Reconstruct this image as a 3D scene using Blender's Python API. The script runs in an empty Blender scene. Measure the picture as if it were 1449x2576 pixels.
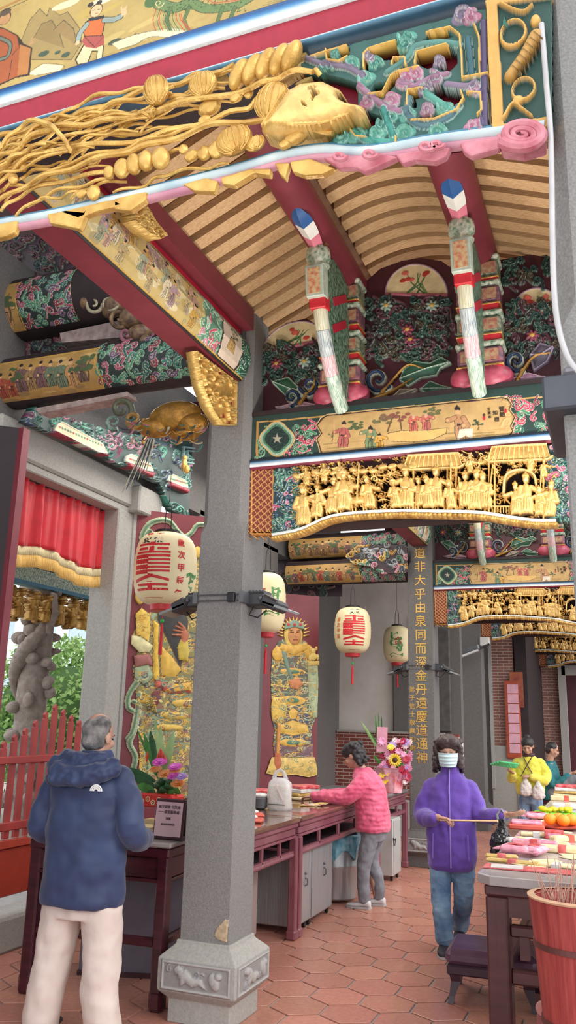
import bpy, bmesh, math, random
import numpy as np
from mathutils import Vector, Matrix
PI = math.pi
SC = bpy.context.scene
COL = SC.collection
# ------------------------------------------------------------------ camera
F = 2080.0; EYE = 1.66
YAW, PIT, ROL = math.radians(21.8), math.radians(14.05), math.radians(1.45)
fw = Vector((-math.sin(YAW)*math.cos(PIT), math.cos(YAW)*math.cos(PIT), math.sin(PIT)))
r0 = Vector((math.cos(YAW), math.sin(YAW), 0)); u0 = r0.cross(fw)
rt = r0*math.cos(ROL)+u0*math.sin(ROL); up = -r0*math.sin(ROL)+u0*math.cos(ROL)
cd = bpy.data.cameras.new('camera'); cam = bpy.data.objects.new('camera', cd); COL.objects.link(cam)
cd.sensor_fit = 'VERTICAL'; cd.sensor_height = 36; cd.lens = F/2576*36; cd.clip_start = .05; cd.clip_end = 300
M4 = Matrix((rt, up, -fw)).transposed().to_4x4(); M4.translation = Vector((0, 0, EYE)); cam.matrix_world = M4
SC.camera = cam
def at(px, py, ax, v):
    """point of the real plane (axis = v) seen at a photo pixel"""
    d = fw*F+rt*(px-724.5)-up*(py-1288); o = Vector((0, 0, EYE)); i = 'xyz'.index(ax)
    return o+d*((v-o[i])/d[i])
def scale_at(p): return (Vector(p)-Vector((0, 0, EYE))).dot(fw)/F
# ------------------------------------------------------------------ colour / material
def lin(c):
    c = np.asarray(c, dtype=float)/255.
    return np.where(c <= .04045, c/12.92, ((c+.055)/1.055)**2.4)
def hexc(h): return tuple(int(h[i:i+2], 16) for i in (0, 2, 4))
def rgb(c):
    if isinstance(c, str): c = hexc(c)
    return tuple(float(x) for x in lin(c))+(1.,)
MATS = {}
def nodes_of(name):
    m = bpy.data.materials.new(name); m.use_nodes = True
    nt = m.node_tree; return m, nt, nt.nodes['Principled BSDF']
def M(name, col, rough=.55, metal=0., var=.10, scale=9., bump=.0, bscale=60., spec=.5, stretch=None, col2=None, sheen=0, coat=0):
    """plain procedural material: colour mottled by noise, optional bump"""
    if name in MATS: return MATS[name]
    m, nt, b = nodes_of(name); N = nt.nodes; L = nt.links
    b.inputs['Roughness'].default_value = rough; b.inputs['Metallic'].default_value = metal
    b.inputs['Specular IOR Level'].default_value = spec
    if sheen: b.inputs['Sheen Weight'].default_value = sheen
    if coat: b.inputs['Coat Weight'].default_value = coat
    c = rgb(col); tc = N.new('ShaderNodeTexCoord'); mp = N.new('ShaderNodeMapping'); L.new(tc.outputs['Object'], mp.inputs[0])
    if stretch: mp.inputs['Scale'].default_value = stretch
    nz = N.new('ShaderNodeTexNoise'); nz.inputs['Scale'].default_value = scale; nz.inputs['Detail'].default_value = 5
    L.new(mp.outputs[0], nz.inputs[0])
    rp = N.new('ShaderNodeValToRGB'); L.new(nz.outputs[0], rp.inputs[0])
    c2 = rgb(col2) if col2 else tuple(min(1, x*(1+var)) for x in c[:3])+(1,)
    c1 = c if col2 else tuple(x*(1-var) for x in c[:3])+(1,)
    rp.color_ramp.elements[0].position = .32; rp.color_ramp.elements[1].position = .68
    rp.color_ramp.elements[0].color = c1; rp.color_ramp.elements[1].color = c2
    L.new(rp.outputs[0], b.inputs['Base Color'])
    if bump:
        n2 = N.new('ShaderNodeTexNoise'); n2.inputs['Scale'].default_value = bscale; n2.inputs['Detail'].default_value = 4
        L.new(mp.outputs[0], n2.inputs[0]); bp = N.new('ShaderNodeBump'); bp.inputs['Strength'].default_value = bump
        bp.inputs['Distance'].default_value = .01; L.new(n2.outputs[0], bp.inputs['Height']); L.new(bp.outputs[0], b.inputs['Normal'])
    MATS[name] = m; return m
def MV(name, rough=.5, metal=0., var=.08, coat=0, bump=0., sat=1.):
    """painted surface: the pigment is kept per point of the mesh"""
    if name in MATS: return MATS[name]
    m, nt, b = nodes_of(name); N = nt.nodes; L = nt.links
    b.inputs['Roughness'].default_value = rough; b.inputs['Metallic'].default_value = metal
    if coat: b.inputs['Coat Weight'].default_value = coat
    a = N.new('ShaderNodeAttribute'); a.attribute_name = 'Col'
    tc = N.new('ShaderNodeTexCoord'); nz = N.new('ShaderNodeTexNoise'); nz.inputs['Scale'].default_value = 35; nz.inputs['Detail'].default_value = 6
    L.new(tc.outputs['Object'], nz.inputs[0]); mr = N.new('ShaderNodeMapRange'); L.new(nz.outputs[0], mr.inputs[0])
    mr.inputs[1].default_value = .3; mr.inputs[2].default_value = .7; mr.inputs[3].default_value = 1-var; mr.inputs[4].default_value = 1+var
    mx = N.new('ShaderNodeVectorMath'); mx.operation = 'SCALE'; hs = N.new('ShaderNodeHueSaturation'); hs.inputs['Saturation'].default_value = sat; L.new(a.outputs['Color'], hs.inputs['Color']); L.new(hs.outputs[0], mx.inputs[0]); L.new(mr.outputs[0], mx.inputs['Scale'])
    L.new(mx.outputs[0], b.inputs['Base Color'])
    if bump:
        bp = N.new('ShaderNodeBump'); bp.inputs['Strength'].default_value = bump; bp.inputs['Distance'].default_value = .004
        L.new(nz.outputs[0], bp.inputs['Height']); L.new(bp.outputs[0], b.inputs['Normal'])
    MATS[name] = m; return m
# ------------------------------------------------------------------ object helpers
def meta(o, label=None, cat=None, group=None, kind=None):
    for k, v in (('label', label), ('category', cat), ('group', group), ('kind', kind)):
        if v: o[k] = v
    return o
def thing(name, label, cat, loc=(0, 0, 0), rz=0, group=None):
    o = bpy.data.objects.new(name, None); COL.objects.link(o); o.empty_display_size = .05
    o.location = loc; o.rotation_euler = (0, 0, rz); return meta(o, label, cat, group, 'thing')
def link(name, me, mat=None, parent=None, smooth=False):
    o = bpy.data.objects.new(name, me); COL.objects.link(o)
    if mat is not None and not me.materials: me.materials.append(mat)
    if smooth:
        me.polygons.foreach_set('use_smooth', [True]*len(me.polygons)); 
    if parent is not None:
        o.parent = parent
    return o
def world_parent(o, parent):
    """mesh given in world coordinates becomes a part of its thing"""
    o.parent = parent
    mw = Matrix.LocRotScale(parent.location, parent.rotation_euler, parent.scale)
    if parent.parent is not None:
        mw = Matrix.LocRotScale(parent.parent.location, parent.parent.rotation_euler, parent.parent.scale) @ mw
    o.matrix_parent_inverse = mw.inverted()
    return o
def copy_tree(o, loc=None, rz=None, label=None, group=None, parent=None):
    c = o.copy(); COL.objects.link(c)
    if parent is not None: c.parent = parent; c.matrix_parent_inverse = o.matrix_parent_inverse.copy()
    if loc is not None: c.location = loc
    if rz is not None: c.rotation_euler = (c.rotation_euler[0], c.rotation_euler[1], rz)
    if label: c['label'] = label
    if group: c['group'] = group
    for ch in list(o.children): copy_tree(ch, parent=c)
    return c
class MB:
    """collects shapes, then links them as one mesh object"""
    def __init__(s): s.v = []; s.f = []; s.c = None
    def add(s, vs, fs):
        o = len(s.v); s.v += [tuple(v) for v in vs]; s.f += [tuple(i+o for i in f) for f in fs]; return s
    def box(s, c, d, rz=0, rx=0, ry=0, bev=0, taper=1.0):
        """c centre, d full dims"""
        hx, hy, hz = d[0]/2, d[1]/2, d[2]/2; R = Matrix.Rotation(rz, 3, 'Z') @ Matrix.Rotation(ry, 3, 'Y') @ Matrix.Rotation(rx, 3, 'X')
        b = min(bev, hx*.9, hy*.9, hz*.9)
        if b <= 0:
            vs = [Vector((sx*hx*(taper if sz > 0 else 1), sy*hy*(taper if sz > 0 else 1), sz*hz)) for sz in (-1, 1) for sy in (-1, 1) for sx in (-1, 1)]
            fs = [(0, 2, 3, 1), (4, 5, 7, 6), (0, 1, 5, 4), (2, 6, 7, 3), (0, 4, 6, 2), (1, 3, 7, 5)]
        else:
            vs = []; fs = []
            rings = []
            for z, i in ((-hz, b), (-hz+b, 0), (hz-b, 0), (hz, b)):
                t = taper if z > 0 else 1
                ring = []
                for (sx, sy, a) in ((1, -1, 0), (1, 1, 0), (-1, 1, 0), (-1, -1, 0)):
                    X, Y = (hx-i)*t, (hy-i)*t
                    bb = b if i == 0 else 0
                    p1 = (sx*X, sy*(Y-bb)) ; p2 = (sx*(X-bb), sy*Y)
                    if bb == 0: p1 = (sx*X, sy*Y-sy*b*.01); p2 = (sx*X-sx*b*.01, sy*Y)
                    ring += [p1, p2] if (sx*sy > 0) else [p2, p1]
                rings.append([(x, y, z) for x, y in ring])
            for r in rings: vs += [Vector(p) for p in r]
            n = 8
            for k in range(3):
                for j in range(n): fs.append((k*n+j, k*n+(j+1) % n, (k+1)*n+(j+1) % n, (k+1)*n+j))
            fs.append(tuple(range(n-1, -1, -1))); fs.append(tuple(3*n+j for j in range(n)))
        return s.add([R @ v+Vector(c) for v in vs], fs)
    def prism(s, pts, axis, a, b, m=None):
        """2-D outline extruded between a and b along axis x|y|z; pts in the other two axes in order"""
        def P(p, t):
            if axis == 'x': return (t, p[0], p[1])
            if axis == 'y': return (p[0], t, p[1])
            return (p[0], p[1], t)
        n = len(pts); vs = [P(p, a) for p in pts]+[P(p, b) for p in pts]
        fs = [tuple(range(n-1, -1, -1)), tuple(range(n, 2*n))]+[(i, (i+1) % n, n+(i+1) % n, n+i) for i in range(n)]
        if m is not None: vs = [m @ Vector(v) for v in vs]
        return s.add(vs, fs)
    def tube(s, pts, r, n=8, cap=True, closed=False, flat=None):
        """round sweep; r number or list; flat=(a,b) squashes the section"""
        pts = [Vector(p) for p in pts]; k = len(pts)
        if not hasattr(r, '__len__'): r = [r]*k
        vs = []; fs = []; prev = None
        for i, p in enumerate(pts):
            if closed: t = pts[(i+1) % k]-pts[i-1]
            else: t = pts[min(i+1, k-1)]-pts[max(i-1, 0)]
            if t.length < 1e-9: t = Vector((0, 0, 1))
            t.normalize()
            if prev is None:
                a = Vector((0, 0, 1)) if abs(t.z) < .9 else Vector((0, 1, 0))
                u = t.cross(a).normalized()
            else:
                u = prev-t*prev.dot(t)
                u = u.normalized() if u.length > 1e-6 else t.orthogonal().normalized()
            prev = u; w = t.cross(u)
            fa, fb = flat or (1, 1)
            for j in range(n):
                an = 2*PI*j/n; vs.append(p+u*(math.cos(an)*r[i]*fa)+w*(math.sin(an)*r[i]*fb))
        m = k if closed else k-1
        for i in range(m):
            for j in range(n):
                a0 = i*n+j; a1 = i*n+(j+1) % n; b0 = ((i+1) % k)*n+j; b1 = ((i+1) % k)*n+(j+1) % n
                fs.append((a0, a1, b1, b0))
        if cap and not closed: fs.append(tuple(range(n-1, -1, -1))); fs.append(tuple((k-1)*n+j for j in range(n)))
        return s.add(vs, fs)
    def lathe(s, prof, c=(0, 0, 0), n=24, cap=True, lobes=0, lob=.0, sx=1, sy=1, m=None):
        """prof [(r,z)] bottom to top"""
        vs = []; fs = []
        for r, z in prof:
            for j in range(n):
                a = 2*PI*j/n; rr = r*(1+lob*math.cos(lobes*a)) if lobes else r
                vs.append(Vector((rr*math.cos(a)*sx, rr*math.sin(a)*sy, z)))
        if m is not None: vs = [m @ v for v in vs]
        vs = [v+Vector(c) for v in vs]
        for i in range(len(prof)-1):
            for j in range(n): fs.append((i*n+j, i*n+(j+1) % n, (i+1)*n+(j+1) % n, (i+1)*n+j))
        if cap: fs.append(tuple(range(n-1, -1, -1))); fs.append(tuple((len(prof)-1)*n+j for j in range(n)))
        return s.add(vs, fs)
    def ell(s, c, r, rot=None, nu=14, nv=9, lobes=0, lob=0.):
        if not hasattr(r, '__len__'): r = (r, r, r)
        vs = []; fs = []
        for i in range(nv+1):
            th = PI*i/nv
            for j in range(nu):
                a = 2*PI*j/nu; q = 1+(lob*math.cos(lobes*a) if lobes else 0)
                vs.append(Vector((r[0]*math.sin(th)*math.cos(a)*q, r[1]*math.sin(th)*math.sin(a)*q, -r[2]*math.cos(th))))
        for i in range(nv):
            for j in range(nu): fs.append((i*nu+j, i*nu+(j+1) % nu, (i+1)*nu+(j+1) % nu, (i+1)*nu+j))
        if rot is not None: vs = [rot @ v for v in vs]
        return s.add([v+Vector(c) for v in vs], fs)
    def loft(s, secs, cap=True):
        """list of equally long rings"""
        n = len(secs[0]); vs = [p for q in secs for p in q]; fs = []
        for i in range(len(secs)-1):
            for j in range(n): fs.append((i*n+j, i*n+(j+1) % n, (i+1)*n+(j+1) % n, (i+1)*n+j))
        if cap: fs.append(tuple(range(n-1, -1, -1))); fs.append(tuple((len(secs)-1)*n+j for j in range(n)))
        return s.add(vs, fs)
    def mesh(s, name, fix=True):
        me = bpy.data.meshes.new(name); me.from_pydata(s.v, [], s.f); me.validate()
        if fix:
            bm = bmesh.new(); bm.from_mesh(me); bmesh.ops.recalc_face_normals(bm, faces=bm.faces); bm.to_mesh(me); bm.free()
        me.update(); return me
    def obj(s, name, mat, parent=None, smooth=False, world=False, sub=0, bevel=0):
        o = link(name, s.mesh(name), mat, None, smooth)
        if parent is not None:
            if world: world_parent(o, parent)
            else: o.parent = parent
        if bevel:
            md = o.modifiers.new('bevel', 'BEVEL'); md.width = bevel; md.segments = 2; md.limit_method = 'ANGLE'
        if sub:
            md = o.modifiers.new('sub', 'SUBSURF'); md.levels = sub; md.render_levels = sub
        if smooth and not sub: shade_auto(o)
        return o
def shade_auto(o, ang=40):
    me = o.data
    bm = bmesh.new(); bm.from_mesh(me)
    for e in bm.edges:
        if len(e.link_faces) == 2 and e.calc_face_angle(0) > math.radians(ang): e.smooth = False
    bm.to_mesh(me); bm.free()
def spl(pts, n=6):
    """Catmull-Rom through points"""
    P = [np.array(p, float) for p in pts]; P = [2*P[0]-P[1]]+P+[2*P[-1]-P[-2]]; out = []
    for i in range(1, len(P)-2):
        for k in range(n):
            t = k/n; a, b, c, d = P[i-1:i+3]
            out.append(.5*((2*b)+(-a+c)*t+(2*a-5*b+4*c-d)*t*t+(-a+3*b-3*c+d)*t**3))
    out.append(P[-2]); return [tuple(p) for p in out]
# ------------------------------------------------------------------ carved / painted panels
class CV:
    """grid of pigment, relief and openings; u right, v up in metres"""
    def __init__(s, w, h, res, bg, ground=True, T=None, k=1.):
        s.w, s.h, s.res = w, h, res; s.nx, s.ny = max(2, int(w*res))+1, max(2, int(h*res))+1
        s.u = np.linspace(0, w, s.nx); s.v = np.linspace(0, h, s.ny)
        s.C = np.empty((s.ny, s.nx, 3)); s.C[:] = lin(hexc(bg)); s.H = np.zeros((s.ny, s.nx)); s.K = np.full((s.ny, s.nx), ground, bool)
        s.T = T; s.k = k
    def t(s, p): return s.T(p) if s.T else p
    def box(s, a, b, c, d):
        i0 = max(0, int((a)/s.w*(s.nx-1))-1); i1 = min(s.nx, int(b/s.w*(s.nx-1))+3)
        j0 = max(0, int((c)/s.h*(s.ny-1))-1); j1 = min(s.ny, int(d/s.h*(s.ny-1))+3)
        if i1 <= i0 or j1 <= j0: return None
        sl = (slice(j0, j1), slice(i0, i1)); U, V = np.meshgrid(s.u[i0:i1], s.v[j0:j1]); return sl, U, V
    def put(s, sl, m, col, hh, cut=False, add=False):
        if cut: s.K[sl] &= ~m; return
        if col is not None:
            C = s.C[sl]; C[m] = lin(hexc(col)) if isinstance(col, str) else col; s.K[sl] |= m
        if hh is not None:
            H = s.H[sl]
            if add: H[m] += np.broadcast_to(hh, H.shape)[m]
            else: H[m] = np.maximum(H, hh)[m] if not np.isscalar(hh) else hh
            s.K[sl] |= m
    def poly(s, pts, col, h=None, dome=0, cut=False):
        P = np.array([s.t(p) for p in pts]); q = s.box(P[:, 0].min(), P[:, 0].max(), P[:, 1].min(), P[:, 1].max())
        if q is None: return s
        sl, U, V = q; ins = np.zeros(U.shape, bool); n = len(P); D = np.full(U.shape, 9.)
        for i in range(n):
            x1, y1 = P[i]; x2, y2 = P[(i+1) % n]
            c = ((y1 > V) != (y2 > V)); 
            with np.errstate(divide='ignore', invalid='ignore'): ins ^= c & (U < (x2-x1)*(V-y1)/(y2-y1+1e-12)+x1)
            if dome:
                L = (x2-x1)**2+(y2-y1)**2+1e-12; tt = np.clip(((U-x1)*(x2-x1)+(V-y1)*(y2-y1))/L, 0, 1)
                D = np.minimum(D, np.hypot(U-x1-tt*(x2-x1), V-y1-tt*(y2-y1)))
        hh = h
        if dome:
            D = D*ins; mxd = max(D.max(), 1e-6); hh = (h or 0)+dome*np.sqrt(np.clip(1-(1-D/mxd)**2, 0, 1))
        s.put(sl, ins, col, hh, cut); return s
    def ell(s, c, rx, ry=None, col=None, h=None, dome=0, rot=0, cut=False, ring=None):
        ry = ry or rx; cx, cy = s.t(c); rx *= s.k; ry *= s.k; R = max(rx, ry)
        q = s.box(cx-R, cx+R, cy-R, cy+R)
        if q is None: return s
        sl, U, V = q; ca, sa = math.cos(rot), math.sin(rot); a = ((U-cx)*ca+(V-cy)*sa)/rx; b = (-(U-cx)*sa+(V-cy)*ca)/ry
        d = a*a+b*b; m = d < 1
        if ring is not None: m &= d > ring
        hh = h
        if dome: hh = (h or 0)+dome*np.sqrt(np.clip(1-d, 0, 1))
        s.put(sl, m, col, hh, cut); return s
    def line(s, pts, w, col=None, h=None, rnd=0, w2=None, oc=None, ow=1.6, oh=None, cut=False, px=True):
        P = [s.t(p) for p in pts] if px else pts; kk = s.k if px else 1.
        if oc: s.line(P, w*ow*kk, oc, oh if oh is not None else h, rnd*.6, (w2*ow*kk if w2 is not None else None), px=False)
        w = w*kk; w2 = w if w2 is None else w2*kk; n = len(P)-1
        for i in range(n):
            (x1, y1), (x2, y2) = P[i], P[i+1]; wa = w+(w2-w)*i/n; wb = w+(w2-w)*(i+1)/n; R = max(wa, wb)/2
            q = s.box(min(x1, x2)-R, max(x1, x2)+R, min(y1, y2)-R, max(y1, y2)+R)
            if q is None: continue
            sl, U, V = q; L = (x2-x1)**2+(y2-y1)**2+1e-12; tt = np.clip(((U-x1)*(x2-x1)+(V-y1)*(y2-y1))/L, 0, 1)
            D = np.hypot(U-x1-tt*(x2-x1), V-y1-tt*(y2-y1)); hw = np.maximum((wa+(wb-wa)*tt)/2, .55/s.res); m = D < hw
            hh = h
            if rnd: hh = (h or 0)+rnd*np.sqrt(np.clip(1-(D/hw)**2, 0, 1))
            s.put(sl, m, col, hh, cut)
        return s
    def curl(s, c, r, turns=1.4, a0=0, dr=1, w=3, col='ffffff', h=None, rnd=0, oc=None, tail=None, ow=1.6, fade=.25, oh=None):
        n = max(8, int(turns*11)); pts = []
        if tail: pts.append(tail)
        for i in range(n+1):
            t = i/n; a = a0+dr*t*turns*2*PI; rr = r*(1-.85*t)
            pts.append((c[0]+rr*math.cos(a), c[1]+rr*math.sin(a)))
        return s.line(pts, w, col, h, rnd, w*fade if fade else None, oc, ow, oh)
    def shade(s, amp, sc, seed=0):
        """mottle of the pigment itself"""
        r = np.random.RandomState(seed); nx, ny = max(2, int(s.w*sc))+2, max(2, int(s.h*sc))+2; g = r.rand(ny, nx)
        X = np.linspace(0, nx-1.001, s.nx); Y = np.linspace(0, ny-1.001, s.ny); xi = X.astype(int); yi = Y.astype(int)
        fx = (X-xi)[None, :]; fy = (Y-yi)[:, None]; fx = fx*fx*(3-2*fx); fy = fy*fy*(3-2*fy)
        G = (g[yi][:, xi]*(1-fx)+g[yi][:, xi+1]*fx)*(1-fy)+(g[yi+1][:, xi]*(1-fx)+g[yi+1][:, xi+1]*fx)*fy
        return 1+(G-.5)*2*amp
    def tone(s, amp=.15, sc=12, seed=0): s.C *= s.shade(amp, sc, seed)[..., None]; return s
    def mesh(s, name, fn, thick=.01, back=True):
        """fn(U,V,H) -> X,Y,Z arrays"""
        ny, nx = s.ny, s.nx; U, V = np.meshgrid(s.u, s.v); K = s.K
        Fk = K[:-1, :-1] & K[1:, :-1] & K[:-1, 1:] & K[1:, 1:]
        used = np.zeros((ny, nx), bool)
        used[:-1, :-1] |= Fk; used[1:, :-1] |= Fk; used[:-1, 1:] |= Fk; used[1:, 1:] |= Fk
        idx = -np.ones((ny, nx), int); idx[used] = np.arange(used.sum()); nv = int(used.sum())
        X, Y, Z = fn(U, V, s.H); A = np.stack([X, Y, Z], -1)[used]
        X, Y, Z = fn(U, V, np.full_like(s.H, -thick)); B = np.stack([X, Y, Z], -1)[used]
        j, i = np.nonzero(Fk)
        a, b, c, d = idx[j, i], idx[j, i+1], idx[j+1, i+1], idx[j+1, i]
        quads = [np.stack([a, b, c, d], -1)]
        if back: quads.append(np.stack([d, c, b, a], -1)+nv)
        Fp = np.pad(Fk, 1)
        for dj, di, p, q in ((-1, 0, a, b), (1, 0, c, d), (0, -1, d, a), (0, 1, b, c)):
            m = ~Fp[j+1+dj, i+1+di]
            if m.any(): quads.append(np.stack([q[m], p[m], p[m]+nv, q[m]+nv], -1))
        Q = np.concatenate(quads).astype(np.int32); Vt = np.concatenate([A, B]).astype(np.float32)
        me = bpy.data.meshes.new(name); me.vertices.add(len(Vt)); me.vertices.foreach_set('co', Vt.ravel())
        me.loops.add(Q.size); me.loops.foreach_set('vertex_index', Q.ravel()); me.polygons.add(len(Q))
        me.polygons.foreach_set('loop_start', np.arange(0, Q.size, 4, dtype=np.int32))
        me.polygons.foreach_set('use_smooth', np.ones(len(Q), bool)); me.update(calc_edges=True)
        at_ = me.attributes.new('Col', 'FLOAT_COLOR', 'POINT'); cc = s.C[used]; cc = np.concatenate([cc, cc]); cc = np.clip(np.concatenate([cc, np.ones((len(cc), 1))], -1), 0, 1)
        at_.data.foreach_set('color', cc.astype(np.float32).ravel()); me.validate(); return me
    def obj(s, name, fn, mat, parent=None, thick=.01, world=True, back=True):
        o = link(name, s.mesh(name, fn, thick, back), mat)
        if parent is not None:
            if world: world_parent(o, parent)
            else: o.parent = parent
        return o
def yplane(y0, x0, z0): return lambda U, V, H: (U+x0, y0-H+0*U, V+z0)       # faces the viewer (-y)
BOLD = [.007]
def text_mesh(txt, size=1., ext=.0):
    cu = bpy.data.curves.new('t', 'FONT'); cu.body = txt; cu.size = size; cu.extrude = ext; cu.align_x = 'CENTER'; cu.align_y = 'CENTER'; cu.resolution_u = 3; cu.offset = size*BOLD[0]
    o = bpy.data.objects.new('t', cu); COL.objects.link(o); dg = bpy.context.evaluated_depsgraph_get(); me = bpy.data.meshes.new_from_object(o.evaluated_get(dg))
    bpy.data.objects.remove(o); return me
def text_on(name, items, fn, mat, parent, ext=.001, world=True):
    """items: (text, size, u, v[, sx, sy]) laid out on a surface given by fn(u,v,h) -> point"""
    V = []; Fc = []
    for it in items:
        txt, size, u, v = it[:4]; sx, sy = (it[4], it[5]) if len(it) > 4 else (1, 1); me = text_mesh(txt, size, ext); o = len(V)
        for q in me.vertices: V.append(tuple(fn(u+q.co.x*sx, v+q.co.y*sy, q.co.z+ext)))
        for p in me.polygons: Fc.append(tuple(i+o for i in p.vertices))
        bpy.data.meshes.remove(me)
    mb = MB(); mb.v = V; mb.f = Fc; o = link(name, mb.mesh(name), mat)
    if parent is not None:
        if world: world_parent(o, parent)
        else: o.parent = parent
    return o
# ================================================================== materials
MAROON = M('maroon_paint', '7a2f3a', .5, var=.12, scale=6, bump=.15, bscale=30)
DKMAR = M('dark_maroon_paint', '4c1c28', .5, var=.15, scale=6)
REDP = M('crimson_paint', 'b8203a', .45, var=.1, scale=5)
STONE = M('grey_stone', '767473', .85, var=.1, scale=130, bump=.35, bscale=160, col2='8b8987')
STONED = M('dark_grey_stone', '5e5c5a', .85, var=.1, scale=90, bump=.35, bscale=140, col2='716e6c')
STONEL = M('pale_stone', '9a9893', .85, var=.1, scale=60, bump=.3, bscale=90, col2='a8a6a0')
PLAST = M('white_plaster', 'c9c4bd', .9, var=.06, scale=2.5, bump=.1, col2='dcd8d2')
GOLD = M('gilded_wood', 'b68a42', .37, .42, var=.15, scale=14, bump=.3, bscale=70, col2='dab466')
DARKW = M('dark_soot_wood', '2c2022', .7, var=.2, scale=8)
LACQ = M('dark_red_lacquer', '35101a', .26, var=.2, scale=4, col2='4a1a26', stretch=(1, 1, 6), spec=.6)
LACQW = M('worn_purple_lacquer', '7c4450', .3, var=.15, scale=3, col2='93606a', spec=.6)
RAFT = M('bare_rafter_wood', 'c29a6a', .7, var=.12, scale=9, col2='dab98c', stretch=(1.5, 12, 12), bump=.15, bscale=40)
DECKM = M('roof_deck_wood', '8a6650', .8, var=.15, scale=9, col2='a07c60')
STEEL = M('brushed_steel', 'a2a4a6', .35, .55, var=.08, scale=3, col2='bdc0c2', stretch=(40, 40, 1))
PV = MV('painted_wood', .5, bump=.3); PG = MV('gilded_carving', .38, .35, var=.14, bump=.5, sat=.95); PF = MV('painted_flat', .6, var=.06)
BLACKM = M('black_metal', '2b2b2e', .45, .4); GREYM = M('grey_metal', '6d6f73', .5, .6)

# ================================================================== light and sky
wd = bpy.data.worlds.new('overcast_sky'); SC.world = wd; wd.use_nodes = True
wn = wd.node_tree; bg = wn.nodes['Background']
tcw = wn.nodes.new('ShaderNodeTexCoord'); sx = wn.nodes.new('ShaderNodeSeparateXYZ'); wn.links.new(tcw.outputs['Generated'], sx.inputs[0])
rw = wn.nodes.new('ShaderNodeValToRGB'); wn.links.new(sx.outputs[2], rw.inputs[0]); wn.links.new(rw.outputs[0], bg.inputs[0])
rw.color_ramp.elements[0].position = .0; rw.color_ramp.elements[0].color = (.86, .9, .95, 1); rw.color_ramp.elements[1].position = .7; rw.color_ramp.elements[1].color = (.98, .99, 1, 1)
bg.inputs[1].default_value = 1.15
SC.view_settings.view_transform = 'Standard'; SC.view_settings.look = 'None'; SC.view_settings.gamma = 1; SC.view_settings.use_curve_mapping = False
SC.view_settings.exposure = .58
def sun(name, rot, e, ang, col=(1, 1, 1)):
    l = bpy.data.lights.new(name, 'SUN'); l.energy = e; l.angle = math.radians(ang); l.color = col
    o = bpy.data.objects.new(name, l); COL.objects.link(o); o.rotation_euler = rot; return o
sun('veiled_sun', (math.radians(60), 0, math.radians(62)), 1.0, 40, (1, .97, .94))
def area(name, loc, rot, size, e, col=(1, 1, 1)):
    l = bpy.data.lights.new(name, 'AREA'); l.energy = e; l.shape = 'RECTANGLE'; l.size, l.size_y = size; l.color = col
    o = bpy.data.objects.new(name, l); COL.objects.link(o); o.location = loc; o.rotation_euler = rot; return o
# fill lights added to brighten the aisles and side bay, without fixtures
area('aisle_fill', (1.5, 7.5, 3.9), (0, math.radians(-25), 0), (1.5, 8), 150, (1, .95, .88))
area('inner_aisle_fill', (-1.1, 9.6, 4.35), (0, 0, 0), (1.2, 6), 55, (1, .93, .85))
area('side_bay_fill', (-3.3, 7.6, 4.3), (0, 0, 0), (1.2, 5), 60, (1, .94, .86))
area('upward_roof_fill', (-1.6, 3.8, 2.4), (PI, math.radians(12), 0), (.5, .2), 12, (1, .96, .9)); area('upward_roof_fill', (-.2, 4.0, 2.6), (PI, math.radians(-12), 0), (.5, .2), 11, (1, .96, .9))  # added upward fill for the roof, set away from the pillar fixtures
area('eave_fill', (-1.2, .3, 2.2), (math.radians(150), 0, 0), (2.5, 1.2), 22, (1, .95, .87))  # added fill brightening the eave beam and rafters, no such fixture

# ================================================================== floor of hexagonal terracotta tiles
def build_floor():
    me = MB(); me.box((1, 11, -.06), (16, 36, .1)); g = me.obj('floor', M('grey_grout', '9d9a98', .8, var=.1), None); meta(g, kind='structure')
    s = .183; V = []; Fc = []; C = []; rnd = random.Random(4)
    for j in range(-4, 78):
        for i in range(-14, 16):
            cx = (i+.5*(j % 2))*s*math.sqrt(3)-1.94+.02; cy = 5.17+(j-8)*1.5*s
            if not (-4.6 < cx < 2.2): continue
            r1 = s-.009; r2 = s-.014; o = len(V); sh = rnd.uniform(.86, 1.1); hue = rnd.uniform(-.03, .03)
            for r, z in ((r1, -.01), (r1, -.0015), (r2, .0)):
                for k in range(6):
                    a = PI/6+k*PI/3; V.append((cx+r*math.cos(a), cy+r*math.sin(a), z))
            for a, b in ((0, 6), (6, 12)):
                for k in range(6): Fc.append((o+a+k, o+a+(k+1) % 6, o+b+(k+1) % 6, o+b+k))
            Fc.append(tuple(o+12+k for k in range(6)))
            sh = .97+.35*(sh-.98); c = lin((194*sh, (134+hue*90)*sh, 116*sh)); C += [(*c, 1)]*18
    me = bpy.data.meshes.new('floor_tiles'); me.from_pydata(V, [], Fc); a = me.attributes.new('Col', 'FLOAT_COLOR', 'POINT')
    a.data.foreach_set('color', np.array(C, np.float32).clip(0, 1).ravel()); o = link('floor', me, MV('terracotta', .36, var=.14, coat=.15)); meta(o, kind='structure')
build_floor()

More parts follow.
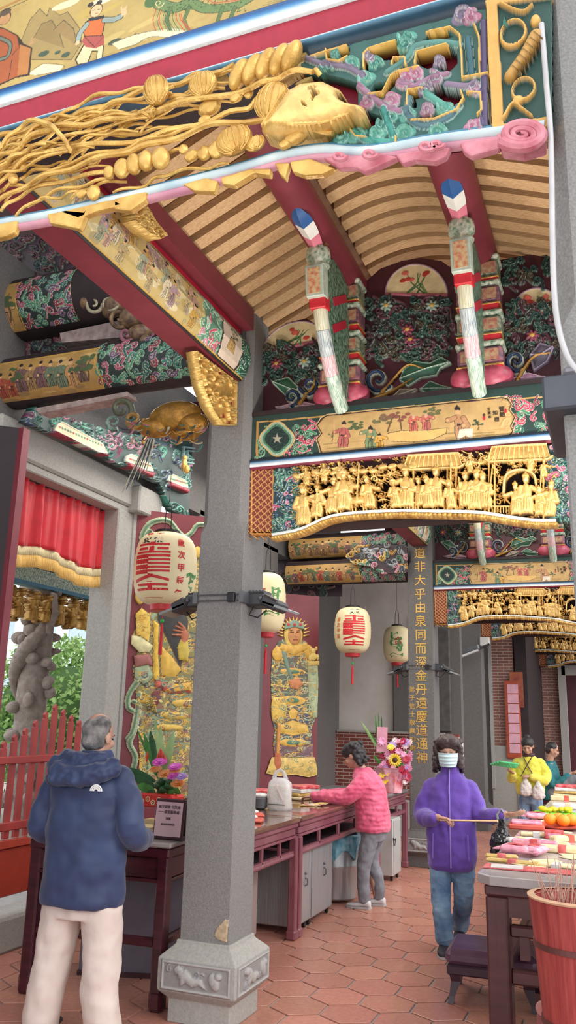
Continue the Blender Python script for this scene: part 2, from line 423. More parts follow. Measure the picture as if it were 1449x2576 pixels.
# ================================================================== stone pillars
def pillar(loc, w, hgt, label, name='stone_pillar', chamf=2.8, plinth=True, mat=STONE, group=None):
    t = thing(name, label, 'pillar', (loc[0], loc[1], 0), 0, group); h = w/2; m = MB()
    # square shaft, the corners chamfered above a stop
    c = .045
    def ring(z, cc): return [Vector((x, y, z)) for x, y in ((h, -h+cc), (h, h-cc), (h-cc, h), (-h+cc, h), (-h, h-cc), (-h, -h+cc), (-h+cc, -h), (h-cc, -h))]
    m.loft([ring(.30, .006), ring(chamf, .006), ring(chamf+.07, c), ring(hgt, c)]); m.obj('shaft', mat, t)
    if plinth:
        b = MB(); H = h+.085
        prof = [(H-.05, 0), (H-.05, .12), (H-.015, .155), (H, .17), (H, .335), (H-.015, .35), (h+.03, .385), (h+.015, .4), (h+.012, .42)]
        b.loft([[Vector((x*r, y*r, z)) for x, y in ((1, -1), (1, 1), (-1, 1), (-1, -1))] for r, z in prof]); b.obj('plinth', STONEL if mat is STONE else mat, t, bevel=.006)
        # carved beast panels on the plinth faces
        for q, (rz, off) in enumerate(((0, H), (PI/2, H))):
            cv = CV(2*H-.05, .155, 260, '8f8d8b'); W_, H_ = cv.w, cv.h
            cv.line([(.01, .01), (W_-.01, .01), (W_-.01, H_-.01), (.01, H_-.01), (.01, .01)], .012, 'a9a7a4', .004, .004)
            rn = random.Random(q+3)
            cv.poly([(.10, .10), (.16, .12), (.20, .085), (.26, .08), (.29, .03), (.24, .045), (.2, .03), (.16, .05), (.13, .03), (.12, .07)], 'a6a4a1', .004, dome=.016)
            cv.ell((.115, .11), .028, .022, 'a6a4a1', .008, .014); cv.ell((W_-.1, .075), .03, .045, 'a6a4a1', .005, .016, .5); cv.ell((W_-.075, .105), .02, .018, 'a6a4a1', .01, .012)
            for k in range(7): cv.curl((rn.uniform(.05, W_-.05), rn.uniform(.03, H_-.03)), .022, 1, rn.uniform(0, 6), 1, .008, '98969a', .003, .006)
            o = cv.obj('plinth_carving', (lambda rz, off: (lambda U, V, Hh: ((U-W_/2)*1. if rz == 0 else off+.003+Hh, (-off-.003-Hh) if rz == 0 else (U-W_/2), V+.175)))(rz, off), MV('carved_stone', .85, bump=.6), t, world=False, thick=.004, back=False)
    return t
P1 = pillar((-2.298, 4.785), .315, 5.2, 'thick grey stone pillar with dark floodlights clamped to its middle')
# broken paint flake at the foot of the shaft
cv = CV(.1, .13, 300, 'b9a98f', False); cv.poly([(.005, .03), (.03, .01), (.09, .0), (.095, .12), (.07, .125), (.04, .09), (.02, .07)], 'b5a184', .0, dome=.006); cv.tone(.25, 80, 2)
cv.obj('paint_flake', lambda U, V, H: (U+.055, -.1575-.001-H, V+.43), PF, P1, world=False, thick=.003)
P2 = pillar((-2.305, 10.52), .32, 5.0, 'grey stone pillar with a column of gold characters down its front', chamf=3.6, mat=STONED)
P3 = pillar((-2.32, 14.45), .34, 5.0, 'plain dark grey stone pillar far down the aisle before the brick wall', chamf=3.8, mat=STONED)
P4 = pillar((.085, 2.17), .34, 5.2, 'close grey stone pillar with a pale conduit and a dark metal clamp', chamf=2.62, plinth=True)
P5 = pillar((.085, 4.79), .315, 5.2, 'grey stone pillar hidden behind the conduit pillar', chamf=2.8)
# couplet of gold characters, read downwards
GCH = M('gold_lettering', 'd8ad58', .45, .3)
its = []
for i, c in enumerate('道非大乎由泉同而深金丹遠慶道通神'): q = at(1056+i*.4, 1393+i*34.3, 'y', 10.36); its.append((c, .15, q.x+2.305, q.z))
its += [(c, .075, -.115, 2.05-i*.1) for i, c in enumerate('弟子信士敬獻叩謝')]
text_on('gold_characters', its, lambda u, v, h: (u, -.16-.002-h, v), GCH, P2, world=False)

# ================================================================== left hall wall (x = -4.2): lintel, jambs, threshold
XW = -4.2
def struct(name, mb, mat, **k): return meta(mb.obj(name, mat, None, **k), kind='structure')
m = MB()
m.box((XW-.12, 5.62, 3.70), (.3, 2.0, .28), bev=.02); m.box((XW-.1, 5.62, 3.53), (.2, 1.7, .07), bev=.01)
m.box((XW-.05, 6.66, 3.64), (.34, .42, .26), bev=.015)                            # lintel nose
m.box((XW-.12, 6.42, 1.76), (.26, .26, 3.5), bev=.012); m.box((XW-.0, 6.55, 1.76), (.05, .05, 3.5))
m.box((XW-.12, 4.55, 1.76), (.26, .2, 3.5), bev=.012)
m.box((XW-.12, 5.55, .12), (.3, 2.0, .24), bev=.02)
struct('door_1', m, STONEL)
m = MB()
for y in (7.45,): m.box((XW-.15, y, 1.8), (.24, 1.35, 3.6))
m.box((XW-.15, 10.1, 1.2), (.24, .7, 2.4)); m.box((XW-.15, 12.1, 1.9), (.24, 2., 3.8)); m.box((XW-.15, 2.6, 2.3), (.24, 3.7, 4.6)); m.box((XW-.15, 8.3, 4.5), (.24, 9.4, 1.3))
m.box((XW-.15, 9.1, 3.65), (.24, 2.3, .5))
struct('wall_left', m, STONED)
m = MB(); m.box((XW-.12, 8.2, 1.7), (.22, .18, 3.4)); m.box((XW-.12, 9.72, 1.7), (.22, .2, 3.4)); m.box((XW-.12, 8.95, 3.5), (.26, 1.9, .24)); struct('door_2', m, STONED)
# wall F across the end of the side bay
m = MB(); m.box((-3.27, 13.1, 2.6), (1.95, .2, 4.2)); struct('wall_back', m, PLAST)
m = MB()
m.box((-2.62, 12.97, 2.35), (.75, .1, 1.95), bev=.02); m.box((-3.2, 12.97, 1.75), (.26, .1, 2.6), bev=.02)
m.box((-2.55, 12.97, 3.6), (.6, .1, .5), bev=.01)
struct('trim_1', m, STONED)
m = MB(); m.box((-2.66, 12.9, 2.3), (.5, .06, 1.55), bev=.02); struct('trim_2', m, M('slate_panel', '4a4848', .8, var=.12, col2='5a5856'))
def brickmat(name, c1, c2, mo, sc=1.):
    m_, nt, b = nodes_of(name); N = nt.nodes; L = nt.links
    tc = N.new('ShaderNodeTexCoord'); mp = N.new('ShaderNodeMapping'); L.new(tc.outputs['Object'], mp.inputs[0]); mp.inputs['Rotation'].default_value = (PI/2, 0, 0)
    br = N.new('ShaderNodeTexBrick'); L.new(mp.outputs[0], br.inputs[0]); br.inputs['Scale'].default_value = sc; br.inputs['Brick Width'].default_value = .2; br.inputs['Row Height'].default_value = .052
    br.inputs['Mortar Size'].default_value = .006; br.inputs['Color1'].default_value = rgb(c1); br.inputs['Color2'].default_value = rgb(c2); br.inputs['Mortar'].default_value = rgb(mo)
    L.new(br.outputs[0], b.inputs[0]); b.inputs['Roughness'].default_value = .85; return m_
BRICK = brickmat('red_brick', '8a4a42', '703833', 'b5a79c'); BRICK2 = brickmat('pale_red_brick', '9c7064', '865c52', 'b9aaa0')
m = MB(); m.box((-3.27, 12.9, 1.0), (1.94, .12, 1.0)); struct('wall_back_lower', m, BRICK)
m = MB(); m.box((-3.27, 12.83, .26), (1.94, .1, .52), bev=.02); m.box((-3.35, 12.83, 1.5), (1.7, .05, .03)); struct('trim_3', m, STONEL)
# wall G: brick, beyond the third pillar
m = MB(); m.box((-1.93, 15.3, 2.9), (.40, .3, 3.2)); struct('wall_far', m, BRICK2)
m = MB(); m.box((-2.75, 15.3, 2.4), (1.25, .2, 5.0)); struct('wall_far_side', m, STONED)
m = MB(); m.box((-1.93, 15.25, .65), (.44, .34, 1.3), bev=.02); m.box((-2.12, 15.1, 2.4), (.05, .1, 3.6)); m.box((-1.70, 15.1, .65), (.05, .08, 1.3)); struct('trim_4', m, STONEL)
m = MB(); m.box((-1.66, 15.3, 2.9), (.09, .3, 3.5)); struct('trim_5', m, PLAST)
m = MB(); m.box((-1.38, 18.2, 2.), (.52, .3, 4.4)); struct('wall_far_inner', m, BRICK2)
m = MB(); m.box((-1.10, 18.0, 2.), (.14, .2, 4.4)); m.box((-.6, 18.0, 2.75), (1.0, .2, .18)); m.box((-1.60, 18.0, 1.7), (.12, .12, 3.6)); struct('door_3', m, STONEL)
m = MB(); m.box((-.5, 18.5, 1.4), (1.3, .1, 2.8)); struct('door_3_leaf', m, DKMAR)
m = MB(); m.box((1.2, 19.2, 2.4), (5, .2, 5)); struct('wall_end', m, STONED)
m = MB(); m.box((-1.6, 16.6, 2.5), (.2, 3, 5)); struct('wall_far_return', m, DARKW)

# ================================================================== roofs overhead
m = MB(); m.box((-3.5, 5.3, 5.85), (2.5, 9, .12)); m.box((-1.1, 9.5, 4.95), (2.6, 9, .1)); m.box((-1.1, 16.5, 4.9), (5, 6, .1)); m.box((-3.4, 10.5, 4.95), (2.1, 6, .1)); struct('ceiling', m, DKMAR)
# ================================================================== ornament vocabulary
def figure(cv, x, y, s, robe, skin='d8a878', hair='2a2522', ink='3a3028', h=None, d=0, sash=None, lean=0, arm=1, hat=True, weapon=False, seat=False):
    """robed figure drawn / carved at pixel foot x,y with height s (pixels)"""
    H = lambda k: None if h is None else h+k*d
    P = lambda a, b: (x+(a+lean*b)*s, y-b*s)
    bh = .62 if seat else .8
    body = [P(-.17, 0), P(-.2, .25), P(-.15, .5), P(-.16, .68), P(-.05, bh), P(.05, bh), P(.16, .68), P(.15, .5), P(.22, .25), P(.19, 0), P(.05, .03)]
    if h is None: cv.poly([(a+(a-x)*.10, b) for a, b in body], ink)
    cv.poly(body, robe, H(.3), dome=d)
    cv.poly([P(-.1, .45), P(.1, .45), P(.12, .5), P(-.1, .52)], sash or ink, H(.9))
    for a in (-.08, .02, .1): cv.line([P(a, .03), P(a*.7, .42)], .016*s, ink if h is None else None, H(1.0) if h is not None else None)
    for q in (-1, 1):
        e = P(q*(.3 if q == arm else .22), .5+(.12 if q == arm else -.05)); sh = P(q*.13, .7); hd = P(q*(.36 if q == arm else .1), .62 if q == arm else .46)
        cv.line([sh, e, hd], .13*s, robe, H(.6), d*.7, .15*s, oc=ink if h is None else None, ow=1.2)
        cv.ell(hd, .045*s, None, skin, H(1.2), d*.3)
    cv.ell(P(0, bh+.09), .075*s, .095*s, skin, H(1.0), d*.9)
    if hat:
        cv.poly([P(-.09, bh+.13), P(-.1, bh+.2), P(0, bh+.27), P(.1, bh+.2), P(.09, bh+.13)], hair, H(1.3), dome=d*.6); cv.ell(P(0, bh+.26), .03*s, None, hair, H(1.4), d*.3)
    else: cv.ell(P(0, bh+.14), .08*s, .07*s, hair, H(1.2), d*.5)
    if weapon: cv.line([P(arm*.36, .1), P(arm*.40, 1.15)], .03*s, skin if h is None else robe, H(1.2), d*.3)
def pine(cv, x, y, s, c='3f5a3c', t='5b4a35', h=None, d=0, n=5, seed=0):
    r = random.Random(seed); tr = [(x, y), (x+.1*s, y-.35*s), (x-.05*s, y-.6*s), (x+.08*s, y-s)]
    cv.line(spl(tr, 4), .09*s, t, h, d*.4, .03*s)
    for i in range(n):
        cx, cy = x+r.uniform(-.5, .5)*s, y-r.uniform(.45, 1.05)*s; cv.line([(x+.03*s, y-.55*s), (cx, cy)], .03*s, t, h, d*.3)
        for k in range(4): cv.ell((cx+r.uniform(-.14, .14)*s, cy+r.uniform(-.06, .06)*s), .12*s, .06*s, c, None if h is None else h+d*.5, d*.6, r.uniform(-.3, .3))
def rock(cv, x, y, w, hh, c='b8955a', ink='4d3d28', h=None, d=0, seed=0):
    r = random.Random(seed); n = 9; pts = [(x-w/2, y)]+[(x-w/2+w*(i+.5)/n, y-hh*(.35+.65*math.sin(PI*(i+.5)/n))*r.uniform(.7, 1.15)) for i in range(n)]+[(x+w/2, y)]
    cv.poly(pts, c, h, dome=d)
    if h is None:
        U1 = 1.2 if cv.k != 1 else .002; cv.line(pts, max(U1, w*.012), ink)
        for i in range(2, n, 2): cv.line([pts[i], (pts[i][0]+r.uniform(-.1, .1)*w, y-hh*.15)], max(U1*.8, w*.008), ink)
def rinceau(cv, region, n, r, pal, w=3., seed=0, h=.002, rnd=.004, edge='c4ccb8', turns=1.35, inside=None):
    """scroll-work: outlined curls of several pigments strewn through a pixel region (x0,y0,x1,y1)"""
    rn = random.Random(seed); x0, y0, x1, y1 = region; pts = []
    for i in range(n*6):
        p = (rn.uniform(x0, x1), rn.uniform(y0, y1))
        if inside and not inside(*p): continue
        if all(math.hypot(p[0]-q[0], p[1]-q[1]) > r*1.25 for q in pts): pts.append(p)
        if len(pts) >= n: break
    for p in pts:
        c = rn.choice(pal); a = rn.uniform(0, 6.28); rr = r*rn.uniform(.75, 1.2); dr = rn.choice((-1, 1))
        cv.curl(p, rr, turns, a, dr, w*1.7, c, h, rnd, oc=edge, tail=(p[0]+rr*1.9*math.cos(a+.7*dr*-1), p[1]+rr*1.9*math.sin(a-.7*dr)), ow=1.3, fade=.35, oh=h*.7)
def foliage(cv, x0, y0, x1, y1, n, s, col, h, d, seed=0, cols=None):
    r = random.Random(seed)
    for i in range(n):
        x, y = r.uniform(x0, x1), r.uniform(y0, y1); a = r.uniform(0, 6.3); q = s*r.uniform(.6, 1.3); cc = r.choice(cols) if cols else col
        k = r.random()
        if k < .4: cv.curl((x, y), q, 1.2, a, r.choice((-1, 1)), q*.55, cc, h*r.uniform(.3, .9), d*.6, fade=.5)
        elif k < .75:
            for b in range(5): cv.ell((x+q*.6*math.cos(a+b*1.25), y+q*.6*math.sin(a+b*1.25)), q*.5, q*.26, cc, h*r.uniform(.4, 1), d*.6, -(a+b*1.25))
            cv.ell((x, y), q*.25, None, cc, h*1.1, d*.4)
        else: cv.line(spl([(x-q*1.6, y+r.uniform(-q, q)), (x, y), (x+q*1.6, y+r.uniform(-q, q))], 4), q*.45, cc, h*r.uniform(.3, .9), d*.6, q*.2)
def canvas_y(px0, py0, px1, py1, Y, res, bgc, ground=True):
    """canvas on the vertical plane y=Y covering a photo rectangle; returns canvas and its plane function"""
    c = [at(a, b, 'y', Y) for a in (px0, px1) for b in (py0, py1)]
    x0, x1 = min(p.x for p in c), max(p.x for p in c); z0, z1 = min(p.z for p in c), max(p.z for p in c)
    k = scale_at(at((px0+px1)/2, (py0+py1)/2, 'y', Y))
    def T(p): q = at(p[0], p[1], 'y', Y); return (q.x-x0, q.z-z0)
    return CV(x1-x0, z1-z0, res, bgc, ground, T, k), yplane(Y, x0, z0), (x0, z0, x1, z1)

# ================================================================== beam B: painted tie beam with its gilded story board (y = 4.68)
def build_B():
    Y = 4.68; t = thing('tie_beam', 'big painted tie beam with garden scene and gilded figures, joined to the floodlight pillar', 'beam', (-1.12, Y, 2.75), 0)
    m = MB(); m.box((-1.11, Y+.13, 3.43), (2.06, .16, .33)); m.box((-1.11, Y+.09, 3.6), (2.06, .2, .03)); m.obj('beam_core', DARKW, t, world=True)
    # painted face
    cv, fn, b = canvas_y(636, 990, 1440, 1172, Y, 300, '27403a')
    zt, zb = 3.595, 3.275
    for c, a, bb in (('1d2a30', 9, 99), ):
        pass
    V = np.meshgrid(cv.u, cv.v)[1]+b[1]; cv.K[(V > zt) | (V < zb)] = False
    cv.line([(650, 1062), (1370, 998)], 4, 'c39a55'); cv.line([(650, 1158), (1390, 1092)], 4, 'c39a55'); cv.line([(648, 1062), (646, 1155)], 7, 'b98a4a')
    pal = ['3f8a62', '2f6f5c', 'c8556a', '8c3148', '5a9a74']
    rinceau(cv, (655, 1070, 800, 1150), 26, 10, pal, 2.6, 3, .001, .002); rinceau(cv, (1275, 1000, 1400, 1090), 24, 10, pal, 2.6, 5, .001, .002)
    # star medallion
    for r_, c in ((42, 'd7b06a'), (39, '9db8a0'), (34, '4d7f5f'), (29, '1f3532')): cv.poly([(697+r_*math.cos(a)*(1+.08*math.cos(4*a)), 1107+r_*math.sin(a)*(1+.08*math.cos(4*a))-3) for a in np.linspace(0, 2*PI, 41)], c)
    cv.poly([(697+(14 if i % 2 == 0 else 5)*math.cos(i*PI/5-PI/2), 1104+(14 if i % 2 == 0 else 5)*math.sin(i*PI/5-PI/2)) for i in range(10)], 'a9a58e', .003)
    for cx, cy in ((775, 1102), (1312, 1052)): rinceau(cv, (cx-16, cy-35, cx+16, cy+35), 6, 9, ['d2486a', 'b83a55', '3f8a62'], 3, 9, .001, .003)
    # framed garden scene with lobed ends
    def frame(g): return [(800-g, 1105), (812-g, 1090), (800-g, 1070), (812-g, 1056-g), (822, 1048-g), (1262, 1003-g), (1274+g, 1006-g), (1284+g, 1018), (1278+g, 1030), (1292+g, 1050), (1282+g, 1072), (1288+g, 1085), (1274+g, 1097+g), (1262, 1099+g), (822, 1141+g), (811-g, 1138+g), (806-g, 1122)]
    cv.poly(frame(6), 'd9b57a'); cv.poly(frame(4), '2b2320'); cv.poly(frame(1), 'b9905a'); cv.poly(frame(-1), 'c2a068')
    rn = random.Random(1)
    for i in range(26):
        x = rn.uniform(830, 1250); y = 1128-(x-830)*.085-rn.uniform(0, 14); cv.line([(x-20, y+2), (x+25, y-2)], 3, rn.choice(['b9935a', 'c7a56a', '9c8150']))
    for x, y, s_, c in ((960, 1055, 26, '6d6a45'), (985, 1045, 26, '7c5d45'), (900, 1070, 20, '54613f'), (1085, 1035, 22, '6d6a45'), (1005, 1050, 24, '8b4f46')):
        for k in range(9): cv.ell((x+rn.uniform(-s_, s_), y+rn.uniform(-10, 9)), rn.uniform(5, 9), rn.uniform(3, 5), c)
    cv.line([(975, 1085), (985, 1055), (1000, 1040)], 5, '6b5138', w2=2); cv.line([(1010, 1080), (1005, 1050)], 4, '6b5138')
    cv.poly([(975, 1090), (1010, 1083), (1075, 1082), (1125, 1076), (1122, 1090), (1090, 1105), (1040, 1112), (985, 1110), (972, 1100)], 'd8b06a'); cv.line([(975, 1090), (1010, 1083), (1075, 1082), (1125, 1076), (1122, 1090), (1090, 1105), (1040, 1112), (985, 1110)], 1.6, '4a3a26')
    pine(cv, 835, 1110, 22, '4b6a45', n=5, seed=3); pine(cv, 1202, 1082, 24, '2f4d35', n=6, seed=8)
    figure(cv, 862, 1125, 62, 'b5605a', lean=.05, arm=-1, weapon=True); figure(cv, 932, 1130, 66, '7d8f66', sash='c8963a', seat=True, arm=-1); figure(cv, 955, 1132, 48, 'd3a043', seat=True)
    figure(cv, 1040, 1085, 50, 'c9685a', seat=True, hat=False, hair='c9a58a'); figure(cv, 1072, 1082, 50, 'c46a60', seat=True, hat=False, hair='c9a58a')
    figure(cv, 1165, 1108, 82, 'b98a62', lean=-.18, arm=-1, hair='2e2622'); cv.poly([(1150, 1108), (1156, 1080), (1190, 1078), (1188, 1107), (1172, 1095)], 'd8cdb8')
    cv.tone(.08, 30, 2)
    cv.obj('painted_panel', fn, PF, t, thick=.04)
    # inscription of the scene
    ink = M('ink', '3a2a24', .7)
    q = lambda px, py: at(px, py, 'y', Y)
    its = []
    for ch, px, py, s_ in (('管', 1262, 1030, .034), ('鮑', 1264, 1044, .034), ('知', 1246, 1040, .03), ('機', 1250, 1056, .03), ('壬', 1230, 1030, .02), ('寅', 1231, 1040, .02), ('年', 1232, 1050, .02), ('冬', 1218, 1045, .02)):
        p = q(px, py); its.append((ch, s_, p.x, p.z))
    text_on('inscription', its, lambda u, v, h: (u, Y-.002-h, v), ink, t)
    # red seals
    m = MB()
    for px, py in ((1272, 1034), (1218, 1052)): p = q(px, py); m.box((p.x, Y-.003, p.z), (.012, .004, .022))
    m.obj('seal_mark', REDP, t, world=True)
    # blue to white moulding and thin red fillet
    m = CV(2.06, .07, 260, 'ffffff'); U, V = np.meshgrid(m.u, m.v); f = np.clip(V/.07*1.25+.02, 0, 1)[..., None]
    m.C = np.where(f < .30, lin(hexc('7c2536')), np.where(f < .5, lin(hexc('e6ecec')), lin(hexc('2f6f9c'))*np.clip((f-.5)/.4, 0, 1)+lin(hexc('e6ecec'))*(1-np.clip((f-.5)/.4, 0, 1))))
    m.C = np.where(f > .93, lin(hexc('1b2a38')), m.C); m.H = .009*np.sqrt(np.clip(1-((V/.07-.6)/.5)**2, 0, 1)); 
    m.obj('moulding', yplane(Y-.01, -2.14, 3.215), PV, t, thick=.05)
    # end block with key-fret lattice
    cv, fn, b = canvas_y(630, 1180, 692, 1352, Y, 330, '7a3326')
    V = np.meshgrid(cv.u, cv.v)[1]+b[1]; cv.K[(V > 3.215) | (V < 2.81)] = False
    for i in range(-3, 9):
        for j in range(22):
            x, y = 634+i*9, 1184+j*8; cv.line([(x, y), (x+6, y-4), (x+10, y+1)] if (i+j) % 2 else [(x+8, y), (x+3, y+5), (x-2, y)], 1.7, 'd29a5a', .002, .002)
    cv.line([(634, 1188), (632, 1342)], 4, 'c98f4c', .004, .003); cv.line([(688, 1185), (686, 1343)], 5, 'c98f4c', .004, .003); cv.line([(632, 1343), (690, 1343)], 4, 'c98f4c', .004, .003)
    cv.obj('lattice_panel', fn, PV, t, thick=.07)
    # cloud scroll strips either side of the story
    for reg, sd in (((690, 1180, 752, 1342), 3), ((1378, 1120, 1437, 1312), 6)):
        cv, fn, b = canvas_y(*reg, Y-.01, 330, '1f3a40'); V = np.meshgrid(cv.u, cv.v)[1]+b[1]; cv.K[(V > 3.215)] = False
        rinceau(cv, reg, 40, 9, ['3c7a6c', '2c5a52', 'b04f72', 'c97f9a', '2f6a60', '274a66'], 3., sd, .006, .01, edge='ccd4c4')
        cv.obj('cloud_scroll_panel', fn, PV, t, thick=.05)
    # gilded carving
    m = MB(); m.box((-1.11, Y+.09, 3.0), (1.94, .02, .4)); m.obj('backing_board', M('brown_black', '2a1512', .8), t, world=True)  # brown-black board behind the openings of the carving
    cv, fn, b = canvas_y(735, 1105, 1400, 1345, Y, 420, 'd8ae5c', False)
    D = .055; G = 'dcb262'; G2 = 'c79a48'; G3 = 'e6c27a'; X = lambda x: 1185-(x-735)*.085       # top line
    bot = spl([(690, 1346), (760, 1332), (830, 1302), (900, 1291), (1000, 1286), (1080, 1287), (1200, 1290), (1270, 1300), (1340, 1310), (1400, 1311)], 5)
    B_ = lambda x: np.interp(x, [p[0] for p in bot], [p[1] for p in bot])
    foliage(cv, 740, 1150, 1395, 1305, 620, 8, G2, .018, .014, 5, [G2, G, 'b98a3c', 'a87c34'])
    # pavilion roofs with ribs, posts, balustrade
    for (x0, x1, y0, y1) in ((1030, 1155, 1150, 1178), (1240, 1375, 1128, 1158)):
        cv.poly([(x0-14, y1+6), (x0, y0), (x1, y0-6), (x1+12, y1)], G2, .028, dome=.012)
        for i in range(13): a = i/12; cv.line([(x0+(x1-x0)*a, y0-6*a), (x0-12+(x1-x0+22)*a, y1+4-6*a)], 2.6, G3, .036, .006)
        cv.line([(x0-18, y1+2), (x0-6, y1+8), (x1+4, y1+2), (x1+16, y1-6)], 5, G3, .042, .008); cv.line([(x0, y0), (x1, y0-6)], 5, G3, .04, .008)
    for x in (1043, 1150, 1128, 1246, 1368, 1232): cv.line([(x, X(x)+10), (x, B_(x)-4)], 5, G, .03, .01)
    for (x0, x1) in ((1020, 1060), (1240, 1290)):
        yy = B_(x0)-18; cv.line([(x0, yy), (x1, yy)], 3, G3, .034, .006); 
        for x in np.arange(x0, x1, 7): cv.line([(x, yy), (x, yy+16)], 2.4, G, .034, .005)
    cv.ell((1310, 1232), 42, 46, G2, .012); cv.ell((1310, 1232), 37, 41, None, None, cut=True); cv.ell((905, 1222), 15, 17, None, None, cut=True); cv.ell((975, 1218), 11, 16, None, None, cut=True)
    cv.line(spl([(1268, 1250), (1275, 1200), (1310, 1186), (1345, 1200), (1352, 1250)], 6), 7, G3, .035, .01)
    rn = random.Random(21)
    for i, x in enumerate((768, 800, 838, 868, 935, 1000, 1025, 1062, 1080, 1102, 1140, 1172, 1195, 1225, 1300, 1325, 1358, 1382)):
        s_ = rn.choice((68, 76, 84)) if i % 3 else 96
        figure(cv, x, B_(x)-3-rn.uniform(0, 8), s_, G, G3, G2, G2, .024+rn.random()*.01, .022, sash=G3, arm=rn.choice((-1, 1)), lean=rn.uniform(-.12, .12), weapon=rn.random() < .4)
    for x, y in ((775, 1225), (820, 1215), (858, 1210), (885, 1245), (1185, 1195), (1335, 1190), (1370, 1205)): figure(cv, x, y, 42, G, G3, G2, G2, .03, .016, sash=G3, arm=rn.choice((-1, 1)))
    for x, y in ((840, 1268), (905, 1262)):  # horses
        cv.ell((x, y), 24, 11, G, .03, .022); cv.line([(x-18, y-4), (x-28, y-22), (x-38, y-18)], 11, G3, .035, .018, 7)
        for dx in (-16, -8, 12, 19): cv.line([(x+dx, y+6), (x+dx+2, y+26)], 4.5, G, .03, .012)
    for x in range(750, 1050, 24): cv.ell((x, X(x)+12+rn.uniform(0, 10)), 13, 7, G, .034, .014, rn.uniform(-.4, .4))
    foliage(cv, 745, 1180, 1020, 1215, 60, 7, G, .035, .012, 9, [G, G3]); foliage(cv, 1160, 1140, 1250, 1180, 26, 7, G, .035, .012, 11, [G, G3])
    # clip to the board outline, then the bottom ledge
    U, V = np.meshgrid(cv.u, cv.v); 
    bu = [cv.t(p) for p in bot]; vb = np.interp(cv.u, [p[0] for p in bu], [p[1] for p in bu]); cv.K &= V > vb[None, :]-.0; cv.K &= (V+b[1]) < 3.215
    cv.K &= (U+b[0] > at(733, 1250, 'y', Y).x)
    cv.tone(.10, 40, 6); cv.obj('gilded_carving', fn, PG, t, thick=.02)
    m = MB(); pts = [at(p[0], p[1]+3, 'y', Y) for p in bot]; m.tube([(p.x, Y-.035, p.z+.002) for p in pts], .011, 8); m.obj('white_fillet', M('pale_blue_white', 'cfd6d4', .5), t, world=True)
    m = MB()
    for i in range(len(pts)-1):
        a, c = pts[i], pts[i+1]; n = 2
        for k in range(n): p = a.lerp(c, (k+.5)/n); m.ell((p.x, Y-.02, p.z-.022), (.02, .04, .014+.006*((i+k) % 2)))
    m.tube([(p.x, Y+.02, p.z-.012) for p in pts], .028, 8, flat=(1.8, .8)); m.obj('leaf_edge', GOLD, t, world=True, smooth=True)
    return t
B1 = build_B()
# the same beam repeats over every bay down the aisle
for dy, dz, lab in ((5.75, .075, 'smaller painted tie beam at the lettered pillar, second gilded board down the aisle'), (9.65, .29, 'third gilded board down the aisle, below and behind the second'),
                    (12.2, .20, 'fourth gilded board down the aisle, small and brown with age'), (13.0, .05, 'last small gilded board, just above the dark doorway')):
    copy_tree(B1, (B1.location.x+(.62 if dy == 13.0 else 0), B1.location.y+dy, B1.location.z+dz), label=lab)
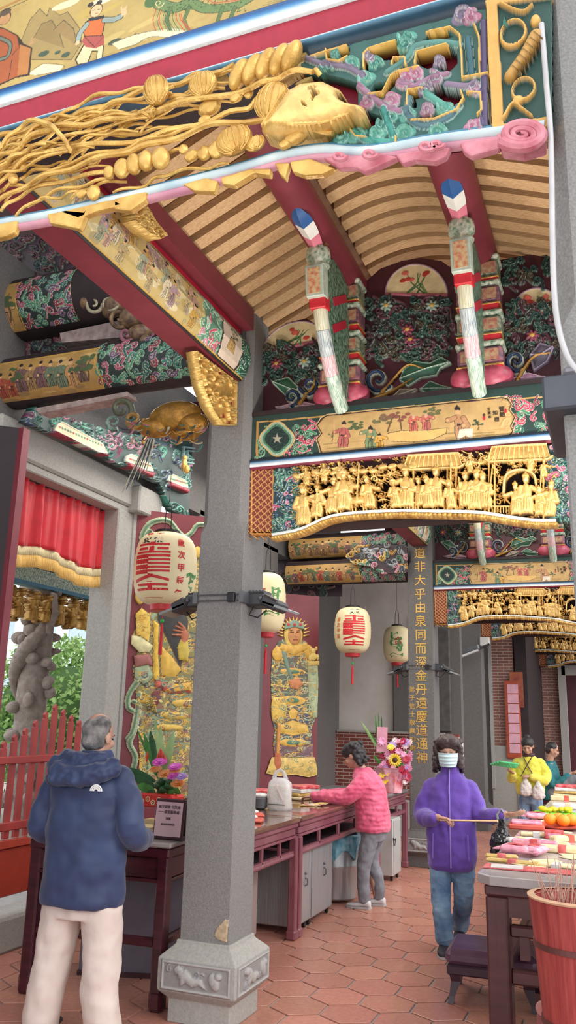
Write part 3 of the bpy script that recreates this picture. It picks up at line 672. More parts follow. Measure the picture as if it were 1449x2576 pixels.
# ================================================================== beam A: the near eave beam (plane y = 2)
def build_A():
    Y = 2.0; t = thing('eave_beam', 'huge eave beam across the top with gilded gourd vines, green fretwork and a crimson moulding', 'beam', (-1., Y, 3.2))
    m = MB(); m.box((-1.25, Y+.15, 4.02), (2.3, .2, .62)); m.obj('beam_core', DARKW, t, world=True)
    # mural of the upper log
    cv, fn, b = canvas_y(-60, -40, 860, 236, Y, 420, 'b39a5c')
    U, V = np.meshgrid(cv.u, cv.v); zb = at(0, 234, 'y', Y).z; cv.K[(V+b[1]) < zb] = False
    rn = random.Random(2)
    for i in range(40): x = rn.uniform(-40, 800); y = rn.uniform(-20, 215); cv.ell((x, y), rn.uniform(20, 60), rn.uniform(5, 14), rn.choice(['b99f55', 'a88f52', 'c2a968', 'b3955a']), rot=.2)
    def hill(pts, c): cv.poly(pts, c); cv.line(pts, 1.6, '4a4030')
    hill([(10, 130), (30, 95), (52, 105), (75, 50), (100, 22), (118, 40), (125, 20), (150, 38), (170, 30), (200, 70), (205, 110), (180, 150), (80, 150)], '9c8552'); hill([(85, 95), (105, 60), (130, 50), (150, 85), (160, 120)], '8d7649'); hill([(135, 75), (160, 50), (185, 72), (195, 115)], '94794c')
    for x, y, w_, h_ in ((110, 135, 18, 9), (165, 138, 14, 8), (145, 132, 10, 6), (290, 105, 22, 9), (340, 90, 14, 6)): cv.ell((x, y), w_, h_, '44523f')
    for pts in ([(70, 185), (110, 160), (160, 165), (150, 178), (90, 190)], [(280, 110), (330, 90), (380, 78), (440, 70), (480, 82), (440, 95), (380, 92), (340, 112), (300, 125)], [(560, 80), (640, 40), (720, 20), (760, -10), (820, -30), (820, 0), (700, 40), (600, 85)]):
        cv.poly(pts, 'd9cdaa'); cv.line(spl(pts, 4), 1.6, '7a6a48')
    for k in range(7): cv.line(spl([(600+k*12, 60-k*9), (660+k*10, 30-k*6), (720+k*8, 28-k*9), (800, -5-k*6)], 5), 1.4, '8c7a50')
    cv.ell((165, 12), 45, 12, 'd8cba2'); cv.ell((255, 3), 38, 10, 'd9cfae')
    # child in an orange smock
    ink = '3a2b20'
    cv.poly([(212, 108), (188, 150), (195, 165), (222, 160), (232, 130), (244, 130), (240, 158), (258, 152), (262, 118), (256, 100)], ink); cv.poly([(214, 110), (192, 150), (197, 161), (220, 157), (231, 127), (246, 127), (242, 155), (256, 149), (259, 118), (254, 102)], 'dccb9f')
    cv.poly([(206, 105), (212, 90), (262, 88), (262, 112), (240, 122), (215, 118)], 'a8524a'); cv.line([(212, 92), (238, 118), (260, 92)], 2, ink)
    cv.poly([(214, 55), (232, 46), (262, 40), (266, 50), (258, 90), (212, 92), (208, 76)], ink); cv.poly([(216, 57), (232, 49), (260, 43), (263, 50), (256, 88), (214, 90), (210, 76)], 'd06a35')
    cv.line([(218, 62), (200, 85), (196, 104)], 15, '8f9c94', oc=ink, ow=1.25); cv.line([(262, 50), (285, 50), (303, 42)], 15, '8f9c94', oc=ink, ow=1.25)
    cv.ell((312, 30), 8, 13, 'dcb083', rot=.4); cv.line([(308, 40), (305, 18)], 4, 'dcb083'); cv.line([(313, 40), (318, 16)], 4, 'dcb083'); cv.ell((195, 108), 7, 7, 'dcb083')
    cv.ell((242, 26), 20, 22, ink); cv.ell((242, 27), 18, 19, 'dfb588'); cv.ell((228, 12), 10, 8, '39322c'); cv.ell((250, 6), 9, 7, '39322c'); cv.line([(232, 26), (240, 25)], 2, ink); cv.line([(246, 24), (252, 23)], 2, ink); cv.line([(240, 34), (247, 33)], 2, '9c3f35')
    cv.poly([(222, 46), (232, 44), (262, 38), (262, 45), (236, 52), (224, 53)], '2f3134')
    # robed elder at the left edge
    cv.poly([(-40, 60), (10, 70), (45, 88), (60, 110), (82, 120), (74, 190), (40, 196), (0, 215), (-40, 225)], ink); cv.poly([(-40, 62), (10, 73), (43, 91), (50, 130), (48, 190), (0, 210), (-40, 222)], 'a2552f'); cv.poly([(50, 112), (78, 122), (70, 186), (44, 190)], 'b0743f')
    cv.line(spl([(0, 95), (25, 110), (20, 140), (0, 150)], 5), 9, '6d7463', oc=ink); cv.line([(30, 150), (20, 210)], 2, ink); cv.line([(46, 120), (30, 140)], 2, ink); cv.ell((12, 45), 22, 24, ink); cv.ell((12, 47), 19, 20, 'b98a5c'); cv.ell((14, 30), 20, 12, '5b4a38')
    for k in range(4): cv.line([(75, 112), (82+k*5, 92+k*3)], 2.2, 'b98a5c')
    # green horned beast
    sc = ['5e7a48', '4d6a43', '6f8a54']
    cv.line(spl([(400, 10), (440, 20), (480, 8), (520, 22), (590, 15), (640, -10)], 5), 34, '3a3f28', w2=22); cv.line(spl([(400, 10), (440, 20), (480, 8), (520, 22), (590, 15), (640, -10)], 5), 30, '6b8250', w2=18)
    for i in range(150): x = rn.uniform(410, 620); cv.ell((x, 12+rn.uniform(-14, 14)+6*math.sin(x/30)), 2.4, 1.8, rn.choice(sc+['34452e']))
    for x in (430, 475, 560, 590): cv.line([(x, 20), (x-12, 50), (x-2, 74)], 11, '5c7346', oc='32391f', w2=7, ow=1.2)
    for k in range(16): cv.line(spl([(395+k*4, 20+k), (385+k*5, 50), (392+k*6, 78)], 4), 2.2, rn.choice(['46603a', '8b9a5e', 'b3462f']))
    cv.ell((385, 2), 26, 20, '4e6b3e'); cv.curl((400, 8), 12, 1.2, 0, 1, 3, 'd9c68a', None); cv.line([(505, -10), (540, 8), (600, 0)], 4, 'b06a45')
    for a, b_, c, w_ in ((0, 231, 'a7793f', 9), (0, 224, '2b221c', 2.4), (0, 236, '3b2a1c', 3)): cv.line([(-60, b_+17), (860, b_-248+17)], w_, c)
    cv.line([(-60, 50), (60, -5)], 8, 'a7793f'); cv.line([(-60, 58), (80, -5)], 2, '2b221c'); cv.tone(.1, 9, 5)
    cv.obj('mural_panel', fn, PF, t, thick=.03)
    # mouldings: blue fading to white, crimson board, thin blue fillet
    def zof(py): return at(0, py, 'y', Y).z
    z1, z2, z3, z4 = zof(240), zof(279), zof(334), zof(348)
    def band(z0, z1_, cols, bulge, name, y0):
        w = 2.45; c = CV(w, z1_-z0, 300 if z1_-z0 < .2 else 200, 'ffffff'); V = np.meshgrid(c.u, c.v)[1]/(z1_-z0)
        ks = [k for k, _ in cols]; L = np.array([lin(hexc(q)) for _, q in cols]); c.C = np.stack([np.interp(V, ks, L[:, i]) for i in range(3)], -1)
        c.H = bulge*np.sqrt(np.clip(1-((V-.5)/.55)**2, 0, 1)); c.tone(.05, 14, 3); c.obj(name, yplane(y0, -2.45, z0), PV, t, thick=.06)
    band(z2, z1, [(0, 'd3dcdc'), (.28, 'c9d6d8'), (.52, '4584b2'), (.72, '184f86'), (.94, '1a4474'), (1, '152c4a')], .011, 'moulding', Y-.02)
    band(z3, z2, [(0, '96182f'), (1, '9c1b34')], .006, 'crimson_board', Y-.01)
    band(z4, z3, [(0, '2e5068'), (.45, '4d7f9a'), (.6, 'bcc8c8'), (1, 'bcc8c8')], .02, 'fillet', Y-.012)
    # lower edge of the board: a swelling white, blue and pink moulding
    bot = spl([(-80, 592), (0, 573), (150, 547), (300, 512), (450, 476), (600, 438), (700, 408), (760, 395), (830, 388), (900, 394), (970, 388), (1080, 368), (1200, 352), (1300, 340), (1372, 330)], 5)
    pts = [at(p[0], p[1], 'y', Y) for p in bot]; P3 = lambda dy, dz: [(p.x, Y+dy, p.z+dz) for p in pts]
    MB().tube(P3(-.02, .0), .016, 10).obj('white_moulding', M('blue_white_paint', '9db2bb', .5, var=.1, col2='c2cccc'), t, world=True, smooth=True)
    MB().tube(P3(-.012, -.02), .013, 10, flat=(1.3, 1)).obj('pink_moulding', M('pink_paint', 'b5788e', .5, var=.12, col2='c9939f'), t, world=True, smooth=True)
    MB().tube(P3(-.012, .018), .010, 10, flat=(1.3, 1)).obj('blue_moulding', M('steel_blue_paint', '4c7f98', .5), t, world=True, smooth=True)
    # gilded gourd vines: real stems and fruit
    k = scale_at(at(400, 380, 'y', Y)); A = lambda x, y, o=0.: Vector((at(x, y, 'y', Y).x, Y-.015-o, at(x, y, 'y', Y).z))
    def vine(px, w, o0=.0, o1=None, rr=None):
        o1 = o0 if o1 is None else o1; q = spl(px, 6); n = len(q)-1
        MB().tube([A(p[0], p[1], o0+(o1-o0)*i/n+.008*math.sin(i*.9)) for i, p in enumerate(q)], [w*k/2*(1-.25*abs(2*i/n-1)) for i in range(n+1)], 8, flat=(1, 1.1)).obj('vine', GOLD, t, world=True, smooth=True)
    for px, w, o0, o1 in (([(-60, 460), (0, 425), (60, 398), (130, 352), (200, 340), (300, 330), (480, 290), (650, 255), (725, 225), (800, 213), (822, 225)], 15, .03, .05), ([(10, 520), (60, 450), (160, 400), (330, 385), (480, 348), (600, 310), (660, 282), (682, 245)], 14, .045, .03),
        ([(20, 540), (100, 490), (200, 452), (320, 415), (420, 390), (560, 345), (690, 335), (760, 352), (850, 362)], 15, .05, .04), ([(-60, 370), (0, 358), (60, 342), (170, 310), (250, 290), (390, 240), (500, 218), (600, 182)], 15, .01, .02),
        ([(40, 405), (90, 350), (150, 345), (190, 380), (216, 420)], 14, .06, .065), ([(20, 545), (70, 505), (170, 470), (300, 445), (390, 410), (470, 395)], 12, .02, .02), ([(0, 500), (40, 440), (90, 410), (150, 395)], 13, .03, .06),
        ([(0, 470), (50, 420), (110, 392), (230, 350), (380, 318), (410, 300)], 10, .02, .03), ([(-20, 540), (10, 480), (50, 430)], 13, .05, .05), ([(-30, 560), (0, 500), (30, 450), (110, 375), (200, 318), (300, 300), (360, 300)], 11, .015, .02),
        ([(100, 480), (210, 425), (330, 400), (420, 370), (520, 352)], 11, .03, .045), ([(300, 500), (380, 480), (430, 455), (520, 440), (590, 430)], 9, .02, .02), ([(290, 325), (370, 318), (400, 322), (414, 305)], 8, .05, .05), ([(-40, 400), (20, 372), (110, 345), (200, 300)], 9, .0, .01),
        ([(120, 460), (190, 430), (250, 425), (300, 400)], 9, .0, .03), ([(190, 510), (250, 480), (330, 470)], 9, .01, .02), ([(30, 470), (90, 450), (190, 405), (260, 395)], 9, .055, .04), ([(220, 365), (290, 350), (360, 345)], 8, .02, .02)): vine(px, w, o0, o1)
    rv = random.Random(12)
    for i in range(34): y0 = rv.uniform(340, 560); x0 = rv.uniform(-60, 60) if i < 18 else rv.uniform(60, 420); y0 = y0 if i < 18 else 500-x0*.33-rv.uniform(0, 130); L = rv.uniform(140, 340); vine([(x0, y0), (x0+L*.3, y0-L*.20-rv.uniform(0, 15)), (x0+L*.65, y0-L*.30), (x0+L, y0-L*.38+rv.uniform(-6, 14))], rv.uniform(7, 11), rv.uniform(-.01, .03))
    def gourd(x, y, rx, ry, rot=0, lobes=0, o=.03, lob=.06, ribs=0, name='gourd', d=.7):
        mb = MB(); R = Matrix.Rotation(-rot, 3, 'Y'); n = 18
        mb.ell((0, 0, 0), (rx*k, max(rx, ry)*k*d*.8, ry*k), R, n, 10, lobes, lob); 
        for j in range(ribs):
            a = -1.2+2.4*j/(ribs-1); mb.tube([R @ Vector((math.sin(a)*rx*k*math.cos(b_)*1.01, -math.cos(a)*math.cos(b_)*max(rx, ry)*k*d*.82, math.sin(b_)*ry*k)) for b_ in np.linspace(-1.3, 1.3, 7)], .0022, 4)
        mb.v = [tuple(Vector(v)+A(x, y, o)) for v in mb.v]; mb.obj(name, GOLD, t, world=True, smooth=True)
    gourd(418, 262, 34, 42, .15, 9, .05, .05, ribs=7); gourd(534, 248, 37, 34, .1, 0, .05, ribs=8); gourd(540, 290, 30, 22, .1, 8, .02, .06)
    for i, (x, y) in enumerate(((622, 222), (655, 210), (688, 196), (722, 186), (752, 178))): gourd(x, y, 20, 42, -.45, 0, .045)
    gourd(705, 290, 45, 48, -.2, 0, .045, ribs=8)
    for x, y, rx, ry in ((332, 452, 22, 28), (362, 442, 20, 30), (392, 434, 20, 30), (428, 428, 24, 31), (300, 462, 15, 20)): gourd(x, y, rx, ry, .2, 0, .045, name='seed_pod')
    gourd(612, 388, 46, 36, .25, 0, .05, ribs=8); gourd(660, 390, 26, 18, .2, 0, .04, ribs=5)
    for x, y, rx, ry in ((500, 415, 20, 15), (530, 408, 18, 20), (478, 398, 12, 14), (562, 400, 22, 24), (5, 392, 24, 30), (-5, 530, 30, 26), (255, 505, 18, 22), (225, 508, 14, 12), (760, 368, 30, 18), (735, 385, 20, 12), (80, 440, 12, 16), (55, 470, 14, 18), (530, 325, 16, 12), (610, 270, 18, 12), (640, 262, 12, 12)): gourd(x, y, rx, ry, .3, 5, .03, .08, name='leaf_bud')
    # the great split gourd
    cv, fn, b = canvas_y(650, 205, 945, 400, Y-.03, 380, 'e0bb68', False)
    cv.poly([(668, 352), (690, 330), (735, 260), (775, 238), (830, 232), (868, 250), (890, 285), (925, 292), (932, 312), (912, 322), (893, 315), (870, 330), (815, 345), (760, 352), (700, 362)], 'ddb86a', .02, dome=.075)
    cv.line(spl([(690, 348), (760, 346), (830, 340), (890, 318)], 5), 6, 'caa04c', .05, .01); cv.line([(735, 262), (700, 320), (680, 350)], 8, 'caa04c', .06, .01)
    for pts in ([(800, 272), (812, 264), (820, 268), (816, 278), (828, 284), (828, 292), (818, 296), (812, 306), (806, 300), (810, 292), (804, 288), (812, 280), (800, 280)], [(862, 266), (870, 262), (884, 280), (890, 292), (870, 292), (862, 282)], [(782, 303), (790, 308), (796, 316), (786, 314)]): cv.poly(pts, '4a2f18', .02)
    cv.tone(.1, 20, 3); cv.obj('split_gourd', fn, PG, t, thick=.03)
    # gold leaf sprays hanging below the moulding
    def spray(pts, name='gold_leaf', mat=GOLD, o=.02, th=.014):
        mb = MB(); P = [A(x, y, 0) for x, y in pts]; mb.prism([(p.x, p.z) for p in P], 'y', Y-.0-o-th, Y-o+.012); mb.obj(name, mat, t, world=True, bevel=.006)
    for px in ([(-40, 590), (0, 578), (62, 565), (52, 598), (30, 608), (-40, 622)], [(130, 548), (175, 540), (225, 545), (240, 530), (215, 590), (170, 580), (140, 575)], [(150, 545), (250, 520), (300, 515), (330, 530), (260, 545), (210, 565)], [(300, 510), (350, 500), (385, 495), (378, 520), (340, 545), (300, 540)],
        [(470, 478), (530, 462), (560, 470), (552, 498), (500, 495)], [(565, 462), (640, 440), (692, 440), (690, 458), (650, 452), (600, 482), (570, 478)], [(700, 425), (738, 425), (728, 468), (712, 452)], [(738, 422), (790, 415), (852, 440), (820, 455), (775, 458), (745, 448)]): spray(px)
    pk = M('rose_paint', 'a8505f', .5, var=.2, scale=20, col2='c98490')
    for px in ([(820, 412), (900, 410), (960, 402), (1010, 412), (950, 440), (925, 450), (905, 438), (860, 440), (850, 430)], [(1000, 405), (1080, 392), (1140, 388), (1128, 412), (1100, 425), (1050, 420), (1020, 430)], [(1160, 378), (1260, 362), (1262, 392), (1190, 412), (1172, 400)]): spray(px, 'rose_leaf', pk)
    for cx, cy, r in ((1085, 402, 22), (1110, 398, 18), (945, 420, 20), (870, 425, 18)):
        MB().tube([A(cx+r*(1-.7*a/7)*math.cos(a), cy+.6*r*(1-.7*a/7)*math.sin(a), .045) for a in np.linspace(0, 7, 26)], .007, 6).obj('rose_curl', pk, t, world=True, smooth=True)
    # rolled pink scroll at the end
    MB().tube([A(1318+58*(1-a/19)*math.cos(-a+2.6), 372+34*(1-a/19)*math.sin(-a+2.6), .04) for a in np.linspace(0, 17, 70)], [.016-.011*i/70 for i in range(70)], 8).obj('pink_scroll', pk, t, world=True, smooth=True)
    spray([(1250, 350), (1290, 336), (1372, 328), (1376, 385), (1320, 402), (1265, 395)], 'scroll_block', pk, .0, .03)
    # fretwork
    C = lambda x, y: (725+x/2., y/2.)
    board = MB(); q = [A(*p, -.06) for p in ((735, 175), (1228, 25), (1228, 345), (1000, 375), (905, 385), (850, 330), (760, 230))]; board.prism([(p.x, p.z) for p in q], 'y', Y+.05, Y+.06); board.obj('crimson_backing', M('deep_crimson', '8c1f33', .55), t, world=True)
    cv, fn, b = canvas_y(752, 20, 1226, 392, Y-.012, 420, '2f5a54', False)
    cv.poly([C(60, 320), C(160, 270), C(340, 215), C(800, 90), C(1002, 40), C(1002, 690), C(700, 735), C(560, 752), C(330, 755), C(200, 760), C(170, 735), C(240, 690), C(300, 640), C(430, 640), C(480, 590), C(350, 550), C(350, 420), C(250, 390), C(160, 370), C(75, 355)], '2e5751', .0)
    for pts in ([(385, 360), (385, 290), (410, 262), (545, 222), (560, 240), (600, 262), (585, 310), (520, 300), (430, 305), (445, 345)], [(195, 265), (240, 255), (310, 240), (300, 300), (260, 320), (205, 315)], [(400, 490), (435, 420), (500, 410), (540, 375), (640, 350), (560, 400), (500, 470), (470, 495)], [(530, 350), (540, 310), (590, 310), (590, 345)],
        [(650, 320), (655, 285), (700, 270), (800, 245), (850, 240), (850, 320), (800, 370), (740, 330), (700, 345)], [(685, 200), (720, 180), (800, 160), (830, 185), (700, 215)], [(600, 510), (610, 470), (680, 460), (680, 490), (640, 500), (645, 540), (600, 545)], [(740, 440), (850, 420), (880, 480), (870, 540), (800, 560), (760, 570), (730, 520)], [(640, 610), (700, 625), (780, 600), (720, 580), (660, 590)]): cv.poly([C(*p) for p in pts], None, cut=True)
    pal = ['4f8f80', '2f6a60', '8f6a80', 'a86a84', '3f7a70', '6f6478']
    for (x, y, r, c) in ((600, 200, 34, 0), (590, 225, 30, 4), (440, 330, 28, 4), (395, 405, 34, 0), (590, 410, 36, 3), (735, 410, 34, 2), (520, 510, 34, 3), (605, 590, 30, 0), (525, 600, 28, 4), (455, 680, 34, 0), (595, 680, 34, 0), (750, 675, 34, 0), (945, 450, 32, 2), (935, 640, 36, 3), (320, 330, 30, 0), (190, 350, 26, 4), (790, 550, 30, 0), (345, 680, 40, 0), (270, 690, 30, 4), (690, 460, 26, 5), (640, 380, 30, 3), (400, 520, 30, 3), (700, 560, 26, 2), (880, 90, 40, 5), (930, 100, 30, 3), (480, 640, 26, 4), (420, 300, 20, 5), (760, 320, 22, 5), (240, 290, 18, 4)):
        X = C(x, y); r /= 2; cv.ell(X, r*1.5, r*1.1, pal[c], .004, .003, .3); cv.curl(X, r*1.35, 1.25, x*.1, 1 if x % 2 else -1, 9.5, 'c4b8bc' if c in (2, 3, 5) else '8fbfae', .008, .004, fade=.6)
        cv.curl(X, r*1.35, 1.25, x*.1, 1 if x % 2 else -1, 5.2, pal[c], .013, .005, fade=.6)
    for pts, c in (([(100, 300), (180, 330), (300, 345), (380, 390)], '6f6478'), ([(360, 440), (430, 500), (520, 560), (600, 560)], '8f6a80'), ([(500, 370), (600, 300), (640, 240), (760, 220), (860, 230)], '4f7f78'), ([(560, 420), (640, 440), (720, 400), (800, 380)], '8f6a80'), ([(610, 500), (600, 580), (680, 640), (800, 600), (860, 540)], '4a6a72'), ([(700, 480), (760, 520), (820, 560)], '4f8f80'), ([(905, 200), (925, 380)], '2a5560'), ([(985, 120), (990, 640)], '4a4062'), ([(800, 430), (900, 440), (940, 420)], '7a6a80'), ([(480, 560), (520, 660), (540, 720)], '2f7a70'), ([(320, 650), (400, 710), (520, 720)], '3f8a7c')): cv.line([C(*p) for p in spl(pts, 4)], 17, c, .004, .009, oc='9fb8b0', ow=1.2, oh=.002)
    for pts in ([(700, 185), (720, 175), (820, 155), (865, 190), (875, 300), (878, 408), (1010, 385)], [(940, 140), (962, 200), (966, 385)], [(410, 490), (480, 480), (520, 400), (560, 375), (660, 350)], [(385, 355), (385, 290), (410, 262), (545, 222)], [(640, 335), (650, 280), (800, 240), (810, 250)], [(625, 620), (740, 615), (850, 570), (885, 510), (870, 470)], [(905, 480), (970, 485), (975, 570), (955, 590)],
        [(195, 262), (200, 315), (260, 325), (305, 300)], [(600, 545), (605, 470), (680, 458)], [(525, 340), (535, 308), (590, 305), (595, 345)], [(120, 300), (300, 245)], [(545, 745), (545, 700)], [(300, 640), (345, 700), (400, 705)]): cv.line([C(*p) for p in pts], 4.6, 'd9ac58', .012, .008)
    cv.tone(.14, 18, 8); cv.obj('fretwork_panel', fn, PV, t, thick=.04)
    # gold framed end panel with knotted rings
    cv, fn, b = canvas_y(1218, -10, 1392, 352, Y-.016, 420, '24443f', False)
    cv.poly([(1222, 8), (1390, -10), (1390, 318), (1385, 325), (1240, 347)], 'c79a50', .012); cv.poly([(1252, 18), (1390, 0), (1390, 298), (1268, 317)], '23453e', .0); 
    for c, rx, ry in (((1292, 92), 34, 44), ((1318, 232), 30, 36)): cv.ell(c, rx, ry, 'd2a458', .012, .016, ring=.66)
    cv.line([(1350, 100), (1322, 150), (1285, 200)], 38, 'b98d48', .008, .022, 30)
    for i in range(7): cv.line([(1345-i*9, 100+i*14), (1368-i*9, 118+i*14)], 2.5, '8f6a34', .03, .004)
    cv.line(spl([(1262, 18), (1290, 32), (1320, 38), (1340, 20)], 5), 9, 'd2a458', .01, .012, 4); cv.line(spl([(1268, 305), (1290, 270), (1310, 278), (1340, 300)], 5), 9, 'd2a458', .01, .012, 5); cv.ell((1305, 262), 14, 12, 'd2a458', .014, .012); cv.ell((1348, 60), 12, 16, 'd2a458', .01, .014)
    cv.poly([(1268, 40), (1280, 70), (1262, 80)], '2f6a5a', .006)
    cv.obj('end_frame', fn, PV, t, thick=.05)
    return t
A1 = build_A()
# ================================================================== purlins, rafters and deck of the curved porch roof
XC = -1.08
def roof_z(x):
    """underside of the rafters over the bay"""
    if x < -1.51: return 4.325+(x+2.15)*.46
    if x > -.65: return 4.64-(x+.65)*.40
    f = (x-XC)/.43; return 4.63+.125*(1-f*f)
for i, (x, z, r, lab) in enumerate(((-1.51, 4.51, .105, 'maroon round purlin on the floodlight pillar side of the roof crown'), (-.65, 4.51, .115, 'maroon round purlin on the conduit pillar side of the roof crown'))):
    t = thing('purlin', lab, 'purlin', (x, 3.5, z)); MB().tube([(0, -1.35, 0), (0, 1.36, 0)], r, 28).obj('log', MAROON, t, smooth=True)
t = thing('side_purlin', 'square maroon and crimson purlin above the floodlight pillar', 'purlin', (-2.2, 3.4, 4.24)); m = MB(); m.box((0, 0, 0), (.16, 2.4, .14)); m.obj('timber', MAROON, t); m = MB(); m.box((-.05, 0, -.11), (.09, 2.4, .09)); m.obj('lower_board', REDP, t)
meta(MB().box((-.02, 3.4, 4.28), (.12, 2.4, .12)).obj('side_purlin', MAROON), 'square maroon purlin above the conduit pillar', 'purlin', kind='thing')
xs = list(np.linspace(-2.17, -1.5, 5))+list(np.linspace(-1.43, -.72, 11))+list(np.linspace(-.66, .05, 5))
ys = [2.32+.148*i for i in range(20)]
mb = MB()
for seg in (xs[:5], xs[5:16], xs[16:]):
    V = []; n = len(seg)
    for yy in (-.046, .046):
        for dz in (0, .055):
            V += [(x, yy, roof_z(x)+dz) for x in seg]
    f = []
    for i in range(n-1):
        a = lambda k, j: k*n+j
        f += [(a(0, i), a(0, i+1), a(2, i+1), a(2, i)), (a(1, i), a(1, i+1), a(3, i+1), a(3, i)), (a(0, i), a(0, i+1), a(1, i+1), a(1, i)), (a(2, i), a(2, i+1), a(3, i+1), a(3, i))]
    for i in (0, n-1): f.append((i, n+i, 3*n+i, 2*n+i))
    mb.add(V, f)
me = mb.mesh('rafter'); me.materials.append(RAFT)
for i, yy in enumerate(ys):
    o = bpy.data.objects.new('rafter', me); COL.objects.link(o); o.location = (0, yy, 0); o.rotation_euler = (0, 0, 0)
    meta(o, 'pale bare wood roof rafter bowed over the two round maroon purlins', 'rafter', 'bowed rafters of the porch roof', 'thing')
m = MB(); xx = [-2.2]+xs[1:4]+[-1.51]+list(np.linspace(-1.4, -.75, 9))+[-.65, -.3, .2]
for a, b in zip(xx[:-1], xx[1:]): m.add([(a, 2.2, roof_z(a)+.06), (b, 2.2, roof_z(b)+.06), (b, 5.4, roof_z(b)+.06), (a, 5.4, roof_z(a)+.06), (a, 2.2, roof_z(a)+.09), (b, 2.2, roof_z(b)+.09), (b, 5.4, roof_z(b)+.09), (a, 5.4, roof_z(a)+.09)], [(0, 1, 2, 3), (7, 6, 5, 4), (0, 4, 5, 1), (2, 6, 7, 3)])
meta(m.obj('ceiling_deck', DECKM), kind='structure')
# ================================================================== carved screen over beam B (y = 4.82)
def build_screen():
    Y = 4.84; t = thing('carved_gable_screen', 'maroon gable board with fan-shaped flower paintings and dark pierced scrolls above the big tie beam', 'carving', (-1.1, Y, 3.6))
    cv, fn, b = canvas_y(640, 630, 1460, 1062, Y, 300, '4a1a26', False)
    cen = [(880, 1020), (890, 770), (912, 715), (955, 676), (1010, 656), (1060, 648), (1110, 656), (1160, 690), (1180, 1010)]
    lef = [(640, 1060), (640, 905), (668, 855), (720, 812), (770, 800), (820, 830), (900, 900), (900, 1040)]; rig = [(1160, 1010), (1180, 700), (1250, 655), (1330, 640), (1460, 640), (1460, 1000)]
    for p in (cen, lef, rig): cv.poly(p, '461a26')
    # round openings that let daylight through the pierced part
    rn = random.Random(5)
    for x, y, r in ((1042, 762, 7), (1050, 782, 6), (1100, 812, 10), (1072, 838, 8), (1002, 830, 9), (1008, 905, 8), (965, 860, 8), (690, 880, 0), (985, 885, 9), (1090, 880, 7), (780, 872, 10), (740, 965, 8), (760, 975, 6)):
        if r: cv.ell((x, y), r*1.3, r, None, cut=True, rot=.4)
    def fan(cx, cy, rx, ry, rot, fl, seed):
        pts = [(cx-rx*math.cos(a)*math.cos(rot)+ry*math.sin(a)*math.sin(rot)*.0, cy-ry*math.sin(a)+rx*math.cos(a)*math.sin(rot)) for a in np.linspace(0, PI, 26)]
        cv.line(pts+[pts[0]], 9, 'a98aa0', .006, .006); cv.poly(pts, 'd9c79a', .004); cv.line([pts[0], pts[-1]], 9, 'a85a6a', .008, .006)
        rn = random.Random(seed)
        for k in range(6):
            a = rn.uniform(.5, 2.6); cv.line(spl([(cx+rn.uniform(-.4, .4)*rx, cy-3), (cx+.3*rx*math.cos(a), cy-.4*ry), (cx+.6*rx*math.cos(a), cy-.72*ry)], 4), 5, rn.choice(['4f7a4a', '3f6340', '6a8a52']), .006, .001, 1.5)
        for k in range(fl): cv.ell((cx+rn.uniform(-.45, .45)*rx, cy-rn.uniform(.35, .75)*ry), rn.uniform(6, 10), rn.uniform(5, 8), rn.choice(['c4453c', 'd86a5a', 'b5382f']), .007, .002)
    fan(1048, 742, 76, 74, -.02, 6, 4); fan(738, 872, 78, 58, .22, 6, 7); fan(1352, 790, 62, 62, .0, 7, 9)
    # pierced scrolls: dark greens and browns with pale rims
    pal = ['1f3d38', '2b4a40', '3a2f33', '5a2c3c', '27403f', '4b3a2c']; ed = '7f9a8a'
    for reg, n, sd in (((925, 755, 1140, 905), 85, 3), ((650, 870, 830, 960), 46, 4), ((1268, 760, 1400, 900), 46, 6), ((1262, 652, 1390, 715), 16, 8), ((735, 740, 800, 790), 0, 2)):
        rinceau(cv, reg, n, 11, pal, 4.2, sd, .014, .02, edge=ed)
    for x, y, c in ((975, 775, '8fa596'), (1035, 860, '7d3348'), (1028, 835, '8a3d52'), (1090, 775, '93a89a'), (700, 920, '8a3d52'), (1340, 850, '8a3d52'), (770, 915, '93a89a')):
        for k in range(7): cv.ell((x+9*math.cos(k*.9), y+8*math.sin(k*.9)), 8, 4, c, .03, .014, -k*.9)
        cv.ell((x, y), 6, 5, 'c9a24a', .04, .01)
    # deep acanthus along the foot
    def leaf(pts, c, rim='b9cdb8'):
        cv.line(pts+[pts[0]], 5.5, rim, .03, .01); cv.poly(pts, c, .02, dome=.03)
        cx = sum(p[0] for p in pts)/len(pts); cy = sum(p[1] for p in pts)/len(pts); cv.line([pts[0], (cx, cy), pts[len(pts)//2]], 2.2, rim, .055, .004)
    cv.poly([(870, 1020), (920, 960), (1150, 935), (1150, 990)], '5a2030', .012)
    leaf([(1010, 960), (1020, 935), (1045, 915), (1085, 920), (1112, 905), (1135, 918), (1110, 930), (1100, 948), (1060, 955), (1030, 975)], '2f5d48'); leaf([(1060, 985), (1085, 965), (1110, 975), (1150, 985), (1130, 995), (1090, 998)], '2f5d48')
    leaf([(985, 1010), (1010, 985), (1050, 985), (1035, 1000), (1000, 1012)], '7a6f62', 'd3c8b4'); leaf([(690, 965), (730, 955), (750, 975), (770, 1000), (740, 1010), (715, 990)], '2f5d48'); leaf([(700, 1030), (760, 1015), (820, 1028), (760, 1036)], 'b58c9c', 'd8bcc8'); leaf([(1285, 960), (1330, 945), (1372, 955), (1330, 972)], 'a97a96', 'd8bcc8'); leaf([(1335, 900), (1360, 870), (1392, 880), (1375, 915), (1345, 935)], '5b5462', 'a99ab0')
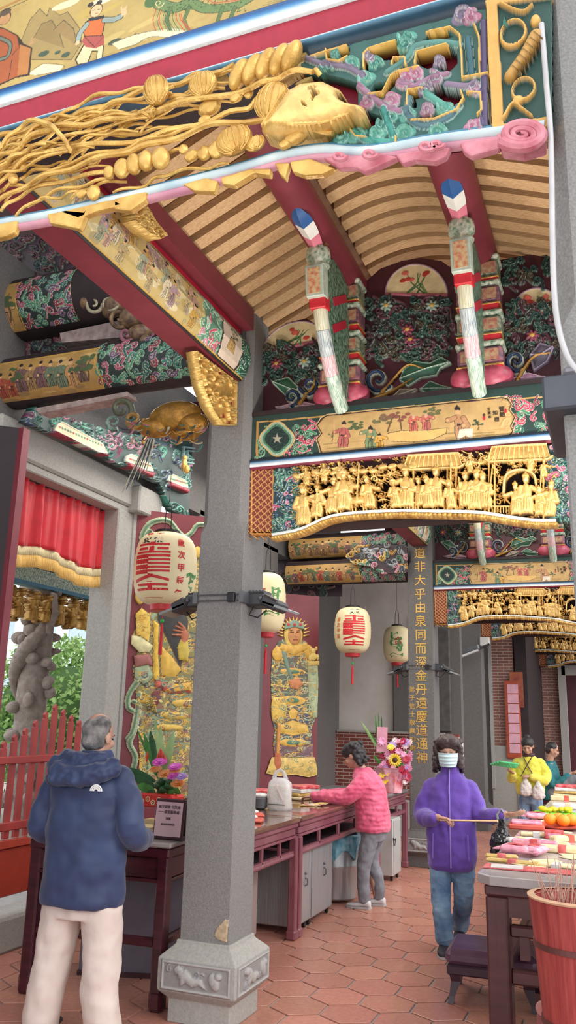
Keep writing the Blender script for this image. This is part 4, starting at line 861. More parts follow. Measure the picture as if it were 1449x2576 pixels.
    for c, r, a0, d in (((955, 960), 34, .6, 1), ((785, 975), 26, 2.8, -1), ((1300, 915), 28, 1, 1), ((740, 1005), 22, 1.5, -1)):
        cv.curl(c, r*1.05, 1.3, a0, d, 17, 'c9cdb8', .028, .02, fade=.5); cv.curl(c, r, 1.3, a0, d, 11, '1f3656', .04, .02, fade=.5)
    for pts in ([(925, 1015), (960, 1000), (990, 965), (1030, 925), (1070, 935)], [(760, 1022), (775, 1000), (790, 985), (800, 960)], [(1300, 970), (1320, 935), (1345, 905), (1385, 895)], [(930, 1018), (985, 992), (1040, 960)]): cv.line(spl(pts, 6), 9, 'b98a3c', .035, .02, 3, oc='3a2a1a', ow=1.3)
    cv.tone(.12, 20, 3); cv.obj('carving', fn, PV, t, thick=.03)
    return t
SCR = build_screen(); copy_tree(SCR, (SCR.location.x, SCR.location.y+5.75, SCR.location.z+.075), label='second dark carved gable screen, above the smaller tie beam at the lettered pillar')
# ================================================================== bracket arms and stacked bracket blocks
def build_arm():
    X0 = -1.50; t = thing('curved_roof_bracket', 'curved painted bracket with a blue spear tip, under the purlin nearer the floodlight pillar', 'bracket', (X0, 4.6, 3.56))
    Pt = lambda px, py, dx=0: at(px, py, 'x', X0)+Vector((dx, 0, 0))
    path = [Pt(*p) for p in spl([(860, 1030), (846, 985), (832, 930), (820, 870), (811, 820), (806, 778)], 5)]
    n = len(path); cuts = (0, 9, 13, 19, n-1); cols = (('green_white_stripe', '4f8a68'), ('pink_band', 'c05f7c'), ('navy_white_band', '5d7488'), ('straw_band', 'b9b078'))
    for (nm, c), a, b in zip(cols, cuts[:-1], cuts[1:]):
        MB().tube(path[a:b+1], [.043]*(b-a+1), 14, flat=(1, 1.1)).obj(nm, M(nm, c, .45, var=.25, scale=25, stretch=(14, 1, .3), col2='dfe3d8'), t, world=True, smooth=True)
    # side cheek behind the strip, stepped in red and green
    S = [Pt(*p) for p in ((858, 1028), (838, 940), (822, 860), (806, 778), (798, 700), (800, 655), (835, 655), (868, 735))]
    poly = [(p.y, p.z) for p in S]+[(4.60, 4.3), (4.66, 4.1), (4.66, 3.64)]
    cheek = MB().prism(poly, 'x', X0-.03, X0+.03); cheek.obj('cheek', M('black_green_scroll', '1e3a2c', .5, var=.5, scale=40, col2='7fa58a'), t, world=True)
    for z in (4.02, 4.2): MB().box((X0+.0, 4.45, z), (.075, .28, .05), rx=.55).obj('red_step', REDP, t, world=True)
    d = (Pt(800, 630)-Pt(806, 778)); up_ = d.normalized(); R = Matrix((Vector((1, 0, 0)), Vector((1, 0, 0)).cross(up_)*-1, up_)).transposed()
    def blk(p, s, nm, mat, bev=.006): mb = MB().box((0, 0, 0), s, bev=bev); mb.v = [tuple(R @ Vector(v)+p) for v in mb.v]; return mb.obj(nm, mat, t, world=True)
    blk(Pt(804, 762), (.1, .1, .09), 'red_block', M('bright_red', 'c8232f', .45)); p = Pt(797, 712); blk(p, (.11, .1, .19), 'panel_block', M('mint_white', 'b6c4b4', .5, var=.15, scale=30))
    nrm = R @ Vector((0, -1, 0)); nrm = nrm if nrm.y < 0 else -nrm
    blk(p+nrm*.052, (.075, .004, .15), 'flower_panel', M('cream_paint', 'd8c795', .5, var=.3, scale=45, col2='c46a50'), 0)
    q = Pt(801, 652); mb = MB().lathe([(.055, -.07), (.068, -.05), (.06, -.03), (.075, .0), (.07, .05), (.06, .065)], n=16); mb.v = [tuple(R @ Vector(v)+q) for v in mb.v]; mb.obj('capital', M('floral_paint', '4a7a60', .5, var=.6, scale=45, col2='dcdcc8'), t, world=True, smooth=True)
    a = Pt(806, 622); m_ = MB(); tri = [a+Vector((0, -.02, 0))+v for v in (Vector((-.05, 0, 0)), Vector((.05, 0, 0)), up_*.09)]; m_.add([*tri, *[v+Vector((0, .05, .02)) for v in tri]], [(0, 1, 2), (5, 4, 3), (0, 3, 4, 1), (1, 4, 5, 2), (2, 5, 3, 0)]); m_.obj('gold_tongue', GOLD, t, world=True)
    pa = [Pt(*p) for p in spl([(800, 628), (782, 590), (765, 560), (750, 535), (741, 512)], 4)]; L = len(pa)
    w = [(.034+.014*math.sin(PI*i/(L-1)))*min(1, ((L-1-i)/6.)**.75+.02) for i in range(L)]
    for nm, c, i0, i1, k in (('rose_spear', 'd2798a', 0, 5, 1.), ('white_spear', 'e2e2da', 4, 8, 1.02), ('blue_tip', '2f5f9c', 7, L-1, 1.0)): MB().tube(pa[i0:i1+1], [x*k for x in w[i0:i1+1]], 4, flat=(1.15, .9)).obj(nm, M(nm, c, .45), t, world=True, smooth=True)
    return t
AR = build_arm(); copy_tree(AR, (AR.location.x+.845, AR.location.y, AR.location.z), label='curved painted bracket with a blue spear tip, under the purlin nearer the conduit pillar')
blockm = [M('dou_blue', '3a4f5e', .5, var=.3, scale=30, col2='8a5a62'), M('dou_cream', 'c9b489', .5, var=.25, scale=40, col2='b5605a'), M('bright_red', 'c8232f', .45)]
def build_stack():
    t = thing('bracket_block_stack', 'stack of gold-rimmed bracket blocks under the purlin nearer the floodlight pillar', 'bracket', (-1.54, 4.745, 3.60))
    MB().ell((.06, -.02, .075), (.13, .09, .085)).ell((-.09, -.02, .075), (.1, .09, .085)).obj('red_lotus_base', M('lotus_crimson', '8c2740', .4, var=.35, scale=14, col2='c25a6e'), t, smooth=True)
    for i, z in enumerate((.20, .40, .60, .775)):
        f = 1-.02*i
        MB().box((0, 0, z), (.27*f, .17, .12), bev=.02).obj('block', M('dou_paint%d' % (i % 2), ('46485a', '39544c')[i % 2], .5, var=.3, scale=45, col2=('a5616a', 'a8a888')[i % 2]), t)
        MB().box((0, 0, z+.075), (.29*f, .19, .035), bev=.012).obj('cap_plate', M('floral_paint', '4a7a60', .5, var=.6, scale=45, col2='dcdcc8'), t)
        MB().box((0, 0, z-.068), (.28*f, .18, .014), bev=.004).obj('gold_rim', GOLD, t); MB().box((0, 0, z-.088), (.24*f, .16, .03), taper=1.1).obj('red_foot', blockm[2], t)
        for dx in (-.07, .07): MB().box((dx, -.087, z), (.085, .004, .07)).obj('flower_panel', blockm[1], t)
    return t
ST = build_stack(); copy_tree(ST, (-.655, 4.745, 3.60), label='stack of gold-rimmed bracket blocks under the purlin nearer the conduit pillar')

for o, lab in ((AR, 'small curved painted bracket on the far screen, nearer the lettered pillar'), (ST, 'small stack of bracket blocks on the far screen, nearer the lettered pillar')): copy_tree(o, (o.location.x, o.location.y+5.75, o.location.z+.075), label=lab)
for o, lab in ((AR, 'small curved painted bracket on the far screen, beside the conduit pillar'), (ST, 'small stack of bracket blocks on the far screen, beside the conduit pillar')): copy_tree(o, (o.location.x+.845+(.04 if o is ST else 0), o.location.y+5.75, o.location.z+.075), label=lab)
# ================================================================== side bay: beams, frieze, curtain, door leaves, lanterns
def any_plane(px, py, p0, n):
    d = fw*F+rt*(px-724.5)-up*(py-1288); o = Vector((0, 0, EYE)); t = (Vector(p0)-o).dot(n)/d.dot(n); return o+d*t
def swirlwood(name, c1, c2): return M(name, c1, .5, var=.6, scale=28, col2=c2, bump=.4, bscale=50)
# diagonal drum beam running along the aisle from the eave beam to the floodlight pillar
def build_diag(y0=2.25, y1=4.61, X=-2.30, dz=0., seed=1, label='slanting painted drum beam with a maroon underside, from the eave beam to the floodlight pillar'):
    t = thing('drum_beam', label, 'beam', (X, (y0+y1)/2, 3.8+dz))
    sec = [(-.09, 3.82), (.09, 3.82), (.135, 3.875), (.16, 3.96), (.145, 4.06), (.09, 4.14), (-.09, 4.14), (-.145, 4.06), (-.16, 3.96), (-.135, 3.875)]
    m = MB(); m.loft([[Vector((X+a, y, z+dz)) for a, z in sec] for y in (y0, y1)]); m.obj('timber', MAROON, t, world=True)
    arc = np.array([(a, z) for a, z in [(.095, 3.815), (.137, 3.872), (.163, 3.96), (.147, 4.063), (.092, 4.143)]]); L = np.concatenate([[0], np.cumsum(np.hypot(*np.diff(arc, axis=0).T))])
    w, h = y1-y0, float(L[-1]); cv = CV(w, h, 260, 'c2ad70'); rn = random.Random(seed)
    ax = lambda V: np.interp(V, L, arc[:, 0]); az = lambda V: np.interp(V, L, arc[:, 1])
    fn = lambda U, V, H: (X+ax(V)+.002+H, y0+U, az(V)+dz)
    for i in range(70): cv.ell((rn.uniform(0, w*.8), rn.uniform(0, h)), rn.uniform(.03, .08), rn.uniform(.01, .03), rn.choice(['d0bb82', 'b7a263', 'c9bd92', 'a8996a', 'd8cda2']))
    class Sub: pass
    cv.T = lambda p: (p[0], h-p[1])
    for i in range(44): figure(cv, rn.uniform(.03, w*.7), h*(.45+.5*(i/44.)), h*rn.uniform(.28, .40), rn.choice(['9aa58a', 'c29a86', 'b5a274', 'd0c5a5', 'a58a8e', 'c9a04a']), ink='6a5f48', lean=rn.uniform(-.2, .2), hat=i % 2)
    for i in range(36): 
        x, y = rn.uniform(0, w*.7), rn.uniform(.02, h-.02); cv.curl((x, y), rn.uniform(.015, .03), 1, rn.uniform(0, 6), 1, .004, rn.choice(['8b9474', 'b38a8a', '9a8fa6', 'e0dcc4', '8a7a58']))
    cv.poly([(w*.72, 0), (w*.83, 0), (w*.83, h), (w*.72, h)], '5f8a74'); cv.poly([(w*.95, 0), (w, 0), (w, h), (w*.95, h)], '2f5a48')
    rinceau(cv, (w*.72, 0, w*.83, h), 26, .028, ['4f9a78', '6fb08c', 'd08aa0', 'c4586e', '9cc4a8'], .009, seed+5, .001, .003, edge='e6e6d2')
    cv.poly([(w*.83, .02), (w*.95, .015), (w*.955, h*.5), (w*.945, h-.02), (w*.83, h-.02), (w*.815, h*.6)], '3a3a38'); cv.poly([(w*.835, .03), (w*.942, .025), (w*.945, h*.5), (w*.937, h-.03), (w*.835, h-.03), (w*.824, h*.6)], 'dfcdb8')
    pine(cv, w*.89, h*.65, h*.35, '6b7a52', seed=2); rock(cv, w*.88, h*.72, .1, h*.3, 'c9a668')
    rinceau(cv, (w*.95, 0, w, h), 18, .026, ['2f7a5a', '4f9a78', '1f5a48'], .009, seed+7, .001, .003, edge='cfe0d0')
    cv.poly([(0, h-.012), (w, h-.012), (w, h), (0, h)], '2a2422'); cv.poly([(0, h-.02), (w, h-.02), (w, h-.012), (0, h-.012)], 'c9a24a'); cv.tone(.08, 20, 4)
    cv.obj('painted_flank', fn, PF, t, thick=.004); return t
build_diag()
d2 = build_diag(8.0, 10.35, -2.30, .05, 4, 'short painted drum beam ending at the lettered pillar, seen under the near tie beam')
# gilded openwork corner bracket under its far end, and one at its near end
def gold_bracket(px, Y0, label, cutseed):
    X = Y0; t = thing('gilded_corner_bracket', label, 'bracket', at(*px[0], 'x', X))
    c = [at(*p, 'x', X) for p in px]; y0, y1 = min(p.y for p in c), max(p.y for p in c); z0, z1 = min(p.z for p in c), max(p.z for p in c)
    k = scale_at(c[0]); cv = CV(y1-y0, z1-z0, 330, 'dcae50', False, lambda p: (at(p[0], p[1], 'x', X).y-y0, at(p[0], p[1], 'x', X).z-z0), k*1.15)
    xs_ = [p[0] for p in px]; ys_ = [p[1] for p in px]; cv.poly(px, 'd2a24a', .0, dome=.012); rn = random.Random(cutseed)
    K0 = cv.K.copy(); cx, cy = sum(xs_)/len(px), sum(ys_)/len(px)
    for i in range(26): x, y = rn.uniform(min(xs_), max(xs_)), rn.uniform(min(ys_), max(ys_)); cv.ell((x, y), rn.uniform(3, 6), rn.uniform(4, 9), None, cut=True, rot=rn.uniform(0, 3)) if i % 2 else cv.ell((x, y), 6, 8, 'b3202c', .004)
    for i in range(44): x, y = rn.uniform(min(xs_), max(xs_)), rn.uniform(min(ys_), max(ys_)); cv.curl((x, y), rn.uniform(9, 17), 1.1, rn.uniform(0, 6), rn.choice((-1, 1)), 5, 'e3bc66', .012, .02, fade=.5)
    cv.line(px+[px[0]], 6, 'e3bc66', .014, .014); cv.K &= K0
    cv.obj('gilded_carving', lambda U, V, H: (X+.02+H, U+y0, V+z0), PG, t, thick=.05); return t
gold_bracket([(478, 884), (505, 905), (545, 935), (582, 962), (580, 1072), (545, 1070), (515, 1025), (492, 965)], -2.27, 'gilded pierced corner bracket with red specks under the drum beam at the floodlight pillar', 3)
gold_bracket([(318, 520), (352, 524), (372, 560), (404, 596), (384, 606), (345, 584), (320, 560)], -2.06, 'small gilded leaf bracket high up between the drum beam and the rafters', 5)
# the same brackets need a plane each: the second hangs nearer the eave
# round painted logs crossing the side bay
def build_log(z, r, x0, x1, Y, label, seed, paint0, paint1):
    t = thing('cross_beam', label, 'beam', ((x0+x1)/2, Y, z-r)); MB().tube([(x0, Y, z), (x1, Y, z)], r, 28).obj('log', DARKW, t, world=True, smooth=True)
    w, h = paint1-paint0, r*2.1; cv = CV(w, h, 230, 'b08a4e', T=lambda p: (p[0], h-p[1])); rn = random.Random(seed)
    fn = lambda U, V, H: (paint0+U, Y-(r+.003+H)*np.cos(V/r-1.15), z+(r+.003+H)*np.sin(V/r-1.15))
    cv.poly([(0, 0), (w, 0), (w, h*.2), (0, h*.2)], '2c2226')
    for i in range(30): cv.ell((rn.uniform(0, w*.7), rn.uniform(h*.3, h)), rn.uniform(.03, .08), rn.uniform(.01, .025), rn.choice(['b8935a', 'a88450', 'c4a268', '96794a']))
    for i in range(int(w*.62/.09)): figure(cv, .05+i*.09, h*rn.uniform(.8, .93), h*rn.uniform(.4, .55), rn.choice(['8a6a4a', 'a8503c', '6a7a62', 'b58a5a', '7a5a5a', '9a7a52']), ink='3a2a20', hat=i % 2)
    for i in range(4): pine(cv, rn.uniform(.1, w*.6), h*.8, h*.4, '4d5f3c', seed=i+seed)
    cv.poly([(w*.64, h*.2), (w, h*.2), (w, h), (w*.64, h)], '2a3634')
    rinceau(cv, (w*.64, h*.18, w, h), 60, .03, ['3a7a6a', '2f5f58', 'a8506a', '6a4a6e', '8f3a48', '4f8a6a'], .010, seed, .001, .003, edge='bcc8b0')
    cv.line([(0, h*.22), (w*.64, h*.22)], .008, 'c9a24a'); cv.line([(w*.64, h*.2), (w*.63, h*.5), (w*.65, h*.8), (w*.64, h)], .01, 'c9a24a'); cv.tone(.15, 10, 4)
    cv.obj('painted_face', fn, PF, t, thick=.003); return t
build_log(4.13, .20, -4.6, -2.47, 4.78, 'lower round painted cross beam, its scroll-painted end meeting the floodlight pillar', 3, -4.6, -2.62)
build_log(4.77, .25, -5.0, -2.9, 4.82, 'upper round painted cross beam, black on top with brown figure scenes', 8, -5., -3.62)
build_log(3.60, .17, -4.15, -2.47, 10.5, 'lower painted cross beam meeting the lettered pillar', 12, -4.15, -2.5)
build_log(3.98, .18, -4.15, -2.47, 10.6, 'upper painted cross beam meeting the lettered pillar top', 14, -4.15, -2.5)
# carved strips between and under the logs (plane y = 4.86)
def strip(name, reg, Y, polys, label, seed, pal, ground='35202a', n=60, r=11, edge='8fa08a', holes=0):
    t = thing(name, label, 'carving', at((reg[0]+reg[2])/2, reg[3], 'y', Y)); cv, fn, b = canvas_y(*reg, Y, 260, ground, False)
    for p in polys: cv.poly(p, ground, .0)
    K0 = cv.K.copy(); rn = random.Random(seed); rinceau(cv, reg, n, r, pal, r*.36, seed, .01, .02, edge=edge)
    for i in range(holes): cv.ell((rn.uniform(reg[0], reg[2]), rn.uniform(reg[1], reg[3])), rn.uniform(4, 8), rn.uniform(3, 6), None, cut=True)
    cv.K &= K0; cv.tone(.15, 15, seed); cv.obj('carving', fn, PV, t, thick=.03); return t, cv, fn
dk = ['4a2430', '3a2a3a', '2b3f3a', '5a2a38', '33404a', '6b3a48']
strip('carved_strip', (-20, 590, 235, 735), 4.9, [[(-20, 600), (120, 590), (230, 640), (240, 700), (150, 700), (-20, 735)]], 'dark carved scroll board above the upper round cross beam', 2, dk, n=60, holes=4)
strip('carved_strip', (-20, 845, 330, 940), 4.88, [[(-20, 875), (150, 850), (330, 800), (330, 900), (150, 915), (-20, 940)]], 'dark red carved board between the two round cross beams', 4, dk+['8a3d52'], n=70)
strip('carved_strip', (640, 1380, 1030, 1500), 10.7, [[(640, 1390), (860, 1375), (860, 1500), (640, 1500)]], 'dark carved board of the second bay behind the near tie beam', 6, dk, n=70, r=9)
strip('dragon_carving', (865, 1365, 1030, 1450), 10.25, [[(868, 1400), (900, 1372), (960, 1368), (1025, 1372), (1025, 1440), (960, 1445), (930, 1425), (890, 1420)]], 'pink and gold writhing dragon carving beside the lettered pillar top', 7, ['4a7a6a', 'c98aa0', 'b98a3c', '8f9aa6', 'c4a24a', '3a4a5a'], n=50, r=8, edge='d8d4bc')
# scroll beast brackets on the log ends
BRZ = M('bronze_scroll_paint', '4a3530', .5, var=.5, scale=22, col2='8a7050', bump=.3); TEAL = M('teal_scroll_paint', '2c4a48', .5, var=.5, scale=30, col2='8fa898', bump=.3)
def beast(name, label, Y, shapes, curls, mat, sz=1.):
    c = at(*shapes[0][:2], 'y', Y); t = thing(name, label, 'carving', c); k = scale_at(c); m = MB()
    for x, y, rx, ry, rot in shapes: m.ell(at(x, y, 'y', Y)+Vector((0, -.03, 0)), (rx*k, .075, ry*k), Matrix.Rotation(-rot, 3, 'Y'), 16, 10)
    m.obj('body', mat, t, world=True, smooth=True)
    for i, (x, y, r, w, a0, d, mt) in enumerate(curls):
        MB().tube([at(x+r*(1-.85*s)*math.cos(a0+d*s*8), y+r*(1-.85*s)*math.sin(a0+d*s*8), 'y', Y-.06-.03*s) for s in np.linspace(0, 1, 30)], [w*k*(1-.5*s) for s in np.linspace(0, 1, 30)], 8).obj('scroll', mt, t, world=True, smooth=True)
    return t
rim = M('pale_rim_paint', '8a8470', .5, var=.3, scale=30, col2='b5ad92')
beast('beast_bracket', 'brown scroll-shaped beast bracket on the end of the upper cross beam', 4.7, [(250, 735, 45, 30, .3), (300, 770, 45, 28, .6), (340, 800, 40, 30, .5), (355, 845, 34, 22, .2), (375, 870, 16, 22, 0), (230, 760, 24, 30, -.5)],
      [(235, 765, 24, 5, 0, 1, rim), (262, 730, 20, 5, 2, -1, rim), (300, 800, 26, 6, 1, 1, BRZ), (318, 842, 20, 6, 0, 1, M('mauve_paint', '8a5a66', .5, var=.3)), (398, 848, 16, 5, 2, 1, M('mauve_paint', '8a5a66')), (372, 868, 14, 5, 1, -1, rim), (275, 760, 34, 5, 4, 1, rim), (345, 785, 24, 5, 3, 1, BRZ)], BRZ)
beast('gilded_fish_bracket', 'gilded fish-bodied bracket under the lower cross beam beside the floodlight pillar', 4.7, [(445, 1052, 75, 40, .02), (395, 1080, 50, 26, -.15), (490, 1072, 42, 30, .1), (470, 1098, 40, 12, .05)],
      [(338, 1055, 26, 8, 0, 1, M('ochre_rim_paint', 'a07c46', .45, .2, var=.3)), (305, 1030, 30, 9, 1, -1, M('olive_scroll_paint', '4e5240', .5, var=.4, scale=20)), (285, 1062, 20, 6, 1, 1, TEAL)], M('old_gilding', 'a87a34', .4, .5, var=.35, scale=18, bump=.5, bscale=40))
t = thing('dragon_head_finial', 'pink and green feathered dragon bracket below the gilded fish bracket', 'carving', at(400, 1120, 'y', 4.65))
rnd = random.Random(4); CO = [M('rose_feather', 'b06a80', .5, var=.3), M('teal_feather', '3d6f66', .5, var=.3), rim, M('gold_feather', 'b98a40', .4, .4, var=.2), M('navy_feather', '2f3c4c', .5)]
for i in range(46):
    x, y = rnd.uniform(290, 520), rnd.uniform(1062, 1128); y = y-(x-290)*.0+8*math.sin(x/20); L = rnd.uniform(14, 34); a = rnd.uniform(-.3, 1.2)
    P = [at(x-L*s*math.cos(a), y+L*s*math.sin(a)*.7+6*math.sin(3*s), 'y', 4.62-.04*s-rnd.uniform(0, .0)) for s in np.linspace(0, 1, 7)]
    MB().tube(P, [.011*(1-.7*s) for s in np.linspace(0, 1, 7)], 6, flat=(1, .6)).obj('feather', CO[i % 5], t, world=True, smooth=True)
for i in range(7):
    P = [at(388-i*3+dx*.1, 1105, 'y', 4.58)+Vector((-.0-.012*i*s*1.6-.05*s, 0, -.24*s-.02*i*s)) for s, dx in zip(np.linspace(0, 1, 6), range(6))]
    MB().tube(P, [.007*(1-.6*s) for s in np.linspace(0, 1, 6)], 6).obj('tail_feather', (rim, CO[4])[i % 2], t, world=True, smooth=True)
# soffit boards below the logs, painted pale for the light on them
for px, Y, lab in (([(85, 1028), (320, 985), (322, 996), (100, 1040)], 4.7, 'soffit board painted pale as if lit, under the lower cross beam'), ([(150, 838), (300, 806), (330, 822), (330, 846), (155, 862)], 4.74, 'mottled soffit board painted pale as if lit, under the upper cross beam')):
    p = [at(*q, 'y', Y) for q in px]; meta(MB().prism([(q.x, q.z) for q in p], 'y', Y, Y+.12).obj('soffit_board', M('lit_soffit_paint', 'b5a29c', .7, var=.25, scale=18, col2='8f7a76')), lab, 'board', kind='thing')
# teal scroll frieze on the wall over the stone lintel (plane x = -4.02)
def frieze():
    X = -4.02; t = thing('painted_frieze', 'teal scroll-painted bracket frieze with cream and red cartouches above the stone lintel', 'frieze', (X, 5.8, 3.9))
    P = lambda p: at(p[0], p[1], 'x', X); c = [P(q) for q in ((60, 1000), (60, 1080), (525, 1180), (525, 1300))]; y0, y1 = c[0].y, 7.3; z0, z1 = 3.55, 4.7
    cv = CV(y1-y0, z1-z0, 200, '26413f', False, lambda p: (P(p).y-y0, P(p).z-z0), scale_at(P((300, 1130))))
    cv.poly([(60, 1062), (85, 1022), (200, 1060), (270, 1080), (350, 1095), (400, 1060), (440, 1010), (540, 1010), (540, 1330), (430, 1285), (400, 1215), (330, 1185), (200, 1120)], '233c3c'); K0 = cv.K.copy()
    rinceau(cv, (60, 1010, 530, 1320), 210, 11, ['2f6a62', '3f8074', '26504e', '7a4a66', '2b3a5c', 'a0607a', '4f9a86'], 3.4, 5, .006, .014, edge='a9bcae')
    for pts in ([(138, 1070), (150, 1065), (250, 1118), (262, 1140), (240, 1136), (130, 1082)], [(315, 1150), (325, 1145), (370, 1168), (378, 1185), (360, 1182), (312, 1160)], [(420, 1200), (430, 1196), (462, 1212), (466, 1226), (452, 1224), (418, 1208)]):
        cv.line(pts+[pts[0]], 6, 'c9cdb8', .03, .006); cv.poly(pts, 'd6c8a0', .03); 
        for k in range(16): cv.ell((pts[0][0]+(pts[2][0]-pts[0][0])*k/16+4, pts[0][1]+(pts[2][1]-pts[0][1])*k/16+5), 4, 2.6, random.choice(['3f7a5a', 'b0404a', '4f8a6a']), .033)
    for pts in ([(130, 1086), (240, 1140), (265, 1146), (250, 1156), (190, 1132), (130, 1098)], [(312, 1165), (362, 1188), (380, 1190), (372, 1202), (312, 1176)], [(418, 1213), (466, 1232), (462, 1242), (418, 1224)]): cv.poly(pts, '8c2436', .05, dome=.015)
    for c_ in ((478, 1145), (215, 1030), (505, 1255)): 
        for g, w_ in ((20, 5), (11, 4)): cv.line([(c_[0]-g, c_[1]-g), (c_[0]+g, c_[1]-g*.7), (c_[0]+g, c_[1]+g*1.2), (c_[0]-g, c_[1]+g*.9), (c_[0]-g, c_[1]-g)], w_, '7fa0a0', .03, .006)
    cv.K &= K0; cv.tone(.15, 12, 2); cv.obj('frieze_board', lambda U, V, H: (X+H, U+y0, V+z0), PV, t, thick=.06)
    for px in ((348, 1112), (448, 1175)):
        p = P(px)+Vector((.1, -.05, 0)); m = MB(); m.ell(p, (.03, .03, .075)); m.ell(p+Vector((0, 0, .07)), (.026, .026, .03)); m.ell(p+Vector((.03, 0, -.05)), (.03, .025, .045)); m.obj('gilded_figure', GOLD, t, world=True, smooth=True)
frieze()
# red curtain with a yellow fringe in the doorway
def curtain():
    X = -4.36; t = thing('valance_curtain', 'short red pleated curtain with a cream and yellow fringe across the curtained doorway', 'curtain', (X, 5.6, 2.75))
    m = MB(); ys = np.linspace(4.7, 6.36, 150); zs = np.linspace(3.5, 2.93, 14); V = []; Fc = []
    for j, z in enumerate(zs):
        for i, y in enumerate(ys):
            f = j/13; V.append((X+.03*math.sin(y*26+1.5*math.sin(y*7))*(.4+.6*f)+.012*math.sin(y*61), y, z+(.03*math.sin(y*6)+.015)*f))
    n = len(ys)
    for j in range(13):
        for i in range(n-1): Fc.append((j*n+i, j*n+i+1, (j+1)*n+i+1, (j+1)*n+i))
    def soli(o, th): md = o.modifiers.new('thickness', 'SOLIDIFY'); md.thickness = th
    red = M('red_satin', 'd01f2e', .42, var=.12, sheen=.3); m.add(V, Fc); o = m.obj('red_cloth', red, t, world=True, smooth=True); soli(o, .006)
    bits = red.node_tree; pb = bits.nodes['Principled BSDF']; pb.inputs['Transmission Weight'].default_value = .0
    pb.inputs['Subsurface Weight'].default_value = .0
    def fr(name, z0, z1, mat, amp):
        m = MB(); V = []; Fc = []; ys2 = np.linspace(4.7, 6.36, 420); n = len(ys2)
        for j, f in enumerate((0, .5, 1)):
            for i, y in enumerate(ys2): V.append((X+.012+amp*math.sin(i*1.6)*f+.02*math.sin(y*26), y, z0+(z1-z0)*f+(.03*math.sin(y*6)+.015)))
        for j in range(2):
            for i in range(n-1): Fc.append((j*n+i, j*n+i+1, (j+1)*n+i+1, (j+1)*n+i))
        m.add(V, Fc); o = m.obj(name, mat, t, world=True, smooth=True); soli(o, .005)
    fr('cream_band', 2.93, 2.86, M('cream_net', 'd9cba0', .8, var=.15, scale=40), .004); fr('yellow_fringe', 2.86, 2.76, M('yellow_thread', 'd9a23a', .7, var=.35, scale=60, stretch=(1, 8, .3), col2='ecd08a'), .010)
    MB().tube([(X, 4.6, 3.5), (X, 6.4, 3.5)], .014, 10).obj('curtain_rod', BLACKM, t, world=True)
curtain()
# near door leaf folded back, seen on its edge
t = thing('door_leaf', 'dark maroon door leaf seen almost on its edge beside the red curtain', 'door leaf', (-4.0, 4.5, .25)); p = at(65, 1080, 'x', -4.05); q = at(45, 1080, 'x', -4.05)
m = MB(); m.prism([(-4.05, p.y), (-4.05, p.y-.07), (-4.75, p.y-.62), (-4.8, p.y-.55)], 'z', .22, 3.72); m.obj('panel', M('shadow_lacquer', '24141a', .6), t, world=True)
m = MB(); m.box((-4.035, p.y-.035, 1.97), (.05, .075, 3.5)); m.obj('edge_stile', MAROON, t, world=True)
# ------------------------------------------------------------------ door guardians
def leaf_frame(p0, ang, w, z0, z1):
    d = Vector((math.cos(ang), math.sin(ang), 0)); n = Vector((math.sin(ang), -math.cos(ang), 0)); return Vector(p0), d, n, w, z0, z1
GODPAL = ['d8b04a', 'c99a3c', 'e0c26a', '5a6a58', '7f9a7c', '8a5a56', '4a5262', 'b8a078', 'a8b890']
def god_door(fr, label, draw, res):
    p0, d, n, w, z0, z1 = fr; t = thing('guardian_door_leaf', label, 'door leaf', (p0.x+d.x*w/2, p0.y+d.y*w/2, z0))
    m = MB(); c = [p0+d*a+n*b for a, b in ((0, -.001), (w, -.001), (w, -.065), (0, -.065))]; m.prism([(q.x, q.y) for q in c], 'z', z0, z1); m.obj('door_board', M('guardian_maroon', '6e2c34', .45, var=.12, scale=3, col2='7c343c'), t, world=True)
    T = lambda p: ((any_plane(p[0], p[1], p0, n)-p0).dot(d), any_plane(p[0], p[1], p0, n).z-z0)
    cv = CV(w, z1-z0, res, 'c9a04a', False, T, scale_at(p0+d*w/2+Vector((0, 0, 1.6)))); draw(cv)
    cv.tone(.16, 30, 3); cv.obj('painted_relief', lambda U, V, H: (p0.x+d.x*U+n.x*H, p0.y+d.y*U+n.y*H, V+z0), PV, t, thick=.002, back=False); return t
def dress(cv, pts, n, s, seed, pal=GODPAL, h=.006):
    """cloth worked with scale, cloud and flower relief inside an outline"""
    K0 = cv.K.copy(); m = CV(cv.w, cv.h, cv.res, '000000', False, cv.T, cv.k); m.poly(pts, '000000'); rn = random.Random(seed); C0, H0 = cv.C.copy(), cv.H.copy()
    xs_ = [p[0] for p in pts]; ys_ = [p[1] for p in pts]
    for i in range(n):
        x, y = rn.uniform(min(xs_), max(xs_)), rn.uniform(min(ys_), max(ys_)); c = rn.choice(pal); k = rn.random(); q = s*rn.uniform(.6, 1.3)
        if k < .6: cv.curl((x, y), q*1.1, 1.1, rn.uniform(0, 6), rn.choice((-1, 1)), q*.4, c, h, .005, oc='6a5236', ow=1.3, fade=.5)
        elif k < .7: cv.ell((x, y), q*.8, q*.45, c, h, .005, rn.uniform(-1.5, 1.5))
        else: cv.line(spl([(x-q*2, y+rn.uniform(-q, q)), (x, y), (x+q*2, y+rn.uniform(-q, q))], 4), q*.4, c, h, .006, q*.15)
    o = ~m.K; cv.C[o] = C0[o]; cv.H[o] = H0[o]; cv.K = np.where(o, K0, cv.K)
